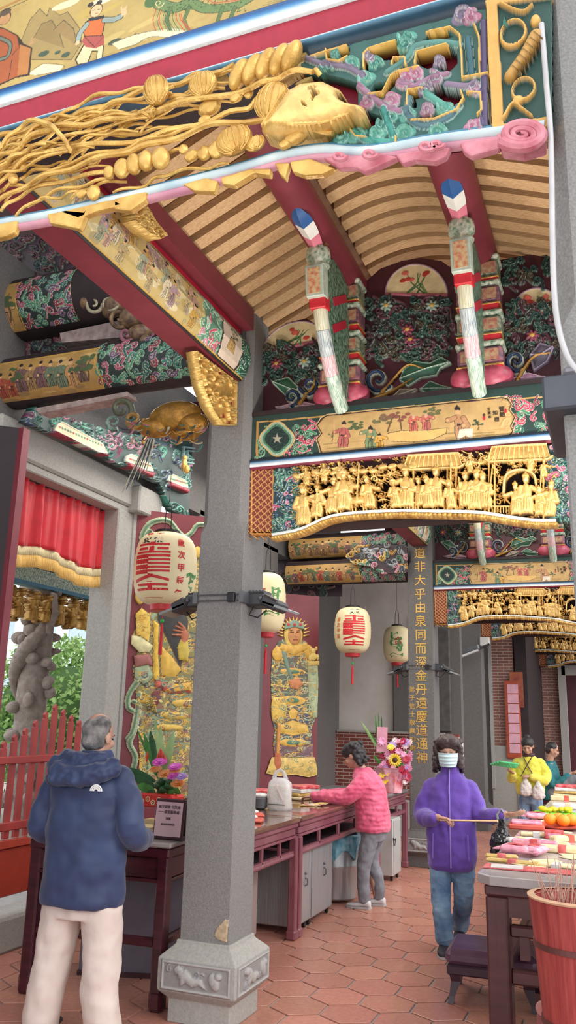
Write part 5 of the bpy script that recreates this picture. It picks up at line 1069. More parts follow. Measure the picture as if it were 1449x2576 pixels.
def draw_god2(cv):
    body = [(735, 1600), (700, 1612), (684, 1640), (680, 1700), (682, 1760), (680, 1800), (690, 1835), (686, 1870), (690, 1905), (778, 1912), (780, 1870), (785, 1830), (796, 1800), (800, 1760), (800, 1690), (790, 1640), (768, 1612)]
    cv.poly(body, '59604f', .004, dome=.022); cv.poly([(708, 1770), (768, 1770), (782, 1830), (788, 1880), (690, 1885), (700, 1820)], '4a4c58', .008, dome=.016)
    dress(cv, body, 420, 6.5, 4)
    cv.poly([(690, 1872), (786, 1870), (788, 1918), (688, 1918)], '75565e', .01, dome=.008); dress(cv, [(690, 1872), (786, 1870), (788, 1918), (688, 1918)], 60, 5, 9, ['8a6a72', 'c9a04a', '6a4e5a'])
    for c in ((735, 1690, 34, 9), (735, 1762, 34, 12), (737, 1868, 38, 10), (735, 1642, 30, 9)): cv.ell(c[:2], c[2], c[3], 'd2a548', .02, .012); cv.ell(c[:2], c[2]*.5, c[3]*.55, '4f7a5a', .03, .006)
    dress(cv, body, 260, 4.5, 14)
    for pts, c in (([(682, 1905), (790, 1905), (800, 1948), (775, 1955), (740, 1948), (700, 1952), (668, 1945)], 'd9b866'), ([(700, 1822), (735, 1812), (772, 1824), (776, 1842), (736, 1850), (696, 1842)], 'd2a94a'), ([(735, 1780), (748, 1790), (742, 1808), (728, 1808), (724, 1790)], 'd2a94a')): cv.line(pts+[pts[0]], 2.5, '6a4a2a', .018, .004); cv.poly(pts, c, .014, dome=.016)
    dress(cv, [(682, 1905), (790, 1905), (800, 1948), (740, 1948), (668, 1945)], 30, 5, 15, ['e0c26a', 'b9a060', '8a9a6a']); dress(cv, [(700, 1822), (735, 1812), (772, 1824), (736, 1850)], 16, 5, 16)
    # long sleeve at the right, hanging sleeve at the left
    cv.poly([(772, 1672), (798, 1668), (800, 1720), (797, 1805), (786, 1808), (776, 1760)], 'a3ac84', .018, dome=.014); dress(cv, [(772, 1672), (798, 1668), (800, 1720), (797, 1805), (786, 1808), (776, 1760)], 34, 5, 7, ['b8bc92', 'cfa94e', '8a9a7a'])
    cv.poly([(684, 1755), (715, 1752), (722, 1790), (705, 1826), (684, 1815), (680, 1780)], 'd6b252', .02, dome=.016); dress(cv, [(684, 1755), (715, 1752), (722, 1790), (705, 1826), (684, 1815), (680, 1780)], 40, 6, 8, ['e0c26a', 'c99a3c', '7f9a7c'])
    cv.ell((697, 1645), 15, 18, 'd2a548', .02, .016); cv.ell((775, 1640), 13, 18, 'd2a548', .02, .016); cv.line([(700, 1825), (697, 1900)], 9, 'c98a44', .025, .01); cv.poly([(690, 1895), (704, 1895), (706, 1925), (697, 1940), (688, 1922)], 'b5653f', .025, dome=.008)
    cv.line(spl([(712, 1640), (722, 1680), (735, 1712)], 4), 12, '6f8472', .025, .01, 8); cv.poly([(725, 1712), (748, 1705), (762, 1722), (745, 1735), (728, 1730)], 'c07a4c', .03, dome=.01)
    # head with a winged crown
    for k in range(15):
        a = PI*(-.08+1.16*k/14); cv.line([(737-28*math.cos(a), 1592-30*math.sin(a)), (737-41*math.cos(a), 1592-36*math.sin(a)-4)], 6, 'e0c26a', .012, .008, 1.5)
    cv.ell((737, 1598), 26, 32, 'd9bb62', .014, .02); cv.ell((739, 1598), 18, 25, 'c58a58', .03, .022)
    cv.poly([(712, 1585), (716, 1568), (737, 1560), (760, 1568), (763, 1585), (738, 1578)], '7f9a86', .05, dome=.01)
    for x in (722, 737, 752): cv.ell((x, 1572), 4.5, 4, ('c4453c', '4a7a9a', 'c4453c')[x % 3], .06, .005)
    cv.line([(727, 1591), (735, 1592)], 1.8, '2c1e18', .056); cv.line([(743, 1592), (750, 1590)], 1.8, '2c1e18', .056); cv.line([(728, 1587), (735, 1588)], 1.3, '2c1e18', .056); cv.line([(743, 1588), (751, 1586)], 1.3, '2c1e18', .056)
    cv.line([(740, 1592), (741, 1602)], 3.4, 'ce9562', .056, .006); cv.line([(734, 1610), (745, 1610)], 2, '8c3a30', .056); cv.poly([(706, 1618), (737, 1628), (770, 1616), (776, 1632), (738, 1648), (700, 1634)], 'd2a548', .028, dome=.012)
    # lion toy on the raised palm
    cv.poly([(772, 1664), (804, 1662), (802, 1674), (774, 1676)], 'd9b866', .03, dome=.01)
    for c in ((787, 1652, 9, 10), (787, 1638, 6, 7), (780, 1634, 3, 6), (794, 1632, 3, 6), (778, 1656, 4, 8), (797, 1654, 4, 8)): cv.ell(c[:2], c[2], c[3], 'e0c26a', .03, .012)
def draw_god1(cv):
    body = [(345, 1570), (330, 1600), (345, 1640), (332, 1680), (340, 1740), (345, 1830), (350, 1900), (345, 2010), (530, 2010), (530, 1400), (470, 1400), (430, 1540), (380, 1540)]
    cv.poly(body, '8d8450', .002, dome=.02); dress(cv, body, 900, 9, 4, ['d8b04a', 'c99a3c', 'e0c26a', '6f8a70', '8fa488', '9a6a5a', '5a5f66', 'c9b27a', 'b3954e'])
    # green ribbon over the head and down the left side
    for pts, w in (([(362, 1385), (358, 1350), (372, 1322), (396, 1310), (425, 1312), (445, 1335), (462, 1350), (480, 1342), (495, 1322), (515, 1320)], 13), ([(362, 1385), (375, 1372), (385, 1350), (376, 1335), (366, 1345)], 9), ([(355, 1700), (325, 1745), (322, 1780), (345, 1790), (350, 1770), (335, 1765)], 12), ([(345, 1790), (335, 1840), (325, 1870), (340, 1905), (330, 1950)], 14), ([(350, 1745), (335, 1830), (318, 1858)], 9), ([(370, 1930), (372, 1860), (395, 1820), (405, 1860)], 12)): cv.line(spl(pts, 5), w, '8aa284', .012, .012, w*.8, oc='c9c6a0', ow=1.35); cv.line(spl(pts, 5), w*.3, '5c7a5c', .03, .003)
    for pts, c in (([(340, 1545), (355, 1530), (375, 1545), (378, 1590), (372, 1620), (342, 1600)], 'dcb850'), ([(330, 1600), (350, 1600), (385, 1625), (375, 1640), (350, 1642), (328, 1620)], 'd6cf9c'), ([(335, 1650), (375, 1645), (385, 1675), (340, 1680)], '9c5f58'), ([(338, 1680), (372, 1672), (385, 1700), (365, 1725), (338, 1705)], '9aa884'),
        ([(385, 1560), (398, 1570), (396, 1640), (400, 1700), (392, 1725), (384, 1700)], 'dcb442'), ([(396, 1560), (400, 1500), (450, 1500), (470, 1560), (470, 1600), (452, 1680), (425, 1620)], '3c3b3a'), ([(400, 1620), (430, 1650), (455, 1685), (440, 1702), (405, 1700)], 'd8b04a'),
        ([(388, 1712), (430, 1720), (480, 1716), (480, 1742), (430, 1745), (390, 1732)], 'b85a4a'), ([(430, 1722), (480, 1716), (480, 1735), (436, 1740)], 'd2a548'), ([(380, 1745), (410, 1720), (400, 1765), (385, 1780)], '7a3f40')): cv.line(pts+[pts[0]], 3, '5a4026', .02, .003); cv.poly(pts, c, .016, dome=.02)
    dress(cv, [(340, 1545), (378, 1540), (378, 1610), (342, 1600)], 24, 6, 5, ['e0c26a', 'c99a3c']); 
    # raised hand with long fingers and its cuff
    cv.poly([(455, 1600), (468, 1605), (475, 1640), (470, 1665), (448, 1660), (444, 1630)], 'c9b04a', .03, dome=.02)
    for a, b in (((463, 1600), (432, 1597)), ((462, 1592), (434, 1586)), ((460, 1585), (440, 1576)), ((462, 1582), (446, 1566))): cv.line([a, b], 7, 'b0684a', .035, .012, 4); 
    cv.ell((462, 1600), 11, 17, 'b0684a', .034, .016)
    for i in range(5): cv.line([(362+i*5, 1745+i*3), (372+i*5, 1785+i*2)], 2.6, 'dcb850', .04, .006)
    for x, y, rx, ry in ((360, 1760, 16, 9), (460, 1770, 30, 10), (440, 1800, 34, 9), (420, 1830, 40, 8), (495, 1390, 12, 16), (352, 1500, 14, 22)): cv.ell((x, y), rx, ry, 'd6b252', .022, .014)
    dress(cv, [(345, 1680), (340, 1740), (345, 1830), (345, 2010), (530, 2010), (530, 1740)], 380, 6, 24, ['d8b04a', 'c99a3c', '6f8a70', '8fa488', '9a6a5a', '5a5f66', 'e0cf8a'])
god1 = leaf_frame((-4.19, 6.56, 0), math.radians(43.3), .92, .24, 3.565); god2 = leaf_frame((-4.22, 9.80, 0), math.radians(41), .765, .24, 3.25)
god_door(god1, 'maroon door leaf with a gold and green guardian whose face the big lantern hides', draw_god1, 170)
god_door(god2, 'maroon door leaf with a full-length painted guardian in a golden crown', draw_god2, 230)
# ------------------------------------------------------------------ lanterns
BOLD[0] = .02
def lanternT(h=.46, r=.235):
    return [(r*.36, -h*.5), (r*.42, -h*.49), (r*.72, -h*.44), (r*.9, -h*.33), (r*.985, -h*.15), (r, 0), (r*.985, .15*h), (r*.9, .33*h), (r*.72, .44*h), (r*.42, .49*h), (r*.36, .5*h)]
PAPER = M('oiled_paper', 'e2d3a4', .5, var=.05, scale=10, spec=.4, col2='eadcb4')
def lantern(p, h, r, label, turn, texts, wire):
    t = thing('paper_lantern', label, 'lantern', p); pr = lanternT(h, r); m = MB()
    q = spl([(a, 0, b) for a, b in pr], 4); m.lathe([(a[0]*(1+.008*math.cos(i*PI)), a[2]) for i, a in enumerate(q)], n=48, cap=False); m.obj('paper_shell', PAPER, t, smooth=True)
    MB().lathe([(r*.34, h*.49), (r*.40, h*.50), (r*.40, h*.53), (r*.30, h*.54)], n=24).obj('top_ring', BLACKM, t); MB().lathe([(r*.30, -h*.57), (r*.40, -h*.56), (r*.42, -h*.49), (r*.34, -h*.48)], n=24).obj('base_ring', M('lantern_red', 'c02a32', .45), t)
    MB().tube([(-.03, 0, h*.54), (-.025, 0, h*.85), (0, 0, h*.97), (.025, 0, h*.85), (.03, 0, h*.54)], .004, 6).obj('hanger', BLACKM, t); MB().tube([(0, 0, h*.96), (0, 0, wire)], .0025, 5).obj('wire', BLACKM, t)
    MB().ell((0, 0, -h*.70), .016, nu=8, nv=6).obj('bead', M('green_bead', '2fae4a', .4), t, smooth=True)
    MB().tube([(0, 0, -h*.56), (0, 0, -h*.70)], .003, 5).lathe([(.014, -h*1.15), (.012, -h*.8), (.004, -h*.73)], n=10).obj('tassel', M('tassel_red', 'c4202a', .6), t)
    rr = np.array(pr); order = np.argsort(rr[:, 1])
    def fn(u, v, hh): R = float(np.interp(v, rr[order, 1], rr[order, 0]))+.003+hh; a = turn+u/r; return (R*math.sin(a), -R*math.cos(a), v)
    for nm, mat, items in texts:
        if nm == 'big_red_character':
            mb = MB(); W_ = r*.66
            def quad(ps):
                n = 8; o = len(mb.v); (a, b), (c, d), (e, f), (g, i_) = ps
                for q in range(n+1):
                    s_ = q/n
                    mb.v.append(fn((a+(c-a)*s_)*W_+items[0][2], (b+(d-b)*s_)*h, .0012)); mb.v.append(fn((g+(e-g)*s_)*W_+items[0][2], (i_+(f-i_)*s_)*h, .0012))
                for q in range(n): mb.f.append((o+2*q, o+2*q+2, o+2*q+3, o+2*q+1))
            for a, b, c, d in ((-.85, .9, .252, .282), (-.8, -.2, .195, .228), (.3, .85, .195, .228), (-.12, .14, .17, .3), (-.9, .95, .145, .172), (-.95, -.12, -.13, .128), (-.12, .95, .095, .128), (-.12, .95, .045, .073), (-.12, .95, -.005, .022), (-.12, .95, -.055, -.028), (-.12, .95, -.105, -.078), (-.8, .9, -.285, -.255), (-.14, .12, -.34, -.23), (-.92, .95, -.345, -.315), (-.6, .7, -.395, -.372), (-.6, -.4, -.445, -.375), (.5, .7, -.445, -.375), (-.6, .7, -.452, -.428)): quad([(a, c), (b, c), (b, d), (a, d)])
            quad([(-.1, -.165), (.95, -.225), (.95, -.19), (-.1, -.125)]); quad([(-.95, -.245), (.15, -.17), (.15, -.13), (-.95, -.2)])
            o = link(nm, mb.mesh(nm, False), mat, t); continue
        text_on(nm, items, fn, mat, t, .0006, world=False)
    return t
LR = M('lantern_ink_red', 'c8242c', .5); LB = M('lantern_ink_black', '222222', .5); LG = M('lantern_ink_green', '4a8a4a', .5)
def bars(h, r):
    """the big block character: wide strokes wrapping the shell"""
    H = h
    return [('big_red_character', LR, [('宮', H, -.0, 0)]), ('red_characters', LR, [('大', H*.13, .05, H*.42, 1.2, .8), ('龍', H*.13, -.07, H*.42, 1.2, .8)]), ('black_characters', LB, [('安', H*.12, -.07, H*.335, 1.3, .9), ('保', H*.12, .05, H*.335, 1.3, .9)])]
date = lambda h, u: ('red_date_column', LR, [(c, h*.115, u, h*(.30-.17*i)) for i, c in enumerate('歲次甲辰年')])
P = at(416, 1432, 'y', 5.8); k = scale_at(P); hL, rL = 185*k, 79*k
l1 = lantern(P, hL, rL, 'largest cream paper lantern, with bold red characters, above the armoured guardian', math.radians(2), bars(hL, rL)+[date(hL, rL*.99), ('painted_flowers', LG, [('~', hL*.4, rL*1.5, -.06), ('ξ', hL*.25, rL*1.5, -.12)])], .85)
# extra block strokes give the character its solid left half
P = at(672, 1517, 'y', 8.0); k = scale_at(P); l2 = lantern(P, 152*k, 46*k*1.02, 'cream lantern with green leaf painting, half hidden behind the floodlight pillar', math.radians(40), [('red_characters', LR, [('大', .09, -.12, .10), ('家', .09, -.12, .0)]), ('painted_leaves', LG, [('ξ', .22, .03, .05), ('~', .3, .0, -.12), ('∫', .2, .06, .02)])], .9)
P = at(887, 1586, 'y', 10.0); k = scale_at(P); h3, r3 = 116*k, 46*k; l3 = lantern(P, h3, r3, 'cream lantern with a big red character hanging before the white wall', math.radians(22), [('big_red_character', LR, [('宗', h3, .0, 0)]), ('black_characters', LB, [('安', h3*.12, -.03, h3*.37), ('泰', h3*.12, .06, h3*.37)]), ('gold_side_writing', M('lantern_ink_orange', 'd07a3a', .5), [(c, h3*.1, -r3*.95, h3*(.2-.12*i)) for i, c in enumerate('歲次甲辰')])], .9)
P = at(999, 1621, 'y', 12.2); k = scale_at(P); h4, r4 = 92*k, 35*k; l4 = lantern(P, h4, r4, 'cream lantern with a painted green dragon, tucked behind the lettered pillar', math.radians(10), [('painted_dragon', LG, [('ξ', h4*.5, -.03, .04), ('~', h4*.7, .0, -h4*.3), ('§', h4*.4, .06, .0)]), ('red_medallion', LR, [('合', h4*.22, .03, .03)])], 1.3)
BOLD[0] = .004
# ------------------------------------------------------------------ floodlights on the pillars
def flood(name, label, loc, s=1., gaps=1):
    t = thing(name, label, 'floodlight', loc)
    for sd, dx in ((-1, -.17), (1, .17)):
        x0 = dx*s*1.02
        h1 = MB(); h1.box((sd*(.205)*s, -.01, -.005), (.15*s, .17*s, .085*s), bev=.012); h1.box((sd*.315*s, -.015, -.03*s), (.12*s, .2*s, .07*s), bev=.015, ry=sd*.45); h1.obj('lamp_housing', M('charcoal_metal', '4a4b4e', .45, .5, var=.1), t)
        MB().box((sd*.36*s, -.02, -.055*s), (.19*s, .19*s, .018*s), ry=sd*.33, bev=.003).obj('lamp_glass', M('lamp_glass', '8a8e90', .15, .1), t)
        for q in range(6): MB().box((sd*(.15+q*.022)*s, -.01, .042*s), (.006, .14*s, .02*s)).obj('cooling_fin', M('charcoal_metal', '4a4b4e'), t)
        MB().tube([(sd*.2*s, -.06, -.04), (sd*.17*s, -.07, -.1), (sd*.23*s, -.075, -.12), (sd*.28*s, -.05, -.07)], .005, 6).obj('cable', BLACKM, t)
        MB().ell((sd*.255*s, -.1*s, .0), .016).obj('pivot_bolt', GREYM, t)
    m = MB()
    for z in (-.018, .018): m.tube([(-.17*s, -.165*s, z), (.17*s, -.165*s, z)], .005, 6); 
    for x in (-.16, .16): m.box((x*s, -.08*s, 0), (.03, .2*s, .07*s))
    m.obj('clamp_rods', GREYM, t); MB().box((.09*s, -.17*s, 0), (.05, .03, .06), bev=.005).obj('clamp_block', BLACKM, t)
    return t
flood('floodlight_pair', 'pair of dark floodlights clamped round the floodlight pillar', (-2.30, 4.785, 2.385))
flood('floodlight_pair', 'small grey floodlight pair clamped to the lettered pillar', (-2.31, 10.52, 2.33), 1.0)
t = thing('wall_floodlight', 'single white-faced floodlight on a bracket by the brick wall', 'floodlight', at(1183, 1635, 'y', 14.))
p = at(1183, 1635, 'y', 14.) ; MB().box((0, 0, 0), (.32, .16, .10), ry=-.35, bev=.02).obj('lamp_housing', GREYM, t); MB().box((0, -.06, -.06), (.3, .08, .03), ry=-.35).obj('lamp_glass', M('white_lens', 'd5d8d8', .3), t); MB().tube([(.1, 0, 0), (.3, .1, .1)], .02, 8).obj('arm', BLACKM, t)
meta(MB().box(at(1220, 1614, 'y', 14.3), (.16, .1, .14), bev=.01).obj('junction_box', M('white_box_plastic', 'd6d6d2', .5)), 'small white junction box on the dark stone pillar before the brick wall', 'box', kind='thing')
# ================================================================== tables and counters
def counter_unit(name, label, x0, x1, y0, y1, zt, mat, topmat, legs=None, mid=.62, open_panels=2, faces='x'):
    """long altar counter: moulded top, apron, openwork band, rail and square legs"""
    t = thing(name, label, 'table', ((x0+x1)/2, (y0+y1)/2, 0)); cx, cy = (x0+x1)/2, (y0+y1)/2; dx, dy = x1-x0, y1-y0
    MB().box((0, 0, zt-.018), (dx, dy, .036), bev=.01).obj('table_top', topmat, t, bevel=.004)
    m = MB(); m.box((0, 0, zt-.055), (dx-.03, dy-.03, .04), bev=.01); m.box((0, 0, zt-.105), (dx-.07, dy-.05, .06), bev=.008); m.box((0, 0, zt-.145), (dx-.05, dy-.035, .02), bev=.006); m.obj('moulded_apron', mat, t)
    w = .062
    for sx in (-1, 1):
        for sy in (-1, 1):
            m = MB(); m.box((sx*(dx/2-w/2-.012), sy*(dy/2-w/2-.006), (zt-.15)/2), (w, w, zt-.15), bev=.008); m.box((sx*(dx/2-w/2-.012), sy*(dy/2-w/2-.006), .035), (w+.02, w+.02, .07), bev=.012); m.obj('leg', mat, t)
    for sx in (-1, 1):
        m = MB(); m.tube([(sx*(dx/2-.045), -dy/2+.07, mid), (sx*(dx/2-.045), dy/2-.07, mid)], .021, 10); m.box((sx*(dx/2-.045), 0, mid+.02), (.03, dy-.12, .02)); m.obj('rail', mat, t, smooth=True)
        for i in range(1, open_panels): MB().box((sx*(dx/2-.045), -dy/2+dy*i/open_panels, (zt-.15+mid)/2), (.03, .028, zt-.15-mid), bev=.006).obj('divider', mat, t)
    for sy in (-1, 1): MB().tube([(-dx/2+.07, sy*(dy/2-.04), mid), (dx/2-.07, sy*(dy/2-.04), mid)], .021, 10).obj('rail', mat, t)
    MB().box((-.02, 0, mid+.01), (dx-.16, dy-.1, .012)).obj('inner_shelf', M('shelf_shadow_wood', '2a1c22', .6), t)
    return t
GLOSS = M('glossy_dark_top', '6a4a40', .12, var=.25, scale=5, col2='7d5c4c', coat=.5, spec=.6)
c1 = counter_unit('altar_counter', 'dark red counter behind the floodlight pillar with a glossy top and dark open band', -3.42, -2.46, 5.56, 6.60, .895, LACQW, GLOSS, open_panels=3)
c2 = counter_unit('altar_counter', 'long purple-red counter the pink-jacketed woman leans on, steel cabinets below', -3.42, -2.46, 6.625, 8.75, .895, LACQW, GLOSS, open_panels=4)
c3 = counter_unit('altar_counter', 'counter with its top coloured grey-lit and the large bouquet on it, ending at the lettered pillar', -3.42, -2.46, 9.0, 10.3, .875, LACQW, M('grey_lit_top', '6f6a6c', .3), open_panels=3)  # the top's grey stands for light lying on it
def table_left():
    t = thing('altar_table', 'dark lacquered table with a grey top in front of the man in the blue jacket', 'table', (-3.09, 5.05, 0), math.radians(4))
    MB().box((0, 0, .905), (1.0, .86, .03), bev=.008).obj('table_top', M('grey_table_top', '8d8987', .25, var=.12, scale=4, col2='a5a09c'), t)
    m = MB(); m.box((0, 0, .86), (.97, .83, .06), bev=.01); m.box((0, 0, .77), (.93, .79, .12), bev=.006); m.box((0, 0, .70), (.95, .81, .02), bev=.006); m.obj('moulded_apron', LACQ, t)
    for sx in (-1, 1):
        for sy in (-1, 1):
            m = MB(); m.box((sx*.44, sy*.37, .43), (.078, .078, .86), bev=.012); m.box((sx*.44, sy*.37, .06), (.09, .09, .12), bev=.02); m.obj('leg', LACQ, t)
    for sy in (-1, 1): MB().box((0, sy*.37, .36), (.82, .045, .05), bev=.012).obj('stretcher', LACQ, t)
    for sx in (-1, 1): MB().box((sx*.44, 0, .36), (.045, .7, .05), bev=.012).obj('stretcher', LACQ, t)
    m = MB(); m.box((-.28, -.34, .60), (.26, .03, .16), bev=.03); m.obj('drawer_panel', M('drawer_black', '1d1013', .4), t)
    return t
table_left()
t = thing('storage_board', 'grey painted low board standing slanted under the lacquered table', 'board', (-3.1, 5.22, 0)); MB().box((0, 0, .33), (.72, .04, .64), rz=.3, bev=.006).obj('board', M('grey_violet_board', '6d6874', .5, var=.1), t); MB().box((0, -.0, .015), (.73, .07, .03), rz=.3).obj('foot_strip', LACQ, t)
# right offering table
t = thing('offering_table', 'large dark brown table with a pale stone top heaped with offerings', 'table', (.02, 7.9, 0))
TB = M('brown_lacquer', '4a2a2c', .3, var=.12, scale=3, col2='5c3638', stretch=(1, 1, 5), spec=.6); xl, xr, yf, yb = -.84, .84, -2.93, 2.9
m = MB(); m.prism([(xl, yf+.08), (xl+.08, yf), (xr, yf), (xr, yb), (xl, yb)], 'z', .80, .85); m.obj('table_top', M('pale_table_stone', 'a49e9e', .2, var=.1, scale=4, col2='b8b2b0'), t, bevel=.006)
m = MB(); m.box((0, 0, .77), (1.6, 5.76, .06), bev=.01); m.box((0, 0, .69), (1.54, 5.70, .11)); m.obj('apron', TB, t)
for sx in (-1, 1):
    for y in (yf+.13, -.1, yb-.13): m = MB(); m.box((sx*.735, y, .37), (.125, .125, .74), bev=.012); m.box((sx*.735-sx*.02, y-.064, .37), (.05, .004, .7)); m.obj('leg', TB, t)
m = MB(); m.box((-.55, yf+.13, .56), (.25, .06, .06), bev=.01); m.box((-.60, yf+.13, .48), (.05, .05, .12)); m.obj('corner_brace', TB, t)
for y in (yf+.13,): MB().box((0, y, .33), (1.36, .06, .075), bev=.012).obj('stretcher', TB, t)
MB().box((-.735, 0, .33), (.06, 5.5, .075), bev=.012).obj('stretcher', TB, t); MB().box((-.735, -1.5, .60), (.06, 2.6, .07)).obj('upper_rail', TB, t)
# kneeling stool with a padded top
t = thing('kneeling_stool', 'low kneeling stool with a purple-brown cushion beside the offering table leg', 'stool', (-.86, 5.85, 0), .06)
MB().box((0, 0, .255), (.56, .46, .10), bev=.035).obj('cushion', M('plum_vinyl', '4f3348', .3, var=.15, scale=5, col2='6a4a62', coat=.2), t, smooth=True, bevel=.01)
MB().box((0, 0, .185), (.54, .44, .06), bev=.01).obj('frame', M('plum_lacquer', '3a2230', .35), t)
for sx in (-1, 1):
    for sy in (-1, 1): MB().loft([[Vector((sx*(.22+o)+a*.03*k, sy*(.18+o)+b*.03*k, z)) for a, b in ((-1, -1), (1, -1), (1, 1), (-1, 1))] for z, o, k in ((0, .03, .6), (.04, .02, .55), (.12, -.005, 1.0), (.17, .0, 1.2))]).obj('leg', M('plum_lacquer', '3a2230'), t)
# incense barrel
t = thing('incense_barrel', 'tall tapered red wooden barrel full of spent incense sticks', 'barrel', (-.245, 4.42, 0)); n = 22
BR = M('red_barrel_wood', '8f3134', .45, var=.25, scale=5, col2='b5524e', stretch=(6, 6, .5), bump=.2, bscale=20)
m = MB(); prof = [(.172, .0), (.180, .15), (.192, .38), (.212, .66), (.232, .88)]
V = []; Fc = []
for r, z in prof+[(.214, .88), (.20, .84), (.19, .70)]:
    for j in range(n*4):
        g = 1-.012*(j % 4 == 0); a = 2*PI*j/(n*4); V.append((r*g*math.cos(a), r*g*math.sin(a), z))
q = n*4
for i in range(7):
    for j in range(q): Fc.append((i*q+j, i*q+(j+1) % q, (i+1)*q+(j+1) % q, (i+1)*q+j))
m.add(V, Fc); m.obj('staves', BR, t)
for z in (.36, .68, .12): r = float(np.interp(z, [a for _, a in prof], [a for a, _ in prof])); MB().lathe([(r*.98, z-.013), (r+.006, z-.012), (r+.006, z+.012), (r*.98, z+.013)], n=48, cap=False).obj('hoop', M('wire_hoop', '6a4240', .5, .3, var=.2), t)
MB().lathe([(.0, .80), (.19, .80), (.19, .79), (0, .79)], n=24, cap=False).obj('ash_fill', M('ash', '8f8078', .95, var=.3, scale=60), t)
MB().lathe([(.205, .872), (.236, .876), (.238, .884), (.205, .888)], n=48, cap=False).obj('rim', M('worn_wood_rim', 'cfa98a', .7, var=.15), t)
rn = random.Random(6); INC = M('incense_stick', 'a5685c', .7, var=.25, scale=30, col2='d9b8a4')
ms = []
for k in range(6):
    z1 = .12+.03*k; m = MB(); m.tube([(0, 0, 0), (.003, 0, z1*.5), (0, .002, z1)], [.0022, .002, .0018], 6); me = m.mesh('incense_stick'); me.materials.append(INC); ms.append(me)
for i in range(95):
    a, r = rn.uniform(0, 6.28), .185*math.sqrt(rn.random()); o = bpy.data.objects.new('incense_stick', ms[i % 6]); COL.objects.link(o)
    o.location = (-.245+r*math.cos(a), 4.42+r*math.sin(a), .795); o.rotation_euler = (rn.uniform(-.35, .35), rn.uniform(-.35, .35), rn.uniform(0, 3)); meta(o, 'thin burnt-down pink incense stick standing in the red barrel', 'incense stick', 'incense sticks in the red barrel', 'thing')
p = at(1365, 2535, 'y', 4.62); t = thing('bundle_handle', 'short pink wooden post with a rounded end standing beside the barrel foot', 'post', (p.x, 4.66, 0)); MB().box((0, 0, .15), (.065, .05, .30), bev=.01).obj('post', M('dusty_pink_wood', '9a5a5e', .6, var=.15), t); MB().lathe([(.0, .0), (.03, .004), (.036, .02), (.03, .036), (0, .04)], c=(0, 0, 0), n=18, m=Matrix.Rotation(PI/2, 3, 'X')).obj('round_end', M('pink_wood_end', 'c48a84', .6), t).location = (0, 0, .325)
t = thing('paper_sheet', 'large pale grey board standing under the offering table behind its legs', 'board', (-.2, 5.75, 0)); MB().box((0, 0, .37), (.72, .02, .72)).obj('board', M('pale_board', 'c4bcbc', .6, var=.08), t)
# ================================================================== cabinets and bin under the counters
def cabinet(label, x, y0, y1, d, h, mat=None, key=True):
    t = thing('steel_cabinet', label, 'cabinet', (x-d/2, (y0+y1)/2, 0)); m = MB(); m.box((0, 0, .05+h/2), (d, y1-y0, h), bev=.008); m.obj('body', mat or STEEL, t)
    MB().box((d/2+.004, 0, .05+h/2), (.01, y1-y0-.03, h-.03), bev=.003).obj('door', mat or STEEL, t)
    if key: m = MB(); m.tube([(d/2+.01, .03, .05+h*.62), (d/2+.03, .03, .05+h*.60), (d/2+.03, .03, .05+h*.53), (d/2+.01, .03, .05+h*.51)], .006, 6); m.ell((d/2+.014, .03, .05+h*.68), .012); m.obj('handle', GREYM, t)
    for sx in (-1, 1):
        for sy in (-1, 1): m = MB(); m.tube([(sx*(d/2-.03)-.012, sy*((y1-y0)/2-.04), .025), (sx*(d/2-.03)+.012, sy*((y1-y0)/2-.04), .025)], .024, 12); m.obj('caster', BLACKM, t)
cabinet('narrow brushed steel cabinet on castors under the counter, next to the counter leg', -2.53, 6.70, 7.02, .5, .56)
cabinet('wider brushed steel cabinet on castors beside the narrow one, next to the steel bin', -2.53, 7.05, 7.60, .5, .58)
cabinet('white steel cabinet with a hand-drawn mark, behind the grey-trousered woman', -2.40, 9.30, 9.62, .42, .58, M('white_steel', 'c4c6c4', .35, .3, var=.05), False)
p = at(994, 2115, 'x', -2.38); MB().tube([(-2.388, p.y+a, p.z+b) for a, b in ((-.05, .03), (-.03, -.04), (.02, -.05), (.06, .02), (.02, .0), (-.02, .03), (-.04, .0))], .004, 6).obj('drawn_mark', BLACKM, bpy.data.objects['steel_cabinet.002'], world=True)
cabinet('plain beige cabinet under the counter close beside the floodlight pillar', -2.72, 5.72, 6.36, .4, .56, M('beige_board', 'a08e88', .5, var=.05), False)
t = thing('rubbish_bin', 'round steel rubbish bin lined with a blue plastic bag', 'bin', (-2.66, 8.13, 0)); m = MB(); m.lathe([(.17, .02), (.195, .04), (.20, .3), (.206, .31), (.206, .33), (.20, .34), (.20, .56), (.19, .57)], n=40); m.obj('drum', STEEL, t, smooth=True)
m = MB(); V = []; Fc = []; n = 44; rn = random.Random(3); prof = [(.17, .50), (.205, .60), (.225, .585), (.222, .50), (.214, .42)]
for i, (r, z) in enumerate(prof):
    for j in range(n): V.append(((r+.012*math.sin(j*1.9+i))*math.cos(2*PI*j/n), (r+.012*math.sin(j*1.9+i))*math.sin(2*PI*j/n), z+(.05*math.sin(j*.7)*(i == 4))))
for i in range(4):
    for j in range(n): Fc.append((i*n+j, i*n+(j+1) % n, (i+1)*n+(j+1) % n, (i+1)*n+j))
m.add(V, Fc); m.obj('bin_bag', M('blue_plastic', '4a9ab8', .2, var=.3, scale=20, col2='9ad0e0', bump=.5, bscale=30), t, smooth=True)
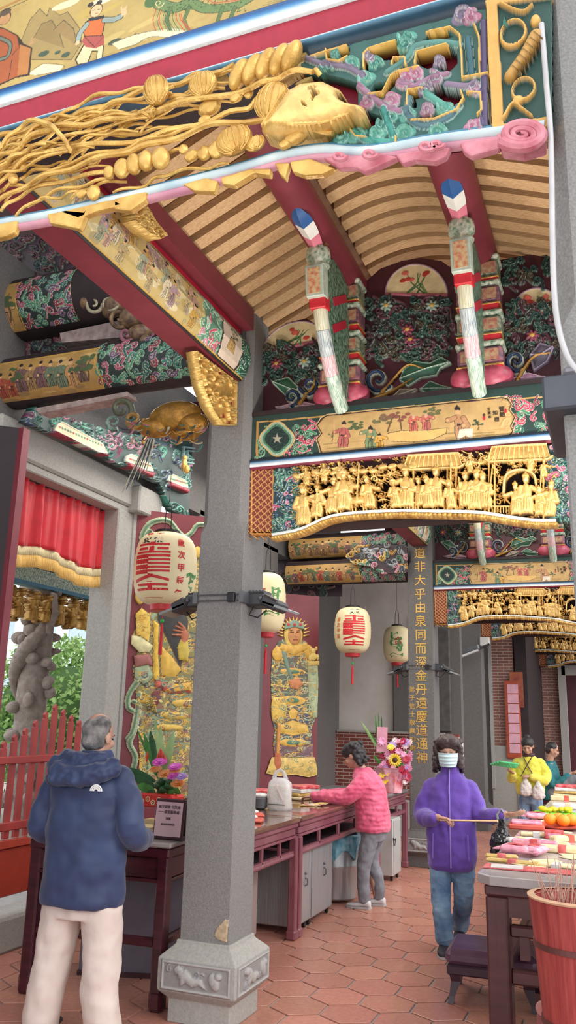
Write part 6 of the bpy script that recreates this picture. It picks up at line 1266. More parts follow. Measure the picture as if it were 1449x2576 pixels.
# ================================================================== red paling gate in the doorway (plane x = -4.3)
t = thing('paling_gate', 'red wooden paling gate with an arched row of pickets in the curtained doorway', 'gate', (-4.3, 5.4, .6)); RG = M('gate_red', '8e2f2d', .5, var=.15, scale=6, col2='a63a35')
tops = [(-.2, 1900), (40, 1860), (60, 1843), (90, 1817), (116, 1782), (138, 1768), (160, 1785), (178, 1798), (190, 1812)]
for y in np.arange(4.95, 6.2, .115):
    px = np.interp(y, [5.1, 5.75, 6.0, 6.2], [0, 140, 180, 195]); z = float(np.interp(y, [4.8, 5.0, 5.2, 5.45, 5.62, 5.76, 5.9, 6.05, 6.2], [1.3, 1.36, 1.46, 1.56, 1.66, 1.73, 1.68, 1.62, 1.58]))
    m = MB(); m.prism([(y-.028, .75), (y+.028, .75), (y+.028, z-.06), (y+.014, z-.05), (y+.022, z-.025), (y, z), (y-.022, z-.025), (y-.014, z-.05), (y-.028, z-.06)], 'x', -4.315, -4.29); m.obj('picket', RG, t, world=True)
for z, h in ((1.31, .055), (.84, .06)): MB().box((-4.28, 5.55, z), (.035, 1.3, h), bev=.006).obj('rail', RG, t, world=True)
m = MB(); m.box((-4.3, 5.5, .52), (.05, 1.5, .34), bev=.01); m.box((-4.27, 5.5, .72), (.06, 1.5, .05)); m.obj('lower_panel', M('gate_orange_red', 'a83a28', .5), t, world=True)
# ================================================================== beyond the doorway
t = thing('dragon_column', 'carved grey stone dragon column standing outside the curtained doorway', 'column', (-6.2, 7.85, 0)); DS = M('weathered_dragon_stone', '8a7d74', .9, var=.3, scale=14, bump=.8, bscale=40, col2='a99d93')
MB().lathe([(.30, 0), (.30, .3), (.2, .4), (.17, .5), (.17, 3.2), (.24, 3.3)], n=20).obj('shaft', DS, t, smooth=True)
sp = [(.21*math.cos(a), .21*math.sin(a), .9+.30*a) for a in np.linspace(0, 7.6, 80)]; MB().tube(sp, [.055+.03*math.sin(i*.16)+.012*(i % 2) for i in range(80)], 10).obj('dragon_body', DS, t, smooth=True)
rn = random.Random(5); m = MB()
for i in range(46): a, z = rn.uniform(0, 6.3), rn.uniform(.7, 3.1); m.ell((.2*math.cos(a), .2*math.sin(a), z), (rn.uniform(.04, .1), rn.uniform(.04, .1), rn.uniform(.03, .09)))
m.obj('weathered_relief', DS, t, smooth=True)['kind'] = 'stuff'
MB().tube([(.2, -.1, 2.55), (.32, -.14, 2.75), (.30, -.16, 2.95), (.18, -.14, 3.0)], [.05, .045, .035, .03], 8).ell((.16, -.16, 2.98), (.09, .08, .07)).obj('dragon_head', DS, t, smooth=True)
cv = CV(2.3, .42, 150, 'b98a3c', False, None); cv.k = 1.; cv.T = lambda p: p
foliage(cv, .02, .03, 2.28, .40, 260, .03, 'c4963f', .03, .03, 4, ['c4963f', 'a87a34', 'd2a854'])
for i in range(9): cv.T = lambda p: (p[0], .42-p[1]); figure(cv, .2+i*.24, .38, .3, 'c9993f', 'd8ae5c', 'a87a34', 'a87a34', .04, .04)
t = thing('gilded_board', 'gilded carved board outside the curtained doorway, below the yellow fringe', 'carving', (-6.0, 8., 2.62)); cv.obj('carving', lambda U, V, H: (-6.0+H, 6.75+U, V+2.6), PG, t, thick=.04)
MB().box((-6.05, 7.9, 3.12), (.15, 2.3, .2)).obj('painted_rail', M('floral_paint', '4a7a60'), t, world=True); MB().box((-6.0, 7.9, 3.03), (.14, 2.3, .04)).obj('blue_moulding', M('steel_blue_paint', '4c7f98'), t, world=True)
MB().box((-6.1, 7.9, 3.55), (.2, 2.6, .7)).obj('upper_beam', DARKW, t, world=True)
t = thing('garden_bush', 'bright green leafy bush outside the curtained doorway', 'bush', (-8.6, 11.9, 0)); rn = random.Random(8)
m = MB(); V = []; Fc = []
for i in range(9000):
    a, b = rn.uniform(0, 6.28), math.acos(rn.uniform(-1, 1)); r = rn.uniform(.82, 1.04); wob = 1+.14*math.sin(a*5)+.1*math.sin(b*7+a*3)
    p = Vector((-8.8+1.5*r*wob*math.sin(b)*math.cos(a), 12.1+1.7*r*wob*math.sin(b)*math.sin(a), 1.55+1.25*r*wob*math.cos(b))); u = Vector((rn.gauss(0, 1), rn.gauss(0, 1), rn.gauss(0, 1))).normalized()*.055; v = u.cross(Vector((rn.gauss(0, 1), rn.gauss(0, 1), rn.gauss(0, 1)))).normalized()*.032; o = len(V)
    V += [tuple(p-u), tuple(p+v), tuple(p+u), tuple(p-v)]; Fc.append((o, o+1, o+2, o+3))
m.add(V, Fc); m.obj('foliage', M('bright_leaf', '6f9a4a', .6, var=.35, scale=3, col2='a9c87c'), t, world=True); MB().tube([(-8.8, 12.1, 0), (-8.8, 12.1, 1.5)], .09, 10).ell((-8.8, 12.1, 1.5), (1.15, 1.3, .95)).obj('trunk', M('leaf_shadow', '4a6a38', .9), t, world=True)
t = thing('distant_building', 'pale washed-out building far outside the curtained doorway', 'building', (-22, 24, 0)); MB().box((0, 0, 6), (3, 14, 12)).obj('walls', M('hazy_wall', 'd5dcdc', .9, var=.04), t)
for i in range(5):
    for j in range(4): MB().box((1.52, -5+i*2.4, 2.2+j*2.7), (.06, 1.5, 1.3)).obj('window', M('hazy_glass', 'a9bcc4', .3), t)
meta(MB().box((-12, 9, -.08), (15.5, 30, .1)).obj('ground_outside', M('court_paving', 'a8a39c', .9, var=.08)), kind='structure')
# ================================================================== things on the tables
def soft(name, mb, mat, parent, vox=.006, it=4, disp=0, dscale=.05, world=False):
    me = mb.mesh(name); o = bpy.data.objects.new(name, me); COL.objects.link(o)
    md = o.modifiers.new('r', 'REMESH'); md.mode = 'VOXEL'; md.voxel_size = vox; md.use_smooth_shade = True
    if it: s = o.modifiers.new('s', 'SMOOTH'); s.factor = .5; s.iterations = it
    if disp:
        tx = bpy.data.textures.new(name+'_folds', 'CLOUDS'); tx.noise_scale = dscale; tx.noise_depth = 1; d = o.modifiers.new('d', 'DISPLACE'); d.texture = tx; d.strength = disp; d.mid_level = .5
    dg = bpy.context.evaluated_depsgraph_get(); m2 = bpy.data.meshes.new_from_object(o.evaluated_get(dg)); bpy.data.objects.remove(o); bpy.data.meshes.remove(me)
    m2.materials.clear(); m2.materials.append(mat); m2.polygons.foreach_set('use_smooth', [True]*len(m2.polygons)); o = bpy.data.objects.new(name, m2); COL.objects.link(o)
    if parent is not None:
        if world: world_parent(o, parent)
        else: o.parent = parent
    return o
LEAF = M('glossy_leaf', '2f6a2c', .35, var=.3, scale=10, col2='5a9a48'); LEAFD = M('dark_leaf', '1f4426', .4, var=.3, scale=10, col2='34683a'); LEAFP = M('pale_leaf', '8ab06a', .4, var=.2, scale=10, col2='b4cf94')
def blade(t, p, d, L, w, mat, bend=.3, name='leaf', droop=Vector((0, 0, -1))):
    d = Vector(d).normalized(); s = d.cross(Vector((0, 1, .2))).normalized(); V = []; n = 9
    for i in range(n+1):
        f = i/n; c = Vector(p)+d*(L*f)+droop*(bend*L*f*f); ww = w*math.sin(PI*min(1, f*.92+.06))**.7; nn = d.cross(s).normalized()
        V += [c-s*ww, c+nn*ww*.25, c+s*ww, c-nn*.002]
    F_ = []
    for i in range(n):
        for j in range(4): F_.append((i*4+j, i*4+(j+1) % 4, i*4+4+(j+1) % 4, i*4+4+j))
    return MB().add(V, F_).obj(name, mat, t, smooth=True)
def bloom(t, p, r, mat, name='flower', petals=26, layers=3, cen=None, up_=.5, facing=Vector((.2, -.8, .5))):
    m = MB(); f = facing.normalized(); R = f.to_track_quat('Z', 'Y').to_matrix()
    for l in range(layers):
        n = petals-l*4; tilt = .25+.42*l
        for i in range(n):
            a = 2*PI*(i+.5*(l % 2))/n; d = Vector((math.cos(a)*math.cos(tilt), math.sin(a)*math.cos(tilt), math.sin(tilt)*up_)); s = Vector((-math.sin(a), math.cos(a), 0)); L = r*(1-.16*l); w = r*2.6/n
            b = Vector((0, 0, .0)); c1_ = d*L*.6; c2_ = d*L+Vector((0, 0, -r*.05)); nz = Vector((0, 0, .004)); q = [b+nz, c1_+s*w+nz, c2_+nz, c1_-s*w+nz, b, c1_+s*w, c2_, c1_-s*w]
            m.add([R @ v+Vector(p) for v in q], [(0, 1, 2, 3), (7, 6, 5, 4), (0, 4, 5, 1), (1, 5, 6, 2), (2, 6, 7, 3), (3, 7, 4, 0)])
    o = m.obj(name, mat, t)
    if cen: MB().ell(Vector(p)+f*r*.15, (r*.36, r*.36, r*.24), R).obj('flower_centre', cen, o)
    return o
MAG = M('magenta_petal', 'c832b0', .5, var=.25, scale=30, col2='e884d8'); ORA = M('orange_petal', 'd97a2c', .5, var=.2, scale=25, col2='f2c08a'); REDF = M('scarlet_flower', 'c83a20', .5, var=.2); YEL = M('yellow_petal', 'e8c020', .5, var=.15, col2='f4dc5a'); WHT = M('white_petal', 'e8e0dc', .5, var=.1, col2='f5c8d4'); PNK = M('pink_petal', 'd87aa8', .5, var=.25, scale=30, col2='ecb4d0'); BRN = M('seed_brown', '4a2c14', .7, var=.3)
# tropical arrangement on the lacquered table
P = Vector((-2.98, 5.28, .92)); P = at(405, 2028, 'y', 5.3); kz = scale_at(P); t = thing('flower_arrangement', 'tropical arrangement of magenta and orange blooms with tall green leaves in a red patterned bowl', 'flowers', (P.x, 5.3, .92))
L = lambda px, py, dy=0: at(px, py, 'y', 5.3+dy)-Vector((P.x, 5.3, .92))
bz = L(405, 2025).z; t.location.z = .92
MB().box((0, 0, .02), (.30, .24, .04), bev=.01).obj('stand', M('straw_stand', 'b5a070', .6, var=.2), t)
m = MB(); m.box((L(405, 2010).x, 0, L(405, 2012).z), (.25, .18, .085), bev=.02, taper=1.12); o = m.obj('bowl', M('red_gift_wrap', 'c42822', .4, var=.1), t)
cv = CV(.24, .07, 400, 'c82a22', T=lambda p: p)
for i, (u, v) in enumerate(((.03, .03), (.075, .045), (.115, .025), (.16, .045), (.205, .03))): cv.ell((u, v), .017, None, 'e8cfa0'); cv.ell((u, v), .012, None, ('7a3a2a', 'c82a22')[i % 2]); cv.ell((u, v), .005, None, 'e8cfa0')
cc = L(405, 2012); cv.obj('wrap_pattern', lambda U, V, H: (cc.x-.12+U, -.102-H, cc.z-.035+V), PF, t, world=False, thick=.001)
base = L(405, 1975)
for px, py, w, mt, dy in (((382, 1845), 0, .022, LEAF, .02),): pass
for (x0, y0, x1, y1, w, mt, bd) in ((392, 1950, 362, 1838, .024, LEAF, .05), (395, 1950, 378, 1840, .034, LEAFD, .0), (410, 1950, 436, 1843, .036, LEAFP, .0), (400, 1950, 390, 1800, .016, LEAFP, .0), (405, 1950, 404, 1830, .03, LEAFP, .0), (398, 1960, 345, 1835, .012, LEAF, 0), (390, 1965, 298, 1918, .03, LEAFD, .12), (390, 1980, 330, 1945, .035, LEAFD, .1), (388, 1990, 345, 1968, .035, LEAF, .15), (392, 1995, 365, 1990, .03, LEAFD, .4), (415, 1990, 440, 1985, .03, LEAF, .2), (410, 1985, 395, 1995, .03, LEAFD, .2), (425, 1980, 455, 1985, .03, LEAF, .3)):
    a, b = L(x0, y0), L(x1, y1); blade(t, a, b-a, (b-a).length, w, mt, bd)
for x, y, r, mt in ((402, 1918, .058, MAG), (440, 1930, .05, MAG), (392, 1936, .045, ORA), (415, 1948, .055, ORA), (436, 1953, .05, MAG), (448, 1972, .055, ORA), (440, 1938, .04, ORA), (457, 1955, .045, M('lilac_petal', 'b89ad8', .5, var=.2))): bloom(t, L(x, y, -.08), r, mt, cen=None, facing=Vector((.1, -.5, .85)))
for x, y, a in ((368, 1903, .3), (403, 1895, 0), (410, 1898, -.3), (396, 1905, .2), (418, 1908, -.5)): MB().tube([L(x, y+14, -.05), L(x+a*6, y, -.05), L(x+a*14, y-12, -.05)], [.004, .012, .003], 8).obj('bird_flower', REDF, t, smooth=True)
for x, y in ((400, 1975), (412, 1985), (425, 1975), (408, 1965), (430, 1965)): MB().ell(L(x, y, -.02), (.03, .04, .03)).obj('moss', LEAFD, t, smooth=True)
for i in range(3): MB().tube([base, L(405+12*i-10, 1985)], .004, 6).obj('stem', LEAF, t)
# big bouquet on the far counter
P = at(985, 1978, 'y', 9.7); t = thing('gift_bouquet', 'tall gift bouquet with a sunflower, pink blooms and card, beside the lettered pillar', 'flowers', (P.x, 9.7, .876)); L = lambda px, py, dy=0: at(px, py, 'y', 9.7+dy)-Vector((P.x, 9.7, .876))
m = MB(); a = L(980, 1990); m.lathe([(.10, .0), (.12, .0), (.15, .2), (.16, .27), (.14, .27)], n=6); m.obj('wrapped_pot', M('pink_wrapping', 'd0505a', .4, var=.3, scale=12, col2='eab8c4'), t)
m = MB(); m.lathe([(.13, .18), (.17, .26), (.185, .27)], n=14, cap=False, lobes=7, lob=.1); m.obj('tissue_collar', M('pink_tissue', 'dfa4b4', .5, var=.2, scale=20), t)
rn = random.Random(3)
for i in range(62):
    x, y = rn.uniform(950, 1030), rn.uniform(1862, 1968); mt = rn.choice([WHT, PNK, PNK, WHT, M('crimson_petal', 'b02848', .5, var=.2), M('lilac_petal', 'b89ad8')]); bloom(t, L(x, y, rn.uniform(-.1, .08)), rn.uniform(.035, .06), mt, petals=10, layers=2, facing=Vector((rn.uniform(-.4, .5), -.8, rn.uniform(.0, .6))))
bloom(t, L(994, 1912, -.16), .085, YEL, 'sunflower', 18, 2, BRN, facing=Vector((.1, -1, .1))); bloom(t, L(983, 1880, -.08), .05, YEL, 'flower', 12, 2)
for x, y in ((962, 1950), (972, 1945), (968, 1965), (960, 1968), (1010, 1935), (1018, 1942)): bloom(t, L(x, y, -.12), .055, YEL if x < 1000 else M('crimson_petal', 'b02848'), petals=7, layers=1, facing=Vector((-.2, -.7, .7)))
for x0, y0, x1, y1, w, mt in ((958, 1895, 908, 1812, .018, LEAFP), (962, 1895, 925, 1835, .016, LEAF), (950, 1880, 944, 1795, .01, LEAF), (955, 1880, 952, 1790, .01, LEAF), (960, 1880, 960, 1800, .01, LEAFD), (985, 1930, 1000, 1945, .03, LEAF), (985, 1930, 975, 1945, .03, LEAF), (1005, 1900, 1028, 1890, .02, LEAF), (960, 1925, 940, 1900, .02, LEAF)): a, b = L(x0, y0), L(x1, y1); blade(t, a, b-a, (b-a).length, w, mt, .02)
for x, y in ((990, 1932), (982, 1938), (998, 1938), (975, 1930), (1005, 1925)): MB().ell(L(x, y, .0), (.05, .05, .035)).obj('moss', LEAF, t, smooth=True)
a = L(961, 1860, -.02); MB().box(a, (.125, .004, .28), ry=.03).obj('greeting_card', M('pink_card', 'e0a0b4', .6), t)
# notice stand
P = at(423, 2122, 'y', 4.80); t = thing('notice_stand', 'small pink printed notice in a dark frame on the corner of the lacquered table', 'sign', (P.x, 4.80, .925)); k = scale_at(P)
MB().box((0, .0, .115), (.205, .02, .235), rx=-.12, bev=.004).obj('frame', M('notice_frame', '4a3038', .4), t); MB().box((0, -.012, .115), (.185, .004, .20), rx=-.12).obj('paper', M('pink_notice_paper', 'd3b4bc', .6, var=.04), t); MB().box((0, .03, .006), (.2, .1, .012)).obj('foot', M('notice_frame', '4a3038'), t)
its = [('疏文請放 可焚燒', .021, 0, .185), ('一一請至服務處', .021, 0, .155), ('謝謝', .017, 0, .118), ('請勿放置貴重物品', .012, 0, .085)]
text_on('notice_text', its, lambda u, v, h: (u, -.016-.12*(.115-v)*1.0-h, v), M('notice_ink', '5a4650', .6), t, world=False)
t = thing('clipboard_tray', 'dark shallow tray with wires behind the pink notice', 'tray', (P.x+.02, 5.08, .92)); MB().box((0, 0, .10), (.2, .18, .20), bev=.01).obj('box', M('walnut_box', '4a3430', .4, var=.2), t)
for i in range(3): MB().tube([(-.06+.03*i, -.05, .205), (-.02+.03*i, -.08, .225), (.04+.01*i, -.03, .215)], .005, 6).obj('wire', BLACKM, t)
P = at(345, 2098, 'y', 4.80); t0 = None
for i in range(7):
    m = MB(); m.box((0, 0, .004), (.19, .13, .0075), rz=.03*(-1)**i+.02*i, bev=.002)
    if i == 0: me = m.mesh('paper_bundle'); me.materials.append(M('straw_paper', 'cfb888', .7, var=.1, scale=40, stretch=(1, 1, 30)))
    o = bpy.data.objects.new('joss_paper_packet', me); COL.objects.link(o); o.location = (P.x, 4.86, .921+i*.009); o.rotation_euler = (0, 0, .04*(-1)**i); meta(o, 'flat straw-coloured paper packet in the stack beside the pink notice', 'paper packet', 'stack of paper packets on the lacquered table', 'thing')
# things on the counter
P = at(726, 2036, 'z', .896); t = thing('plastic_carrier_bag', 'white translucent carrier bag with two pale cartons standing on the counter', 'bag', (-2.82, 7.02, .896)); Lb = lambda px, py, dy=0: at(px, py, 'y', 7.02+dy)-Vector((-2.82, 7.02, .896))
rn = random.Random(2); m = MB(); sec = []
for z, rx, ry, sq in ((0, .10, .07, .9), (.02, .112, .08, .9), (.1, .11, .08, .85), (.18, .105, .075, .8), (.225, .10, .06, .8), (.25, .07, .04, .6), (.265, .05, .025, .6)):
    sec.append([Vector((rx*(1+.05*math.sin(5*a+z*30))*abs(math.cos(a))**sq*(1 if math.cos(a) > 0 else -1), ry*(1+.05*math.cos(4*a+z*20))*abs(math.sin(a))**sq*(1 if math.sin(a) > 0 else -1), z)) for a in np.linspace(0, 2*PI, 41)[:-1]])
m.loft(sec); bagm = M('white_film', 'e8e8ec', .25, var=.05, scale=20, bump=.8, bscale=25); bagm.node_tree.nodes['Principled BSDF'].inputs['Alpha'].default_value = .62; m.obj('bag_body', bagm, t, smooth=True)
MB().tube([(-.06, 0, .25), (-.035, 0, .31), (0, 0, .335), (.035, 0, .31), (.06, 0, .25)], [.02, .016, .012, .016, .02], 8, flat=(1, .35)).obj('handle', bagm, t, smooth=True)
for x in (-.05, .045): MB().box((x, .0, .11), (.08, .1, .2), bev=.012).obj('carton', M('cream_carton', 'e4cfa0', .6, var=.12, scale=14), t)
MB().box((.0, -.083, .05), (.17, .002, .008)).obj('printed_line', M('grey_print', '5a6060', .6), t); MB().box((.03, -.082, .15), (.012, .003, .14), ry=-.5).obj('white_fold', WHT, t)
OFF = [M('red_offering_wrap', 'c8323a', .35, var=.25, scale=20, col2='e88a8a'), M('gold_paper', 'c9a24e', .5, var=.2, scale=30, col2='e0c684'), M('white_wrap', 'dcdad8', .4, var=.15, scale=20), M('pink_wrap', 'd8789a', .35, var=.3, scale=22, col2='f0b4c4'), M('cream_paper', 'dcc490', .6, var=.15, scale=30, col2='ecdcb8'), M('yellow_wrap', 'e0c41e', .4, var=.15, scale=30), M('green_tray', '7fc43c', .4), M('coral_tray', 'd8604e', .35)]
def item(nm, label, cat, loc, rz, build, group=None): t = thing(nm, label, cat, loc, rz, group); build(t); return t
z = .897
def gift_stack(t):
    for i, (w, h, mt) in enumerate(((.3, .03, 4), (.28, .03, 1), (.3, .04, 2), (.27, .035, 0))): MB().box((.01*i, 0, .015+i*.034), (w, .2, h-.002), rz=.08*(-1)**i, bev=.008).obj('packet', OFF[mt], t)
p = at(790, 2000, 'z', z); item('offering_stack', 'stack of red and white packets between the white carrier bag and the pink jacket', 'packets', (-3.0, 8.05, z), 1.2, gift_stack)
item('offering_stack', 'low stack of yellow and white packets close beside the floodlight pillar', 'packets', (-3.12, 7.35, z), .4, gift_stack)
def cup(t): MB().lathe([(.04, 0), (.055, .01), (.065, .09), (.055, .1)], n=20).obj('cup', GREYM, t, smooth=True); MB().lathe([(.0, .09), (.055, .1), (.065, .115), (.04, .13), (0, .135)], n=20).obj('white_cover', OFF[2], t, smooth=True)
item('covered_cup', 'grey cup with a white crumpled cover beside the floodlight pillar on the counter', 'cup', (-2.98, 6.98, z), 0, cup)
def tray(t): MB().box((0, 0, .012), (.26, .18, .024), bev=.01).obj('tray', OFF[7], t); MB().ell((.02, 0, .035), (.07, .05, .02)).obj('wrapped_piece', OFF[2], t, smooth=True)
item('offering_tray', 'orange-red tray on the counter touching the floodlight pillar outline', 'tray', (-2.72, 6.1, z), .3, tray)
item('offering_tray', 'second orange-red tray a little behind the first on the near counter', 'tray', (-2.85, 6.42, z), .5, tray)
def cards(t):
    for i in range(6): MB().box((.02*i, .015*i, .003+.003*i), (.16, .09, .003), rz=.25*i).obj('card', OFF[(1, 4, 0, 2, 4, 1)[i]], t)
item('joss_paper_spread', 'small fan of gold joss papers lying on the glossy counter near the pink jacket', 'papers', (-2.72, 7.5, z), .2, cards)
# ------------------------------------------------------------------ offerings on the right table
ZT = .851; rn = random.Random(11)
def bundle(t, mt=4, L_=.26, w=.08, h=.035, band=0):
    MB().box((0, 0, h/2), (L_, w, h), bev=.01).obj('paper_roll', OFF[mt], t); MB().box((.0, 0, h/2+.001), (.05, w+.004, h+.004)).obj('band', OFF[band], t)
def pk(px, py, nm, lab, cat, rz, b, dz=0, group=None): p = at(px, py, 'z', ZT); return item(nm, lab, cat, (p.x, p.y, ZT+dz), rz, b, group)
def pillow(t):
    m = MB(); m.box((0, 0, .035), (.20, .13, .05), bev=.02); soft('packet', m, OFF[3], t, .008, 6, .008, .03); 
    for s in (-1, 1): MB().prism([(s*.095, -.05), (s*.135, -.065), (s*.13, .065), (s*.095, .05)], 'z', .028, .036).obj('sealed_end', OFF[3], t)
    MB().box((.0, -.0, .064), (.1, .05, .003)).obj('label_patch', OFF[0], t)
pk(1300, 2150, 'snack_packet', 'pink foil pillow packet on the near corner of the offering table', 'packet', -.25, pillow)
pk(1345, 2152, 'snack_packet', 'rose-red packet lying against the pink pillow packet', 'packet', 1.3, pillow)
pk(1262, 2158, 'joss_bundle', 'golden bundle at the very corner of the offering table', 'paper bundle', .2, lambda t: bundle(t, 1, .2, .07, .02))
pk(1290, 2172, 'joss_bundle', 'long golden bundle in front of the pink pillow packet', 'paper bundle', -.1, lambda t: bundle(t, 1, .32, .06, .02))
pk(1400, 2180, 'joss_bundle', 'flat straw bundle at the front edge of the offering table, near the barrel', 'paper bundle', -.05, lambda t: bundle(t, 4, .34, .12, .015, 2))
pk(1415, 2145, 'joss_bundle', 'cream bundle just behind the flat straw bundle near the barrel', 'paper bundle', .05, lambda t: bundle(t, 4, .3, .1, .04))
def sheet(t): MB().box((0, 0, .004), (.5, .16, .006)).obj('sheet', OFF[0], t); MB().box((-.12, -.01, .009), (.18, .12, .004), rz=.1).obj('white_slip', OFF[2], t)
pk(1330, 2188, 'red_paper_sheet', 'red and white sheets along the front edge of the offering table', 'paper', 0, sheet)
pk(1405, 2085, 'coral_plate', 'coral red plate under the oranges', 'plate', 0, lambda t: MB().lathe([(.0, .012), (.10, .008), (.19, .03), (.2, .035), (.19, .024), (.11, .0), (0, 0)], n=32, cap=False).obj('plate', OFF[7], t, smooth=True))
po = at(1405, 2083, 'z', ZT)
om = MB().ell((0, 0, 0), (.052, .052, .046), nu=24, nv=14).mesh('orange'); om.materials.append(M('orange_peel', 'e89018', .4, var=.1, scale=12, bump=.3, bscale=180, col2='f0a830')); om.polygons.foreach_set('use_smooth', [True]*len(om.polygons))
for i, (dx, dy, dz, lb) in enumerate(((-.06, -.03, .066, 'orange next to the pink tray on the coral plate'), (.045, -.05, .066, 'orange at the front of the coral plate'), (.0, .06, .066, 'orange at the back of the coral plate'), (.1, .04, .066, 'orange on the coral plate farther from the pink tray'))):
    o = bpy.data.objects.new('orange', om); COL.objects.link(o); o.location = (po.x+dx, po.y+dy, ZT+dz); meta(o, lb, 'orange', None, 'thing'); s_ = MB().tube([(0, 0, .043), (0, 0, .052)], .004, 6).obj('stem', LEAFD, o)
pk(1325, 2085, 'pink_tray', 'pink and coral folded tray beside the oranges', 'tray', .1, lambda t: (MB().box((0, 0, .02), (.28, .2, .04), bev=.01).obj('tray', OFF[7], t), MB().box((0, 0, .05), (.24, .16, .03), bev=.01).obj('wrapped_cake', OFF[3], t)))
pk(1395, 2055, 'green_tray', 'bright green tray heaped with yellow wrapped sweets', 'tray', 0, lambda t: (MB().box((0, 0, .02), (.34, .2, .04), bev=.01, taper=1.1).obj('tray', OFF[6], t), [MB().ell((rn.uniform(-.13, .13), rn.uniform(-.06, .06), .055+rn.uniform(0, .02)), (.04, .028, .02), Matrix.Rotation(rn.uniform(0, 3), 3, 'Z')).obj('yellow_sweet', OFF[5], t, smooth=True) for _ in range(14)]))
pk(1350, 2062, 'snack_packet', 'crimson and white packet behind the pink tray', 'packet', .2, pillow)
pk(1350, 2105, 'joss_bundle', 'golden bundle touching the small red box', 'paper bundle', .1, lambda t: bundle(t, 4, .24, .06, .03, 2))
pk(1395, 2110, 'red_box', 'small red printed box before the oranges', 'box', .1, lambda t: (MB().box((0, 0, .03), (.14, .09, .06), bev=.006).obj('box', OFF[0], t), MB().box((0, -.046, .03), (.09, .002, .025)).obj('pale_print', OFF[3], t)))
pk(1370, 2128, 'joss_bundle', 'straw bundle with a red end in the middle of the offering table', 'paper bundle', -.15, lambda t: bundle(t, 4, .34, .07, .035, 2))
pk(1310, 2118, 'joss_bundle', 'pale wrapped bundle on the aisle edge of the offering table', 'paper bundle', .5, lambda t: bundle(t, 2, .2, .08, .03, 4))
pk(1430, 2035, 'joss_bundle', 'white wrapped bundle beside the yellow sweets', 'paper bundle', .0, lambda t: bundle(t, 2, .3, .14, .05, 4)); pk(1425, 2015, 'joss_bundle', 'orange-banded straw bundle far along the offering table', 'paper bundle', .1, lambda t: bundle(t, 4, .34, .1, .05, 7)); pk(1425, 2003, 'offering_stack', 'last stack of packets at the far end of the offering table', 'packets', 0, gift_stack)
pk(1345, 2132, 'joss_bundle', 'rose packet bundle between the pink pillow packet and the red box', 'paper bundle', -.05, lambda t: bundle(t, 3, .3, .06, .05, 0)); pk(1430, 2118, 'joss_bundle', 'cream roll with an orange band lying beyond the small red box', 'paper bundle', .8, lambda t: bundle(t, 4, .3, .07, .045, 7))
for i in range(22):
    p = at(rn.uniform(1275, 1449), rn.uniform(2050, 2185), 'z', ZT)
    if i == 0: m = MB(); m.box((0, 0, .003), (.16, .10, .004)); slip = m.mesh('joss_slip'); slip.materials.append(OFF[4])
    o = bpy.data.objects.new('joss_slip', slip); COL.objects.link(o); o.location = (max(p.x, -.72), p.y, ZT+.001*i*.05); o.rotation_euler = (0, 0, rn.uniform(0, 3)); meta(o, 'loose cream joss paper slip lying among the offerings', 'paper slip', 'loose joss papers on the offering table', 'thing')
# signs beyond
p = at(1292, 1840, 'y', 15.05); t = thing('notice_board', 'tall narrow pink notice board with an orange frame on the brick wall', 'sign', (p.x, 15.05, 1.2)); MB().box((0, 0, .55), (.26, .05, 1.3), bev=.02).obj('frame', M('orange_frame', 'a8482c', .5), t)
for i in range(7): MB().box((.015, -.028, .07+i*.165), (.18, .01, .15)).obj('pink_slip', M('pink_slip', 'd8a4b4', .6), t)
t = thing('wall_poster', 'dark red and yellow poster on the wall above the pink notice board', 'poster', at(1300, 1735, 'y', 15.04)); MB().box((0, 0, 0), (.22, .02, .6)).obj('sheet', M('poster_red', '7a2c30', .6, var=.3, scale=8, col2='a8603c'), t)
for px, py, lab in ((1312, 1862, 'small pale card on the wall nearer the pink notice board'), (1352, 1865, 'small cream card on the wall nearer the dark doorway')): meta(MB().box(at(px, py, 'y', 18.03), (.14, .01, .24)).obj('wall_card', M('cream_paper', 'dcc490')), lab, 'card', kind='thing')
# cable conduit and clamp on the conduit pillar, pipe on the floodlight pillar
t = thing('conduit', 'pale grey conduit curving down the conduit pillar', 'conduit', at(1380, 400, 'y', 1.97)); q = [at(a, b, 'y', 1.965) for a, b in spl([(1362, 60), (1368, 130), (1376, 230), (1384, 320), (1388, 450), (1390, 600), (1396, 760), (1414, 860), (1445, 925), (1500, 970)], 6)]; MB().tube(q, .0075, 10).obj('pipe', M('conduit_plastic', 'b4b2b4', .4), t, world=True, smooth=True)
t = thing('metal_strap_box', 'dark steel clamp box round the conduit pillar', 'clamp', at(1420, 990, 'y', 1.95)); a, b = at(1372, 945, 'y', 1.95), at(1372, 1032, 'y', 1.95); MB().box((a.x+.17, 2.15, (a.z+b.z)/2), (.36, .40, a.z-b.z), bev=.006).obj('clamp', M('blued_steel', '4a4c54', .5, .4, var=.1), t, world=True); MB().box((a.x+.19, 2.15, a.z+.012), (.3, .38, .02), bev=.006).obj('lip', M('dusty_steel', '77757c', .6, .3), t, world=True)
t = thing('pillar_pipe', 'thin grey pipe up the front of the floodlight pillar top', 'pipe', (-2.18, 4.6, 3.9)); MB().tube([(-2.20, 4.60, 3.95), (-2.20, 4.6, 4.6)], .016, 8).obj('pipe', M('dark_pipe', '5a585c', .5), t, world=True)
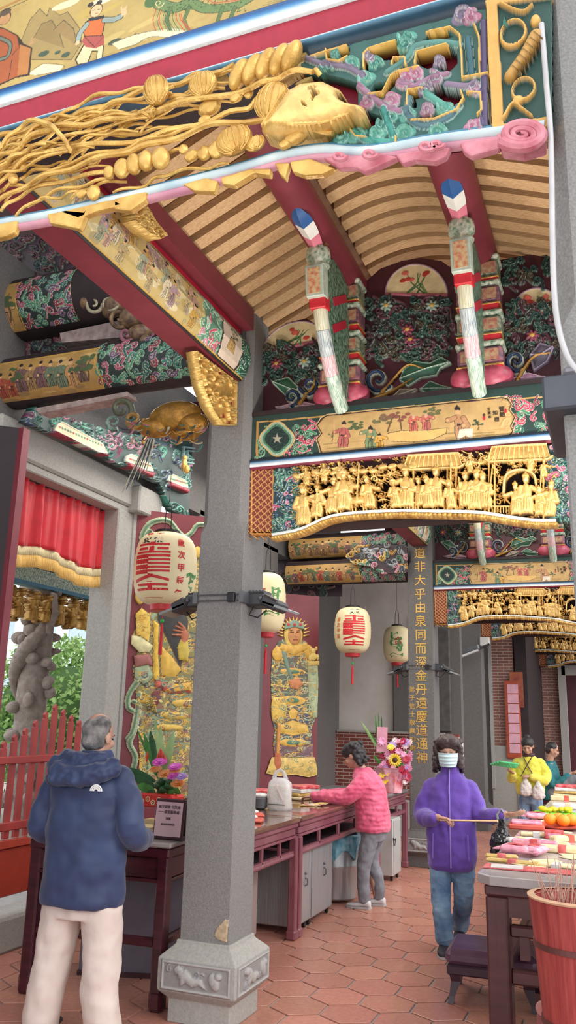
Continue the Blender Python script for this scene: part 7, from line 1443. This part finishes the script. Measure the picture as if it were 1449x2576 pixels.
# ================================================================== people
SKIN = M('skin', 'b98a74', .5, var=.06, scale=20, col2='c69a84'); HAIRB = M('black_hair', '1d1a1c', .45, var=.3, scale=60, stretch=(1, 1, .3), bump=.5, bscale=90, col2='3a3638'); SKD = M('eye_dark', '241a18', .4); LIP = M('lip', 'a8605a', .5)
def folds(mat, sc=7., st=.7, stretch=(1, 1, .35), dist=.03):
    nt = mat.node_tree; N = nt.nodes; b = N['Principled BSDF']; tc = N.new('ShaderNodeTexCoord'); mp = N.new('ShaderNodeMapping'); mp.inputs['Scale'].default_value = stretch; nt.links.new(tc.outputs['Object'], mp.inputs[0])
    nz = N.new('ShaderNodeTexNoise'); nz.noise_type = 'RIDGED_MULTIFRACTAL'; nz.inputs['Scale'].default_value = sc; nz.inputs['Detail'].default_value = 2; nz.inputs['Distortion'].default_value = .8; nt.links.new(mp.outputs[0], nz.inputs[0])
    bp = N.new('ShaderNodeBump'); bp.inputs['Strength'].default_value = st; bp.inputs['Distance'].default_value = dist; nt.links.new(nz.outputs[0], bp.inputs['Height'])
    old = b.inputs['Normal'].links
    if old: nt.links.new(old[0].from_socket, bp.inputs['Normal'])
    nt.links.new(bp.outputs[0], b.inputs['Normal']); mm = N.new('ShaderNodeMapRange'); mm.inputs[1].default_value = 0.; mm.inputs[2].default_value = 1.6; nt.links.new(nz.outputs[0], mm.inputs[0]); nt.links.new(mm.outputs[0], bp.inputs['Height']); return mat
class Person:
    def __init__(s, label, loc, f):
        """f facing angle: direction (cos f, sin f); local frame: side (to the person's left), fwd, up"""
        s.t = thing('person', label, 'person', (loc[0], loc[1], 0)); s.F = Vector((math.cos(f), math.sin(f), 0)); s.S = Vector((-math.sin(f), math.cos(f), 0)); s.b = MB()
    def P(s, a, b, z): return s.S*a+s.F*b+Vector((0, 0, z))
    def limb(s, mb, pts, rad, n=14):
        q = spl(pts, 4) if len(pts) > 2 else pts; rr = np.interp(np.linspace(0, len(pts)-1, len(q)), range(len(pts)), rad); Q = [s.P(*p) for p in q]; mb.tube(Q, list(rr), n)
        for p, r in ((Q[0], rr[0]), (Q[-1], rr[-1])): mb.ell(p, (r*.98,)*3, nu=12, nv=8)
    def torso(s, mb, secs, n=28, sq=.85):
        """secs: (z, fwd centre, half width, half depth[, side centre])"""
        R = []
        for q in secs:
            z, c, w, d = q[:4]; sd = q[4] if len(q) > 4 else 0; ring = []
            for a in np.linspace(0, 2*PI, n+1)[:-1]:
                ca, sa = math.cos(a), math.sin(a); ring.append(s.P(sd+w*abs(ca)**sq*(1 if ca > 0 else -1), c+d*abs(sa)**sq*(1 if sa > 0 else -1), z))
            R.append(ring)
        mb.loft(R)
    def head(s, c, look=0., tilt=0., k=1., body=None, roll=0.):
        """c centre of the skull (local); look yaw, tilt nod down"""
        body = body or s.b; F = (s.F*math.cos(look)+s.S*math.sin(look)); S = Vector((-F.y, F.x, 0)); U = Vector((0, 0, 1)); F2 = F*math.cos(tilt)-U*math.sin(tilt); U2 = F*math.sin(tilt)+U*math.cos(tilt)
        s.hc = s.P(*c); R = Matrix((S, F2, U2)).transposed(); s.hR = R; s.hk = k; H = lambda a, b, z: s.hc+R @ Vector((a*k, b*k, z*k)); s.H = H
        body.ell(H(0, -.012, .03), (.076*k, .094*k, .088*k), R, 24, 16); body.ell(H(0, .022, -.035), (.062*k, .068*k, .078*k), R, 20, 14); body.ell(H(0, .045, -.085), (.034*k, .036*k, .028*k), R, 14, 10)
        body.ell(H(0, .098, -.022), (.011*k, .018*k, .026*k), R, 10, 8); body.ell(H(0, .102, -.038), (.016*k, .014*k, .011*k), R, 10, 8); body.ell(H(0, .082, .018), (.05*k, .014*k, .012*k), R, 12, 8)
        body.ell(H(0, .087, -.068), (.022*k, .010*k, .007*k), R, 10, 8); body.ell(H(0, .086, -.078), (.018*k, .010*k, .007*k), R, 10, 8)
        for q in (-1, 1):
            body.ell(H(q*.078, -.008, -.012), (.011*k, .022*k, .032*k), R, 10, 8); body.ell(H(q*.045, .062, -.03), (.022*k, .022*k, .022*k), R, 10, 8)
        return H
    def face(s, brow='2a2422', closed=False, lips=True):
        H, R, k = s.H, s.hR, s.hk
        for q in (-1, 1):
            MB().ell(H(q*.031, .083, .0), (.013*k, .006*k, (.003 if closed else .0055)*k), R, 10, 8).obj('eye', SKD, s.t, smooth=True); MB().tube([H(q*.016, .094, .02), H(q*.034, .090, .026), H(q*.052, .078, .02)], .0028*k, 6, flat=(1, .6)).obj('eyebrow', M('brow', brow, .7), s.t)
        if lips: MB().ell(H(0, .094, -.073), (.019*k, .006*k, .005*k), R, 10, 8).obj('mouth', LIP, s.t, smooth=True)
    def hand(s, wrist, d, n, curl=.5, k=1., left=True, spread=.10, body=None):
        """wrist local; d towards fingers, n out of the palm (local vectors)"""
        body = body or s.b; V = lambda v: (s.S*v[0]+s.F*v[1]+Vector((0, 0, v[2]))).normalized(); D = V(d); N = V(n); N = (N-D*N.dot(D)).normalized(); X = D.cross(N)*(1 if left else -1)
        w = s.P(*wrist); R = Matrix((X, N, D)).transposed(); body.ell(w+D*.045*k, (.040*k, .016*k, .052*k), R, 14, 10); body.ell(w+D*.012*k, (.028*k, .019*k, .03*k), R, 12, 8)
        for i, (o, L) in enumerate(((-.030, .066), (-.010, .078), (.011, .074), (.030, .058))):
            p = w+(X*o+D*.082)*k; dd = (D+X*o*spread*14*.3).normalized(); pts = [p-dd*.02*k, p]; a = curl*(1+.08*i)
            for j, f in enumerate((.45, .32, .23)):
                ang = a*(j+.6); q = dd*math.cos(ang)+N*math.sin(ang); p = p+q*L*f*k; pts.append(p)
            body.tube(pts, [.0085*k, .0088*k, .0082*k, .0075*k, .0062*k], 8); body.ell(pts[-1], .0064*k, nu=8, nv=6)
        p = w+(X*-.034+D*.02)*k; q = (X*-.75+D*.7+N*.35).normalized(); pts = [p-q*.01*k, p+q*.032*k]; q2 = (X*-.35+D*.9+N*(.25+curl*.6)).normalized(); pts.append(pts[-1]+q2*.028*k); pts.append(pts[-1]+(q2+N*.2).normalized()*.018*k); body.tube(pts, [.013*k, .011*k, .0095*k, .008*k], 8); body.ell(pts[-1], .008*k, nu=8, nv=6)
    def done(s, vox=.0055): o = soft('body', s.b, SKIN, s.t, vox, 3); return o
def shoe(p, mb, F, L=.26, w=.048, h=.085):
    S = Vector((-F.y, F.x, 0)); sec = []
    for f, ww, hh in ((-.30, .55, .72), (-.24, .85, .95), (-.08, .86, 1.0), (.1, .92, .78), (.3, 1.05, .55), (.5, .98, .45), (.62, .7, .38), (.68, .35, .25)):
        sec.append([Vector(p)+F*(f*L)+S*(w*ww*math.cos(a))+Vector((0, 0, .012+max(0, (h*hh)*(.5+.5*math.sin(a))))) for a in np.linspace(0, 2*PI, 17)[:-1]])
    mb.loft(sec)
def sole(p, F, L=.26, w=.05):
    S = Vector((-F.y, F.x, 0)); pts = []
    for f, ww in ((-.32, .5), (-.26, .85), (-.05, .85), (.2, 1.0), (.45, 1.0), (.62, .75), (.70, .3)): pts.append((f, ww))
    ring = [Vector(p)+F*(f*L)+S*(w*ww) for f, ww in pts]+[Vector(p)+F*(f*L)-S*(w*ww) for f, ww in reversed(pts)]
    return MB().loft([[q+Vector((0, 0, z)) for q in ring] for z in (.001, .018)])
# ---------------------------------------------------------------- man in the blue hooded jacket, seen from behind
def man():
    p = Person('man in a dark blue hooded jacket and cream trousers, his back turned, at the table', (-2.79, 4.12), PI/2+.05); t = p.t; S, Fw = p.S, p.F
    H = p.head((-.0, .04, 1.535), look=-.13, tilt=.16, k=1.0); b = p.b
    p.limb(b, [(0, .005, 1.36), (0, .02, 1.46)], [.062, .058]); p.torso(b, [(.75, 0, .13, .09), (.95, 0, .14, .10), (1.2, 0, .16, .10), (1.35, 0, .13, .08)])
    for q in (-1, 1):
        p.limb(b, [(q*.09, 0, .82), (q*.12, .0, .45), (q*.17, -.02, .10)], [.07, .05, .04]); p.limb(b, [(q*.18, -.0, 1.28), (q*.28, -.03, 1.06), (q*.23, .20, 1.0), (q*.17, .33, .985)], [.045, .04, .033, .027])
        p.hand((q*.17, .33, .985), (-q*.35, .9, -.2), (0, -.1, -1), .45, 1., q > 0)
    p.done(); p.face()
    # receding grey hair round the back and sides
    m = MB(); m.ell(H(0, -.032, .03), (.081, .082, .074), p.hR, 24, 16); m.ell(H(0, -.042, -.03), (.074, .062, .06), p.hR, 20, 12); m.ell(H(-.028, -.03, .06), (.055, .062, .056), p.hR, 20, 12); soft('hair', m, M('grey_hair', '4a4a4c', .7, var=.3, scale=18, bump=.6, bscale=150, col2='a09a98'), t, .006, 3)
    MB().ell(H(.008, -.004, .082), (.062, .066, .046), p.hR, 20, 12).obj('bald_crown', SKIN, t, smooth=True)
    # trousers
    m = MB(); p.torso(m, [(.60, .0, .19, .12), (.72, 0, .195, .125), (.84, 0, .19, .12), (.98, 0, .18, .11)])
    for q in (-1, 1): p.limb(m, [(q*.108, 0, .74), (q*.135, .01, .50), (q*.155, -.02, .28), (q*.19, -.01, .065)], [.122, .108, .096, .098], 20)
    soft('trousers', m, folds(M('cream_trousers', 'cfc0b8', .8, var=.05, scale=8, bump=.15, bscale=30, col2='dccec6'), 5, .5), t, .009, 6, .024, .12)
    for q in (-1, 1): m = MB(); shoe(p.P(q*.19, .03, 0), m, (Fw-S*(-q)*.15).normalized()); soft('shoe', m, M('dark_shoe', '3a3436', .5), t, .006, 3)
    # jacket body and sleeves
    m = MB(); p.torso(m, [(.665, .0, .238, .155), (.70, .0, .244, .162), (.85, -.005, .238, .158), (1.0, -.01, .232, .152), (1.14, -.012, .228, .148), (1.26, -.012, .232, .14), (1.34, -.006, .205, .12), (1.39, .0, .13, .085), (1.42, .0, .09, .07)], 36, .9)
    for q in (-1, 1):
        p.limb(m, [(q*.175, -.0, 1.31), (q*.245, -.02, 1.20), (q*.292, -.03, 1.06), (q*.275, .07, 1.0), (q*.225, .22, .985), (q*.185, .30, .985)], [.082, .079, .074, .070, .058, .047], 20)
    BJ = M('navy_jacket', '222e52', .55, var=.12, scale=6, bump=.12, bscale=20, col2='2e4068', sheen=.2); folds(BJ, 3.2, 1.); soft('jacket', m, BJ, t, .009, 5, .034, .14)
    # hood lying on the shoulders
    m = MB(); 
    for a in np.linspace(-2.7, -.44, 15): c = p.P(.185*math.cos(a)-.01, -.06+.13*math.sin(a)*.9, 1.385-.055*abs(math.sin(a))**2); m.ell(c, (.062, .052, .055), None, 14, 9)
    for a in np.linspace(-2.9, -.24, 15): m.ell(p.P(.13*math.cos(a), -.04+.09*math.sin(a), 1.43-.02*abs(math.sin(a))), (.045, .04, .045), None, 12, 8)
    for a in np.linspace(-2.6, -.54, 9): m.ell(p.P(.14*math.cos(a)+.03, -.085+.11*math.sin(a), 1.315), (.055, .04, .035), None, 12, 8)
    soft('hood', m, BJ, t, .008, 4, .035, .06)
    m = MB(); p.torso(m, [(1.38, .01, .085, .08), (1.45, .015, .078, .076), (1.462, .015, .072, .07)]); soft('collar', m, BJ, t, .006, 3)
    # white half-dome mark with two arcs on the shoulder
    m = MB(); c = p.P(-.155, -.158, 1.262); e1 = -S; 
    for r in (.034, .024, .014):
        pts = [c+e1*(-.015+r*math.cos(a))+Vector((0, 0, r*.9*math.sin(a)))+Fw*(-.022) for a in np.linspace(0.0, PI, 14)]; m.tube(pts, .0042, 6)
    m.obj('embroidered_mark', M('mark_white', 'e6e6e6', .6), t)
man()
# ---------------------------------------------------------------- woman in the pink quilted jacket
def pink():
    p = Person('woman in a pink quilted jacket and grey trousers leaning on the counter', (-2.27, 7.98), PI+.02); t = p.t; b = p.b
    H = p.head((.03, .18, 1.335), look=.0, tilt=.55, k=.94); p.limb(b, [(0, .08, 1.18), (.02, .13, 1.26)], [.055, .052]); p.torso(b, [(.62, -.02, .12, .09), (.8, 0, .12, .09), (1.0, .02, .13, .09), (1.15, .06, .12, .08)])
    for q in (-1, 1):
        p.limb(b, [(q*.08, -.02, .7), (q*.085, .03, .4), (q*.09+.0, -.03 if q < 0 else .05, .09)], [.065, .045, .035]); p.limb(b, [(q*.14, .06, 1.1), (q*.20, .16, .98), (q*.17, .40, .955), (q*.12, .55, .945)], [.045, .038, .03, .024]); p.hand((q*.12, .55, .945), (-q*.2, .95, -.12), (0, 0, -1), .4, .9, q > 0)
    p.done(); p.face('1d1a1c', True)
    m = MB(); rn = random.Random(4)
    m.ell(H(0, -.02, .05), (.092, .105, .078), p.hR, 20, 14); m.ell(H(0, -.065, -.02), (.095, .07, .10), p.hR, 20, 14)
    for i in range(60): a = rn.uniform(0, 6.3); z = rn.uniform(-.14, .09); q = H(.088*math.cos(a), -.05+.085*math.sin(a) if math.sin(a) < .2 or z > .05 else -.05, z); m.ell(q, (rn.uniform(.018, .03),)*3, None, 10, 7)
    soft('curly_hair', m, HAIRB, t, .006, 2)
    m = MB(); p.torso(m, [(.58, -.03, .14, .10), (.68, -.03, .165, .125), (.78, -.02, .16, .12), (.9, 0, .14, .11)])
    p.limb(m, [(-.085, -.03, .64), (-.09, .02, .40), (-.10, -.04, .22), (-.10, -.05, .085)], [.088, .068, .058, .055], 16); p.limb(m, [(.085, -.02, .64), (.09, .04, .40), (.09, .05, .22), (.09, .04, .085)], [.088, .068, .058, .055], 16)
    soft('trousers', m, folds(M('grey_trousers', '7a7c84', .8, var=.1, scale=10, bump=.2, bscale=25, col2='8c8e96'), 8, .7), t, .007, 3, .02, .07)
    for sd, fd in ((-.10, -.04), (.09, .05)): m = MB(); shoe(p.P(sd, fd, 0), m, p.F, .235, .043, .07); soft('white_shoe', m, M('white_canvas', 'd8d6d6', .7), t, .006, 2)
    for sd, fd in ((-.10, -.04), (.09, .05)): sole(p.P(sd, fd, 0), p.F, .235, .045).obj('sole', M('pale_sole', 'bcb8b8', .7), t)
    m = MB(); p.torso(m, [(.665, -.02, .195, .15), (.70, -.02, .205, .158), (.82, -.015, .20, .155), (.95, .0, .195, .15), (1.06, .02, .195, .145), (1.14, .045, .17, .125), (1.20, .075, .11, .09), (1.23, .09, .075, .07)], 32)
    for q in (-1, 1): p.limb(m, [(q*.145, .04, 1.12), (q*.205, .10, 1.03), (q*.215, .20, .965), (q*.18, .38, .955), (q*.135, .52, .95)], [.075, .078, .072, .06, .05], 18)
    pj = M('pink_quilt', 'd84a72', .6, var=.08, scale=8, col2='e86a8c', sheen=.3); nt = pj.node_tree; N = nt.nodes; wv = N.new('ShaderNodeTexWave'); wv.bands_direction = 'Z'; wv.inputs['Scale'].default_value = 7; wv.inputs['Distortion'].default_value = 3.5; wv.inputs['Detail'].default_value = 1; tc = N.new('ShaderNodeTexCoord'); nt.links.new(tc.outputs['Object'], wv.inputs[0]); bp = N.new('ShaderNodeBump'); bp.inputs['Strength'].default_value = .28; bp.inputs['Distance'].default_value = .012; nt.links.new(wv.outputs[1], bp.inputs['Height']); nt.links.new(bp.outputs[0], N['Principled BSDF'].inputs['Normal'])
    soft('quilted_jacket', m, folds(pj, 8, .5, (1, 1, 1.5)), t, .007, 3, .02, .06)
pink()
# ---------------------------------------------------------------- woman in the purple fleece and mask
def purple():
    f = -PI/2+.12; p = Person('masked woman in a purple fleece and jeans walking, holding a flat bamboo stick', (-1.30, 6.84), f); t = p.t; b = p.b    # local side + is her left = image right
    H = p.head((-.01, .03, 1.435), look=.05, tilt=.05, k=1.0); p.limb(b, [(0, .0, 1.22), (0, .01, 1.33)], [.055, .052]); p.torso(b, [(.66, 0, .12, .09), (.9, 0, .12, .09), (1.1, 0, .13, .09), (1.2, 0, .12, .08)])
    p.limb(b, [(-.08, 0, .7), (-.07, .05, .4), (-.06, .13, .1)], [.065, .045, .035]); p.limb(b, [(.08, 0, .7), (.07, -.05, .4), (.03, -.26, .12)], [.065, .045, .035])
    p.limb(b, [(-.16, 0, 1.16), (-.22, .02, .97), (-.13, .20, .965), (-.075, .26, .965)], [.045, .04, .03, .026]); p.hand((-.075, .26, .965), (.9, .25, -.05), (.1, .2, -1.), .75, .95, False)
    p.limb(b, [(.16, 0, 1.16), (.22, .05, .98), (.36, .18, 1.0), (.42, .24, 1.01)], [.045, .04, .03, .026]); p.hand((.42, .24, 1.01), (.85, .3, .12), (.2, -.3, .9), .25, .95, True)
    p.done(); p.face('3a302c', True, False)
    MB().tube([H(-.055, .10, .0), H(0, .108, .004), H(.055, .10, .0)], .001, 4)
    m = MB(); V = []; Fc = []; nu, nv = 15, 9
    for j in range(nv):
        for i in range(nu):
            a = -1.15+2.3*i/(nu-1); f_ = j/(nv-1); z = .002-.105*f_; R_ = .098+.012*math.sin(PI*f_); w = .082*(1-.22*f_**2); V.append(H(w*math.sin(a)*1.0, .018+(R_-.0)*math.cos(a)*.98+.006*math.cos(j*PI), z))
    for j in range(nv-1):
        for i in range(nu-1): Fc.append((j*nu+i, j*nu+i+1, (j+1)*nu+i+1, (j+1)*nu+i))
    m.add(V, Fc); o = m.obj('face_mask', M('pale_blue_mask', 'c8dde2', .7, var=.04), t, smooth=True); md = o.modifiers.new('th', 'SOLIDIFY'); md.thickness = .003
    for q in (-1, 1): MB().tube([H(q*.07, .05, -.02), H(q*.082, .01, .01), H(q*.082, -.02, -.02), H(q*.07, .04, -.07)], .0018, 5).obj('mask_loop', M('mask_white', 'e4e8e8', .7), t)
    m = MB(); rn = random.Random(9); m.ell(H(0, -.015, .06), (.096, .104, .082), p.hR, 22, 14); m.ell(H(-.03, .045, .078), (.06, .05, .045), p.hR, 16, 12); m.ell(H(.035, .045, .078), (.055, .05, .045), p.hR, 16, 12); m.ell(H(0, -.06, -.02), (.10, .06, .12), p.hR, 20, 14)
    for i in range(110):
        a = rn.uniform(0, 6.3); z = rn.uniform(-.15, .09); r_ = .098 if z > 0 else .112
        if math.sin(a) > .62 and z < .045: continue
        m.ell(H(r_*math.cos(a), -.02+.095*math.sin(a), z), (rn.uniform(.014, .024),)*3, None, 10, 7)
    for q in (-1, 1):
        for z in np.linspace(.06, -.10, 8): m.ell(H(q*(.088+.014*math.sin(z*60)), .035-.1*abs(z-.06)*.3, z), (.022, .026, .022), None, 10, 7)
    soft('wavy_hair', m, M('brown_hair', '2c2022', .45, var=.4, scale=50, bump=.5, bscale=90, col2='4e3a3a'), t, .006, 2)
    DEN = folds(M('faded_denim', '3f5f88', .8, var=.25, scale=6, bump=.2, bscale=60, col2='86a6c0'), 9, .7, (1, 1, 1.6)); m = MB(); p.torso(m, [(.56, 0, .135, .10), (.66, 0, .165, .12), (.78, 0, .16, .12), (.9, 0, .14, .11)])
    p.limb(m, [(-.085, 0, .62), (-.085, .06, .38), (-.065, .11, .20), (-.06, .12, .10)], [.092, .074, .068, .068], 18); p.limb(m, [(.085, 0, .62), (.08, -.02, .38), (.05, -.18, .22), (.035, -.25, .12)], [.092, .074, .068, .066], 18)
    soft('jeans', m, DEN, t, .007, 3, .018, .06)
    
    for a_ in ((-.06, .13, 0), (.03, -.24, .025)): m = MB(); shoe(p.P(*a_), m, p.F, .24, .046, .09); soft('sneaker', m, M('dark_sneaker', '33303a', .6, var=.2), t, .006, 2)
    sole(p.P(-.06, .13, 0), p.F, .24, .048).obj('sole', M('sneaker_sole', 'b8b2ae', .7), t); o = sole(p.P(.03, -.24, .02), p.F, .24, .048).obj('sole', M('sneaker_sole', 'b8b2ae', .7), t)
    FL = folds(M('purple_fleece', '5a3a9a', .85, var=.1, scale=5, bump=.35, bscale=120, col2='6c4cae', sheen=.3), 4.5, .6)
    m = MB(); p.torso(m, [(.565, .0, .155, .12), (.60, .0, .18, .14), (.70, .0, .192, .15), (.85, .005, .19, .145), (1.0, .0, .185, .14), (1.1, .0, .185, .13), (1.17, .0, .18, .12), (1.235, .0, .13, .1), (1.275, .0, .09, .08)], 34)
    p.limb(m, [(-.135, 0, 1.165), (-.195, -.0, 1.06), (-.215, .03, .96), (-.17, .15, .945), (-.115, .235, .955)], [.075, .074, .072, .062, .052], 20); p.limb(m, [(.135, 0, 1.165), (.19, .02, 1.07), (.225, .06, .99), (.31, .15, .985), (.39, .215, 1.0)], [.075, .072, .066, .055, .048], 20)
    soft('fleece_jacket', m, FL, t, .008, 4, .028, .10)
    m = MB(); p.torso(m, [(1.255, .005, .082, .078), (1.31, .012, .07, .072), (1.335, .015, .066, .07)]); soft('collar', m, FL, t, .006, 3)
    MB().tube([p.P(0, .085, 1.31), p.P(0, .132, 1.18), p.P(0, .146, 1.0), p.P(0, .152, .80), p.P(0, .146, .60)], .0055, 6).obj('zip', M('zip_violet', '8f7ac8', .5), t)
    for q in (-1, 1): MB().tube([p.P(q*.13, .138, .84), p.P(q*.135, .143, .66)], .005, 6, flat=(1, .5)).obj('pocket_welt', M('pocket_piping', '7a5cc0', .6), t)
    MB().tube([p.P(0, .084, 1.315), p.P(0, .088, 1.285)], .007, 6).obj('zip_pull', GREYM, t)
    # what she holds
    s = thing('fan_stick', 'long flat pale bamboo stick held level by the woman in purple', 'stick', p.t.location+p.P(.05, .30, .955)); MB().tube([p.P(-.06, .285, .952)-p.P(.05, .30, .955), p.P(.36, .37, .975)-p.P(.05, .30, .955)], [.018, .022], 8, flat=(1, .35)).obj('stick', M('pale_bamboo', 'd8b48c', .5, var=.15, scale=20), s)
    bp = at(1262, 2108, 'y', 6.62); s = thing('black_plastic_bag', 'shiny black plastic bag hanging from the purple sleeve', 'bag', bp); rn = random.Random(5); m = MB()
    m.ell((0, 0, -.03), (.085, .07, .085), None, 20, 14); m.ell((-.02, 0, -.09), (.07, .055, .05), None, 16, 10); m.tube([(0, 0, .03), (.01, 0, .10), (.0, .0, .13)], [.05, .022, .03], 12)
    soft('bag_body', m, M('black_film', '202326', .18, var=.2, bump=.9, bscale=22, coat=.3), s, .006, 2, .035, .03); MB().tube([(-.02, 0, .10), (-.03, .02, .16), (.0, .03, .20), (.03, .02, .16), (.02, 0, .10)], .009, 8, flat=(1, .5)).obj('handle', M('grey_film', '8a8e90', .25, bump=.5), s)
purple()
# ---------------------------------------------------------------- woman in yellow and the person on the bench
def yellow():
    q = at(1333, 1960, 'y', 12.8); p = Person('woman in a bright yellow jacket looking down, holding out a folded green bag', (q.x, 12.8), -PI/2-.1); t = p.t; b = p.b
    H = p.head((.0, .05, 1.37), look=0, tilt=.4, k=1.0); p.limb(b, [(0, 0, 1.2), (0, .01, 1.3)], [.05, .05]); p.torso(b, [(.66, 0, .12, .09), (.9, 0, .12, .09), (1.15, 0, .13, .09), (1.2, 0, .1, .07)])
    for s_ in (-1, 1): p.limb(b, [(s_*.08, 0, .7), (s_*.09, .0, .4), (s_*.10, .0, .08)], [.06, .045, .035])
    p.limb(b, [(-.17, 0, 1.12), (-.22, .05, .95), (-.18, .24, 1.0)], [.04, .035, .025]); p.hand((-.18, .24, 1.0), (-.3, .9, .2), (0, .1, 1), .6, .9, False); p.limb(b, [(.17, 0, 1.12), (.2, .05, .93), (.04, .2, .96)], [.04, .035, .025]); p.hand((.04, .2, .96), (-.9, .3, 0), (0, -.5, -1), .9, .9, True)
    p.done(.008); p.face('2a2422', True)
    m = MB(); m.ell(H(0, -.015, .045), (.092, .098, .082), p.hR, 20, 12); m.ell(H(0, -.055, -.02), (.088, .06, .08), p.hR); m.ell(H(0, -.06, .12), (.035, .035, .03), p.hR); soft('tied_hair', m, HAIRB, t, .008, 3)
    m = MB(); p.torso(m, [(.58, 0, .13, .10), (.7, 0, .155, .115), (.88, 0, .14, .11)])
    for s_ in (-1, 1): p.limb(m, [(s_*.08, 0, .64), (s_*.095, .02, .4), (s_*.11, .02, .09)], [.088, .07, .06], 16)
    soft('jeans', m, M('blue_jeans', '4f6c90', .8, var=.2, scale=8, col2='8aa4bc'), t, .009, 3, .015, .07)
    for s_ in (-1, 1): m = MB(); shoe(p.P(s_*.11, .03, 0), m, p.F, .23, .042, .08); soft('shoe', m, M('dark_shoe', '3a3436'), t, .008, 2)
    YJ = M('yellow_jacket', 'd8d03a', .75, var=.08, scale=7, col2='e6e060', sheen=.3); m = MB(); p.torso(m, [(.70, 0, .18, .14), (.75, 0, .2, .15), (.9, 0, .205, .155), (1.05, 0, .20, .145), (1.14, 0, .18, .125), (1.2, 0, .12, .09), (1.235, 0, .08, .075)], 30)
    p.limb(m, [(-.15, 0, 1.13), (-.225, .02, 1.0), (-.235, .10, .92), (-.19, .21, .98)], [.078, .08, .072, .05], 18); p.limb(m, [(.15, 0, 1.13), (.225, .02, 1.0), (.215, .1, .91), (.08, .19, .95)], [.078, .08, .072, .05], 18); soft('jacket', m, YJ, t, .009, 3, .025, .07)
    m = MB(); p.torso(m, [(1.21, .0, .08, .08), (1.25, .005, .085, .085), (1.275, .01, .07, .07)]); soft('dark_scarf', m, M('dark_strap', '4a2c34', .6), t, .008, 2)
    for a, c in (((-.07, .09, 1.24), (.12, .17, .9)), ((.06, .09, 1.22), (-.09, .17, .95))): MB().tube([p.P(*a), p.P((a[0]+c[0])/2, .165, 1.08), p.P(*c)], .009, 6, flat=(1, .5)).obj('bag_strap', M('dark_strap', '4a2c34', .6), t)
    o = t.location
    for dx, dz, lab in ((-.02, .80, 'white cloth bag on the yellow jacket, on the green bag side'), (.15, .76, 'white cloth bag on the yellow jacket, on the seated person side')):
        c = Vector(o)+p.P(dx, .2, dz); s = thing('cloth_bag', lab, 'bag', c); m = MB(); m.ell((0, 0, 0), (.085, .05, .10)); m.ell((0, 0, -.05), (.09, .05, .06)); m.tube([(0, 0, .07), (0, 0, .14)], [.05, .015], 10); soft('bag_body', m, M('white_cloth', 'd4ccc8', .8, var=.1, bump=.4, bscale=20), s, .008, 2, .02, .04); MB().tube([(-.02, 0, .12), (0, 0, .17), (.02, 0, .12)], .006, 6).obj('handle', M('white_cloth', 'd4ccc8'), s)
    c = Vector(o)+p.P(-.27, .30, 1.09); s = thing('green_folded_bag', 'bright mint green folded bag held out by the woman in yellow', 'bag', c); m = MB()
    for i in range(5): m.box((.02*i-.03, -.01*i, .012*i), (.36-.02*i, .14, .02), rz=.06*i, ry=.10, bev=.006)
    soft('folded_cloth', m, M('mint_green', '5fd08a', .5, var=.12, scale=12), s, .008, 2, .012, .04)
yellow()
def seated():
    q = at(1385, 1960, 'y', 13.9); p = Person('person in teal and grey seated behind the yellow-jacketed woman', (q.x, 13.9), -.15); t = p.t; b = p.b
    H = p.head((.0, .05, 1.30), tilt=.3, k=.95, look=.2); p.limb(b, [(0, 0, 1.12), (0, .03, 1.22)], [.05, .05]); p.torso(b, [(.52, 0, .12, .09), (.8, 0, .12, .09), (1.1, 0, .13, .09)])
    for s_ in (-1, 1): p.limb(b, [(s_*.09, 0, .68), (s_*.10, .38, .84), (s_*.10, .5, .4)], [.06, .05, .035]); p.limb(b, [(s_*.17, 0, 1.03), (s_*.2, .08, .82), (s_*.10, .34, .97)], [.04, .035, .025]); p.hand((s_*.10, .34, .97), (-s_*.3, .9, .3), (0, 0, 1), .7, .9, s_ > 0)
    p.done(.008); p.face('2a2422', True)
    m = MB(); m.ell(H(0, -.02, .045), (.084, .09, .072), p.hR); m.ell(H(0, -.06, -.01), (.078, .05, .07), p.hR); soft('short_hair', m, HAIRB, t, .008, 3)
    m = MB(); p.torso(m, [(.56, 0, .16, .13), (.66, 0, .17, .14), (.76, 0, .15, .12)])
    for s_ in (-1, 1): p.limb(m, [(s_*.09, .02, .68), (s_*.11, .22, .80), (s_*.11, .44, .86-.12*(s_ > 0)), (s_*.11, .56, .62), (s_*.11, .60, .36)], [.10, .092, .085, .075, .062], 16)
    soft('trousers', m, M('slate_trousers', '6a7078', .8, var=.12, scale=10, col2='848a92'), t, .009, 3, .02, .07)
    m = MB(); p.torso(m, [(.56, 0, .17, .13), (.75, 0, .185, .14), (.95, 0, .19, .13), (1.06, 0, .16, .11), (1.13, 0, .09, .08)])
    for s_ in (-1, 1): p.limb(m, [(s_*.15, 0, 1.04), (s_*.21, .03, .9), (s_*.2, .1, .80), (s_*.12, .30, .93)], [.072, .07, .065, .048], 16)
    soft('top', m, M('teal_top', '1f6a70', .7, var=.2), t, .009, 3, .02, .07)
    for s_ in (-1, 1): m = MB(); shoe(p.P(s_*.11, .63, .24), m, p.F, .24, .045, .08); soft('shoe', m, M('dark_shoe', '3a3436'), t, .008, 2)
    s = thing('wooden_bench', 'dark bench under the seated person in grey trousers', 'bench', (q.x+.05, 13.9, 0)); MB().box((0, 0, .535), (.9, .36, .05), bev=.01).obj('seat', LACQ, s)
    for a in (-.38, .38):
        for c in (-.13, .13): MB().box((a, c, .255), (.06, .06, .51)).obj('leg', LACQ, s)
    MB().box((0, .0, .20), (.8, .04, .05)).obj('foot_rail', LACQ, s); MB().box((-.42, 0, .576), (.1, .2, .03)).obj('pale_slip', M('mark_white', 'e6e6e6'), s)
seated()
